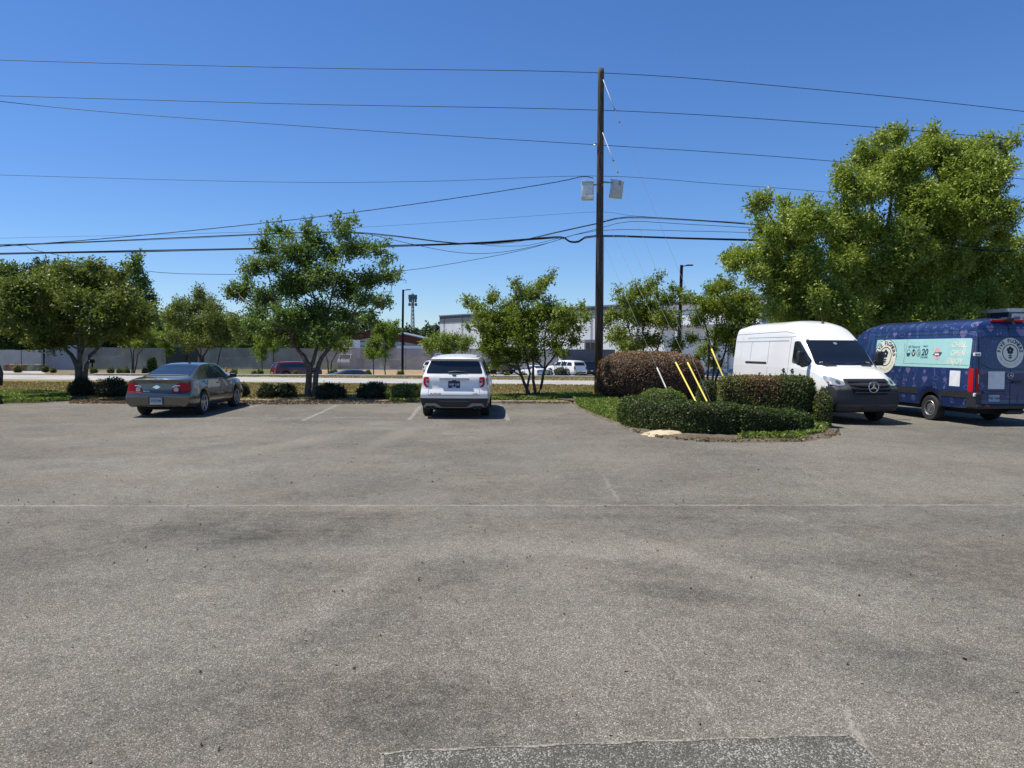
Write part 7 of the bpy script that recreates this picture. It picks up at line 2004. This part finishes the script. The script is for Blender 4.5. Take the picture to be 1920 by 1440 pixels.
# ------------------------------------------------------------------ near vehicles
sedan(); suv(); white_van(); blue_van()
BLUEW = NAVY
CREAMT = mat('cream_rail', (.62, .62, .54), .5)
p = at(1885, 655, 27.6)
box_truck('blue wrapped box truck with a cream roof rail behind the blue van', (p.x + 1.11, 27.6, 0), R(4), BLUEW, CREAMT, None, True, H=at(1890, 579, 27.6).z + .02)
DARKCAB = paint('black_cab_paint', (.01, .01, .011))
box_truck('dark cabbed truck cut off by the picture edge beside the dense crape myrtle', (at(9, 655, 25.6).x - 1.05, 19.0, 0), 0, DARKCAB, WHITEM, H=3.0)

# ------------------------------------------------------------------ utility pole, floodlights, wires
PY = 30.6
base = gp(1122, 741); top = at(1127, 128.5, PY)
WOOD = None
def wood_mat():
    m, nt, b_ = nodes('weathered_pole_wood')
    N, Lk = nt.nodes, nt.links
    tc = N.new('ShaderNodeTexCoord'); mp = N.new('ShaderNodeMapping'); mp.inputs['Scale'].default_value = (9, 9, .45); Lk.new(tc.outputs['Object'], mp.inputs[0])
    n = N.new('ShaderNodeTexNoise'); n.inputs['Scale'].default_value = 3; n.inputs['Detail'].default_value = 8; n.inputs['Roughness'].default_value = .65; Lk.new(mp.outputs[0], n.inputs['Vector'])
    Lk.new(ramp(nt, [(.3, (.020, .014, .010)), (.46, (.060, .044, .032)), (.60, (.135, .102, .074)), (.78, (.23, .185, .14))], n.outputs[0]), b_.inputs['Base Color'])
    b_.inputs['Roughness'].default_value = .9
    bp = N.new('ShaderNodeBump'); bp.inputs['Strength'].default_value = .7; bp.inputs['Distance'].default_value = .03; Lk.new(n.outputs[0], bp.inputs['Height']); Lk.new(bp.outputs[0], b_.inputs['Normal'])
    return m
up = thing('utility_pole', 'tall weathered wooden utility pole carrying the power lines and floodlights', 'utility pole', (base.x, PY, 0))
tv = top - Vector((base.x, PY, 0))
mb = MB(); mb.tube([Vector((0, 0, -.1)), tv * .25, tv * .5, tv * .75, tv * .985, tv], [.172, .165, .152, .138, .125, .115], 20); mb.build('shaft', wood_mat(), up, smooth=True)
def on_pole(py): return Vector((base.x, PY, 0)) + tv * ((at(1124, py, PY).z) / tv.z)
mb = MB()
for py in (150, 155, 205, 218, 250, 262, 275, 286, 324, 344, 395, 408, 442):
    c = on_pole(py) - Vector((base.x, PY, 0)); mb.lathe([(.03, -.02), (.03, .035), (.001, .04)], c + Vector((.02, -.15, 0)), 'y', 8)
    mb.bar(c + Vector((0, -.19, 0)), c + Vector((0, .19, 0)), .018, .018)
mb.build('bolts', GALV, up)
mb = MB()
c = on_pole(272) - Vector((base.x, PY, 0))
mb.lathe([(.03, -.02), (.07, 0), (.05, .03), (.075, .05), (.04, .09), (.001, .1)], c + Vector((-.22, 0, 0)), 'z', 14); mb.build('insulator', CHROME, up)
mb = MB(); mb.tube([on_pole(y) - Vector((base.x, PY, 0)) + Vector((.165, -.07, 0)) for y in (442, 520, 600, 738)], .012, 5); mb.build('ground_wire', GALV, up)

def wire(label, pts, r, m=BLACKP, Yf=PY, twist=False, bundle=0, group='wires on the utility pole', name='power_line'):
    """pts: pixel polyline (smoothly joined) in the plane of the pole line"""
    P = [at(x, y, Yf if not callable(Yf) else Yf(x)) for x, y in pts]
    # Catmull-Rom through the points
    out = []
    n = len(P)
    for i in range(n - 1):
        p0 = P[i - 1] if i else P[0] * 2 - P[1]; p1, p2 = P[i], P[i + 1]; p3 = P[i + 2] if i + 2 < n else P[-1] * 2 - P[-2]
        m_ = max(3, int((p2 - p1).length / .9))
        for j in range(m_):
            t = j / m_
            out.append(.5 * ((p1 * 2) + (p2 - p0) * t + (p0 * 2 - p1 * 5 + p2 * 4 - p3) * t * t + (p1 * 3 - p0 - p2 * 3 + p3) * t ** 3))
    out.append(P[-1])
    mb = MB()
    if twist:
        fine = []
        for p, q in zip(out, out[1:]):
            fine += [p.lerp(q, k / 3) for k in range(3)]
        fine.append(out[-1])
        for s in range(3):
            mb.tube([p + Vector((0, math.cos(i * .8 + s * 2.1), math.sin(i * .8 + s * 2.1))) * r * 1.1 for i, p in enumerate(fine)], r, 4)
    else:
        mb.tube(out, r, 6)
    for b_ in range(bundle):
        mb.tube([p + Vector((0, .05, -.026 - .018 * b_ + .008 * math.sin(i * .7 + b_))) for i, p in enumerate(out)], r * .6, 5)
    o = mb.build(name, m, smooth=True)
    return tag(o, label, 'wire', group)
WIRE = mat('wire_black', (.010, .011, .014), .6)
sx_ = lambda pts: pts
wire('topmost power line, running past the very tip of the wooden pole', [(-700, 88), (0, 112.5), (560, 127), (1122, 136.5), (1500, 165), (1920, 209), (2500, 284)], .013, WIRE)
wire('power line second from the top of the wooden pole', [(-700, 160), (0, 179.5), (560, 195), (1122, 206.5), (1500, 228), (1920, 264), (2500, 330)], .013, WIRE)
wire('slanting third power line held by the small insulator on the pole', [(-700, 90), (0, 190), (560, 236), (1118, 271.5), (1350, 286), (1570, 303), (1920, 336), (2500, 400)], .012, WIRE)
wire('nearly level thin line just above the floodlights', [(-700, 306), (0, 328), (500, 341), (800, 340), (1118, 330), (1350, 345), (1555, 360.5), (1920, 396), (2400, 450)], .009, WIRE)
wire('twisted service cable dropping from the floodlights to the left edge of the sky', [(-500, 492), (0, 462), (300, 438), (600, 406), (850, 372), (1040, 342), (1092, 331), (1112, 334)], .009, WIRE, twist=True)
wire('faint thin strand between the sagging service cable and the thick cables', [(-500, 458), (400, 437), (660, 427), (900, 412), (1115, 397.5), (1180, 404), (1300, 412), (1500, 424), (1800, 452)], .0055, WIRE)
wire('upper thick black cable, with a hump over the open crape myrtle', [(-700, 474), (0, 459), (350, 445), (560, 436), (660, 435.5), (740, 442), (860, 456), (960, 453), (1040, 436), (1118, 419), (1175, 407), (1280, 411), (1420, 421), (1540, 433), (1900, 470)], .018, WIRE, bundle=1)
wire('lower thick black cable bundle crossing behind the tree tops', [(-700, 488), (0, 475), (300, 469), (600, 463), (860, 456.5), (1000, 447), (1052, 444), (1068, 452), (1085, 452), (1118, 441.5), (1280, 446), (1420, 449.5), (1560, 455), (1900, 470)], .022, WIRE, bundle=2)
wire('looping cable that dips below the thick cables beside the open crape myrtle', [(640, 435.5), (690, 439), (760, 455), (840, 471), (900, 475.5), (960, 470), (1030, 455), (1060, 445), (1118, 430), (1180, 415.5), (1280, 420), (1420, 428), (1560, 440)], .010, WIRE)
wire('short slack loop under the joint of the thick cables', [(880, 456), (930, 461), (980, 461), (1010, 456), (1050, 446)], .008, WIRE)
wire('lowest thin cable running up to the pole from behind the trees', [(-500, 452), (0, 459), (60, 468), (180, 493), (300, 511), (440, 514.5), (600, 514), (750, 508.5), (900, 485), (1000, 464), (1118, 432.5), (1280, 433), (1420, 437), (1560, 446)], .010, WIRE)

GWIRE = mat('guy_strand', (.15, .155, .165), .7)
YEL = mat('yellow_guard', (.78, .62, .10), .55, var=.06)
WHG = mat('white_guard', (.55, .55, .54), .6)
def guy(label, ppy, mid, end, Ye, guard, ins=None, r=.0048, gm=YEL):
    """strand from the pole down to an anchor in the island; mid/end are pixels on it"""
    p = on_pole(ppy) + Vector((.06, -.13, 0)); e = at(end[0], end[1], Ye)
    d = (e - p).normalized(); tend = e + d * (e.z / -d.z if d.z < 0 else 0)
    # keep the strand in the plane through the mid pixel with a slight sag
    t = thing('guy_wire', label, 'guy wire', tend, 0, 'guy wires of the utility pole')
    pts = []
    for k in range(25):
        u = k / 24; q = p.lerp(tend, u); q.z -= .25 * 4 * u * (1 - u) * mid; pts.append(q - tend)
    mb = MB(); mb.tube(pts, r, 5); mb.build('strand', GWIRE, t)
    if guard:
        Lg = guard; u0 = 1 - Lg / (tend - p).length
        def P_(u): q = p.lerp(tend, u); q.z -= .25 * 4 * u * (1 - u) * mid; return q - tend
        mb = MB(); mb.tube([P_(u0 + (1 - u0) * k / 6) for k in range(7)], .024 if gm is YEL else .022, 10); mb.build('guard', gm, t, smooth=True)
    if ins:
        def P_(u): q = p.lerp(tend, u); q.z -= .25 * 4 * u * (1 - u) * mid; return q - tend
        Lt = (tend - p).length
        mb = MB(); mb.tube([P_(u / Lt) for u in (.05, .3, ins * .5, ins)], .016, 8); o = mb.build('strain_rod', WHG, t, smooth=True)
        mb = MB(); mb.tube([P_(ins / Lt), P_((ins + .75) / Lt)], .014, 6); mb.lathe([(.001, -.03), (.04, -.02), (.04, .02), (.001, .03)], P_(ins / Lt), 'z', 8); mb.lathe([(.001, -.03), (.03, -.02), (.03, .02), (.001, .03)], P_((ins + .75) / Lt), 'z', 8); mb.build('clamp', GWIRE, o)
    return t
guy('guy wire from the very top of the pole, yellow guard by the tall hedge', 150, .6, (1357, 706), 22.3, 2.5, 1.85)
guy('guy wire from beneath the third power line, without any guard', 249, .5, (1331, 749), 21.2, 0, 1.95)
guy('guy wire from the floodlight arm ending in the inner yellow guard', 345, .4, (1325, 750), 20.6, 2.5)
guy('guy wire from below the floodlights ending in the outer yellow guard by the bronze bush', 396, .4, (1303, 748), 20.6, 2.75)
guy('lowest guy wire, ending in a short white guard over the mound bush', 447, .35, (1250, 728), 23.5, 2.15, gm=WHG)

# floodlights
LENS = mat('floodlight_glass', (.62, .68, .64), .15, .0, coat=1)
HOUS = mat('floodlight_housing', (.62, .64, .64), .45)
def flood(label, c, yaw, tilt, armp):
    t = thing('floodlight', label, 'floodlight', c, 0, 'floodlights on the utility pole')
    M_ = Matrix.Rotation(yaw, 4, 'Z') @ Matrix.Rotation(tilt, 4, 'X')
    def bx(x0, x1, y0, y1, z0, z1, bev=.0):
        m2 = MB(); m2.box(x0, x1, y0, y1, z0, z1, 0, bev); m2.v = [tuple(M_ @ Vector(v)) for v in m2.v]; return m2
    b0 = bx(-.25, .25, -.12, .16, -.37, .37, .03); hb = b0.build('housing', HOUS, t, auto=R(40))
    bx(-.19, .19, -.135, -.121, -.15, .31, .004).build('lens', LENS, hb)
    b2 = bx(-.27, .27, -.145, -.122, .33, .39, .01); b3 = bx(-.25, .25, -.16, -.121, -.37, -.24, .01)
    b2.add(b3.v, b3.f); b2.build('bezel', HOUS, hb)
    mb = MB(); mb.tube([M_ @ Vector((0, .14, .25)), Vector(armp) - Vector(c)], .035, 8); mb.lathe([(.001, -.09), (.07, -.08), (.07, .08), (.001, .09)], M_ @ Vector((0, .14, .25)), 'z', 10); mb.build('arm', GALV, t)
    return t
flood('floodlight whose glass face looks towards the car park, left of the pole', at(1101.5, 358, PY - .15), R(-8), R(-4), on_pole(345))
flood('floodlight turned half away, right of the pole', at(1155.5, 355, PY + .1), R(215), R(-10), on_pole(341))
# ------------------------------------------------------------------ light, sky, camera
W = bpy.data.worlds.new('World'); SC.world = W; W.use_nodes = True
nt = W.node_tree; bg = nt.nodes['Background']
SUN = Vector((-.42, .06, 1)).normalized()
sky = nt.nodes.new('ShaderNodeTexSky'); sky.sky_type = 'NISHITA'; sky.sun_disc = False
sky.sun_elevation = math.asin(SUN.z); sky.sun_rotation = math.atan2(SUN.x, SUN.y)
sky.altitude = 0; sky.air_density = 1.0; sky.dust_density = 0.0; sky.ozone_density = 5.0
hs = nt.nodes.new('ShaderNodeHueSaturation'); hs.inputs['Saturation'].default_value = 1.12
tn = nt.nodes.new('ShaderNodeVectorMath'); tn.operation = 'MULTIPLY'; tn.inputs[1].default_value = (.77, .88, 1.10)
nt.links.new(sky.outputs[0], hs.inputs['Color']); nt.links.new(hs.outputs[0], tn.inputs[0]); nt.links.new(tn.outputs[0], bg.inputs[0]); bg.inputs[1].default_value = .098
sl = bpy.data.lights.new('Sun', 'SUN'); sl.energy = 5.0; sl.angle = R(.53); sl.color = (1, .955, .87)
so = bpy.data.objects.new('Sun', sl); COL.objects.link(so); so.rotation_euler = (-SUN).to_track_quat('-Z', 'Y').to_euler(); so.location = (-40, 10, 60)
cd = bpy.data.cameras.new('Camera'); cam = bpy.data.objects.new('Camera', cd); COL.objects.link(cam)
cd.sensor_fit = 'HORIZONTAL'; cd.sensor_width = 36; cd.lens = 36 * F / 1920; cd.clip_end = 6000; cd.clip_start = .05
cam.matrix_world = Matrix(((_rt.x, _up.x, -_fw.x, CAM.x), (_rt.y, _up.y, -_fw.y, CAM.y), (_rt.z, _up.z, -_fw.z, CAM.z), (0, 0, 0, 1)))
SC.camera = cam
SC.view_settings.view_transform = 'Standard'; SC.view_settings.look = 'None'; SC.view_settings.exposure = .32; SC.view_settings.gamma = 1
SC.cycles.max_bounces = 6; SC.cycles.transparent_max_bounces = 8; SC.cycles.diffuse_bounces = 3
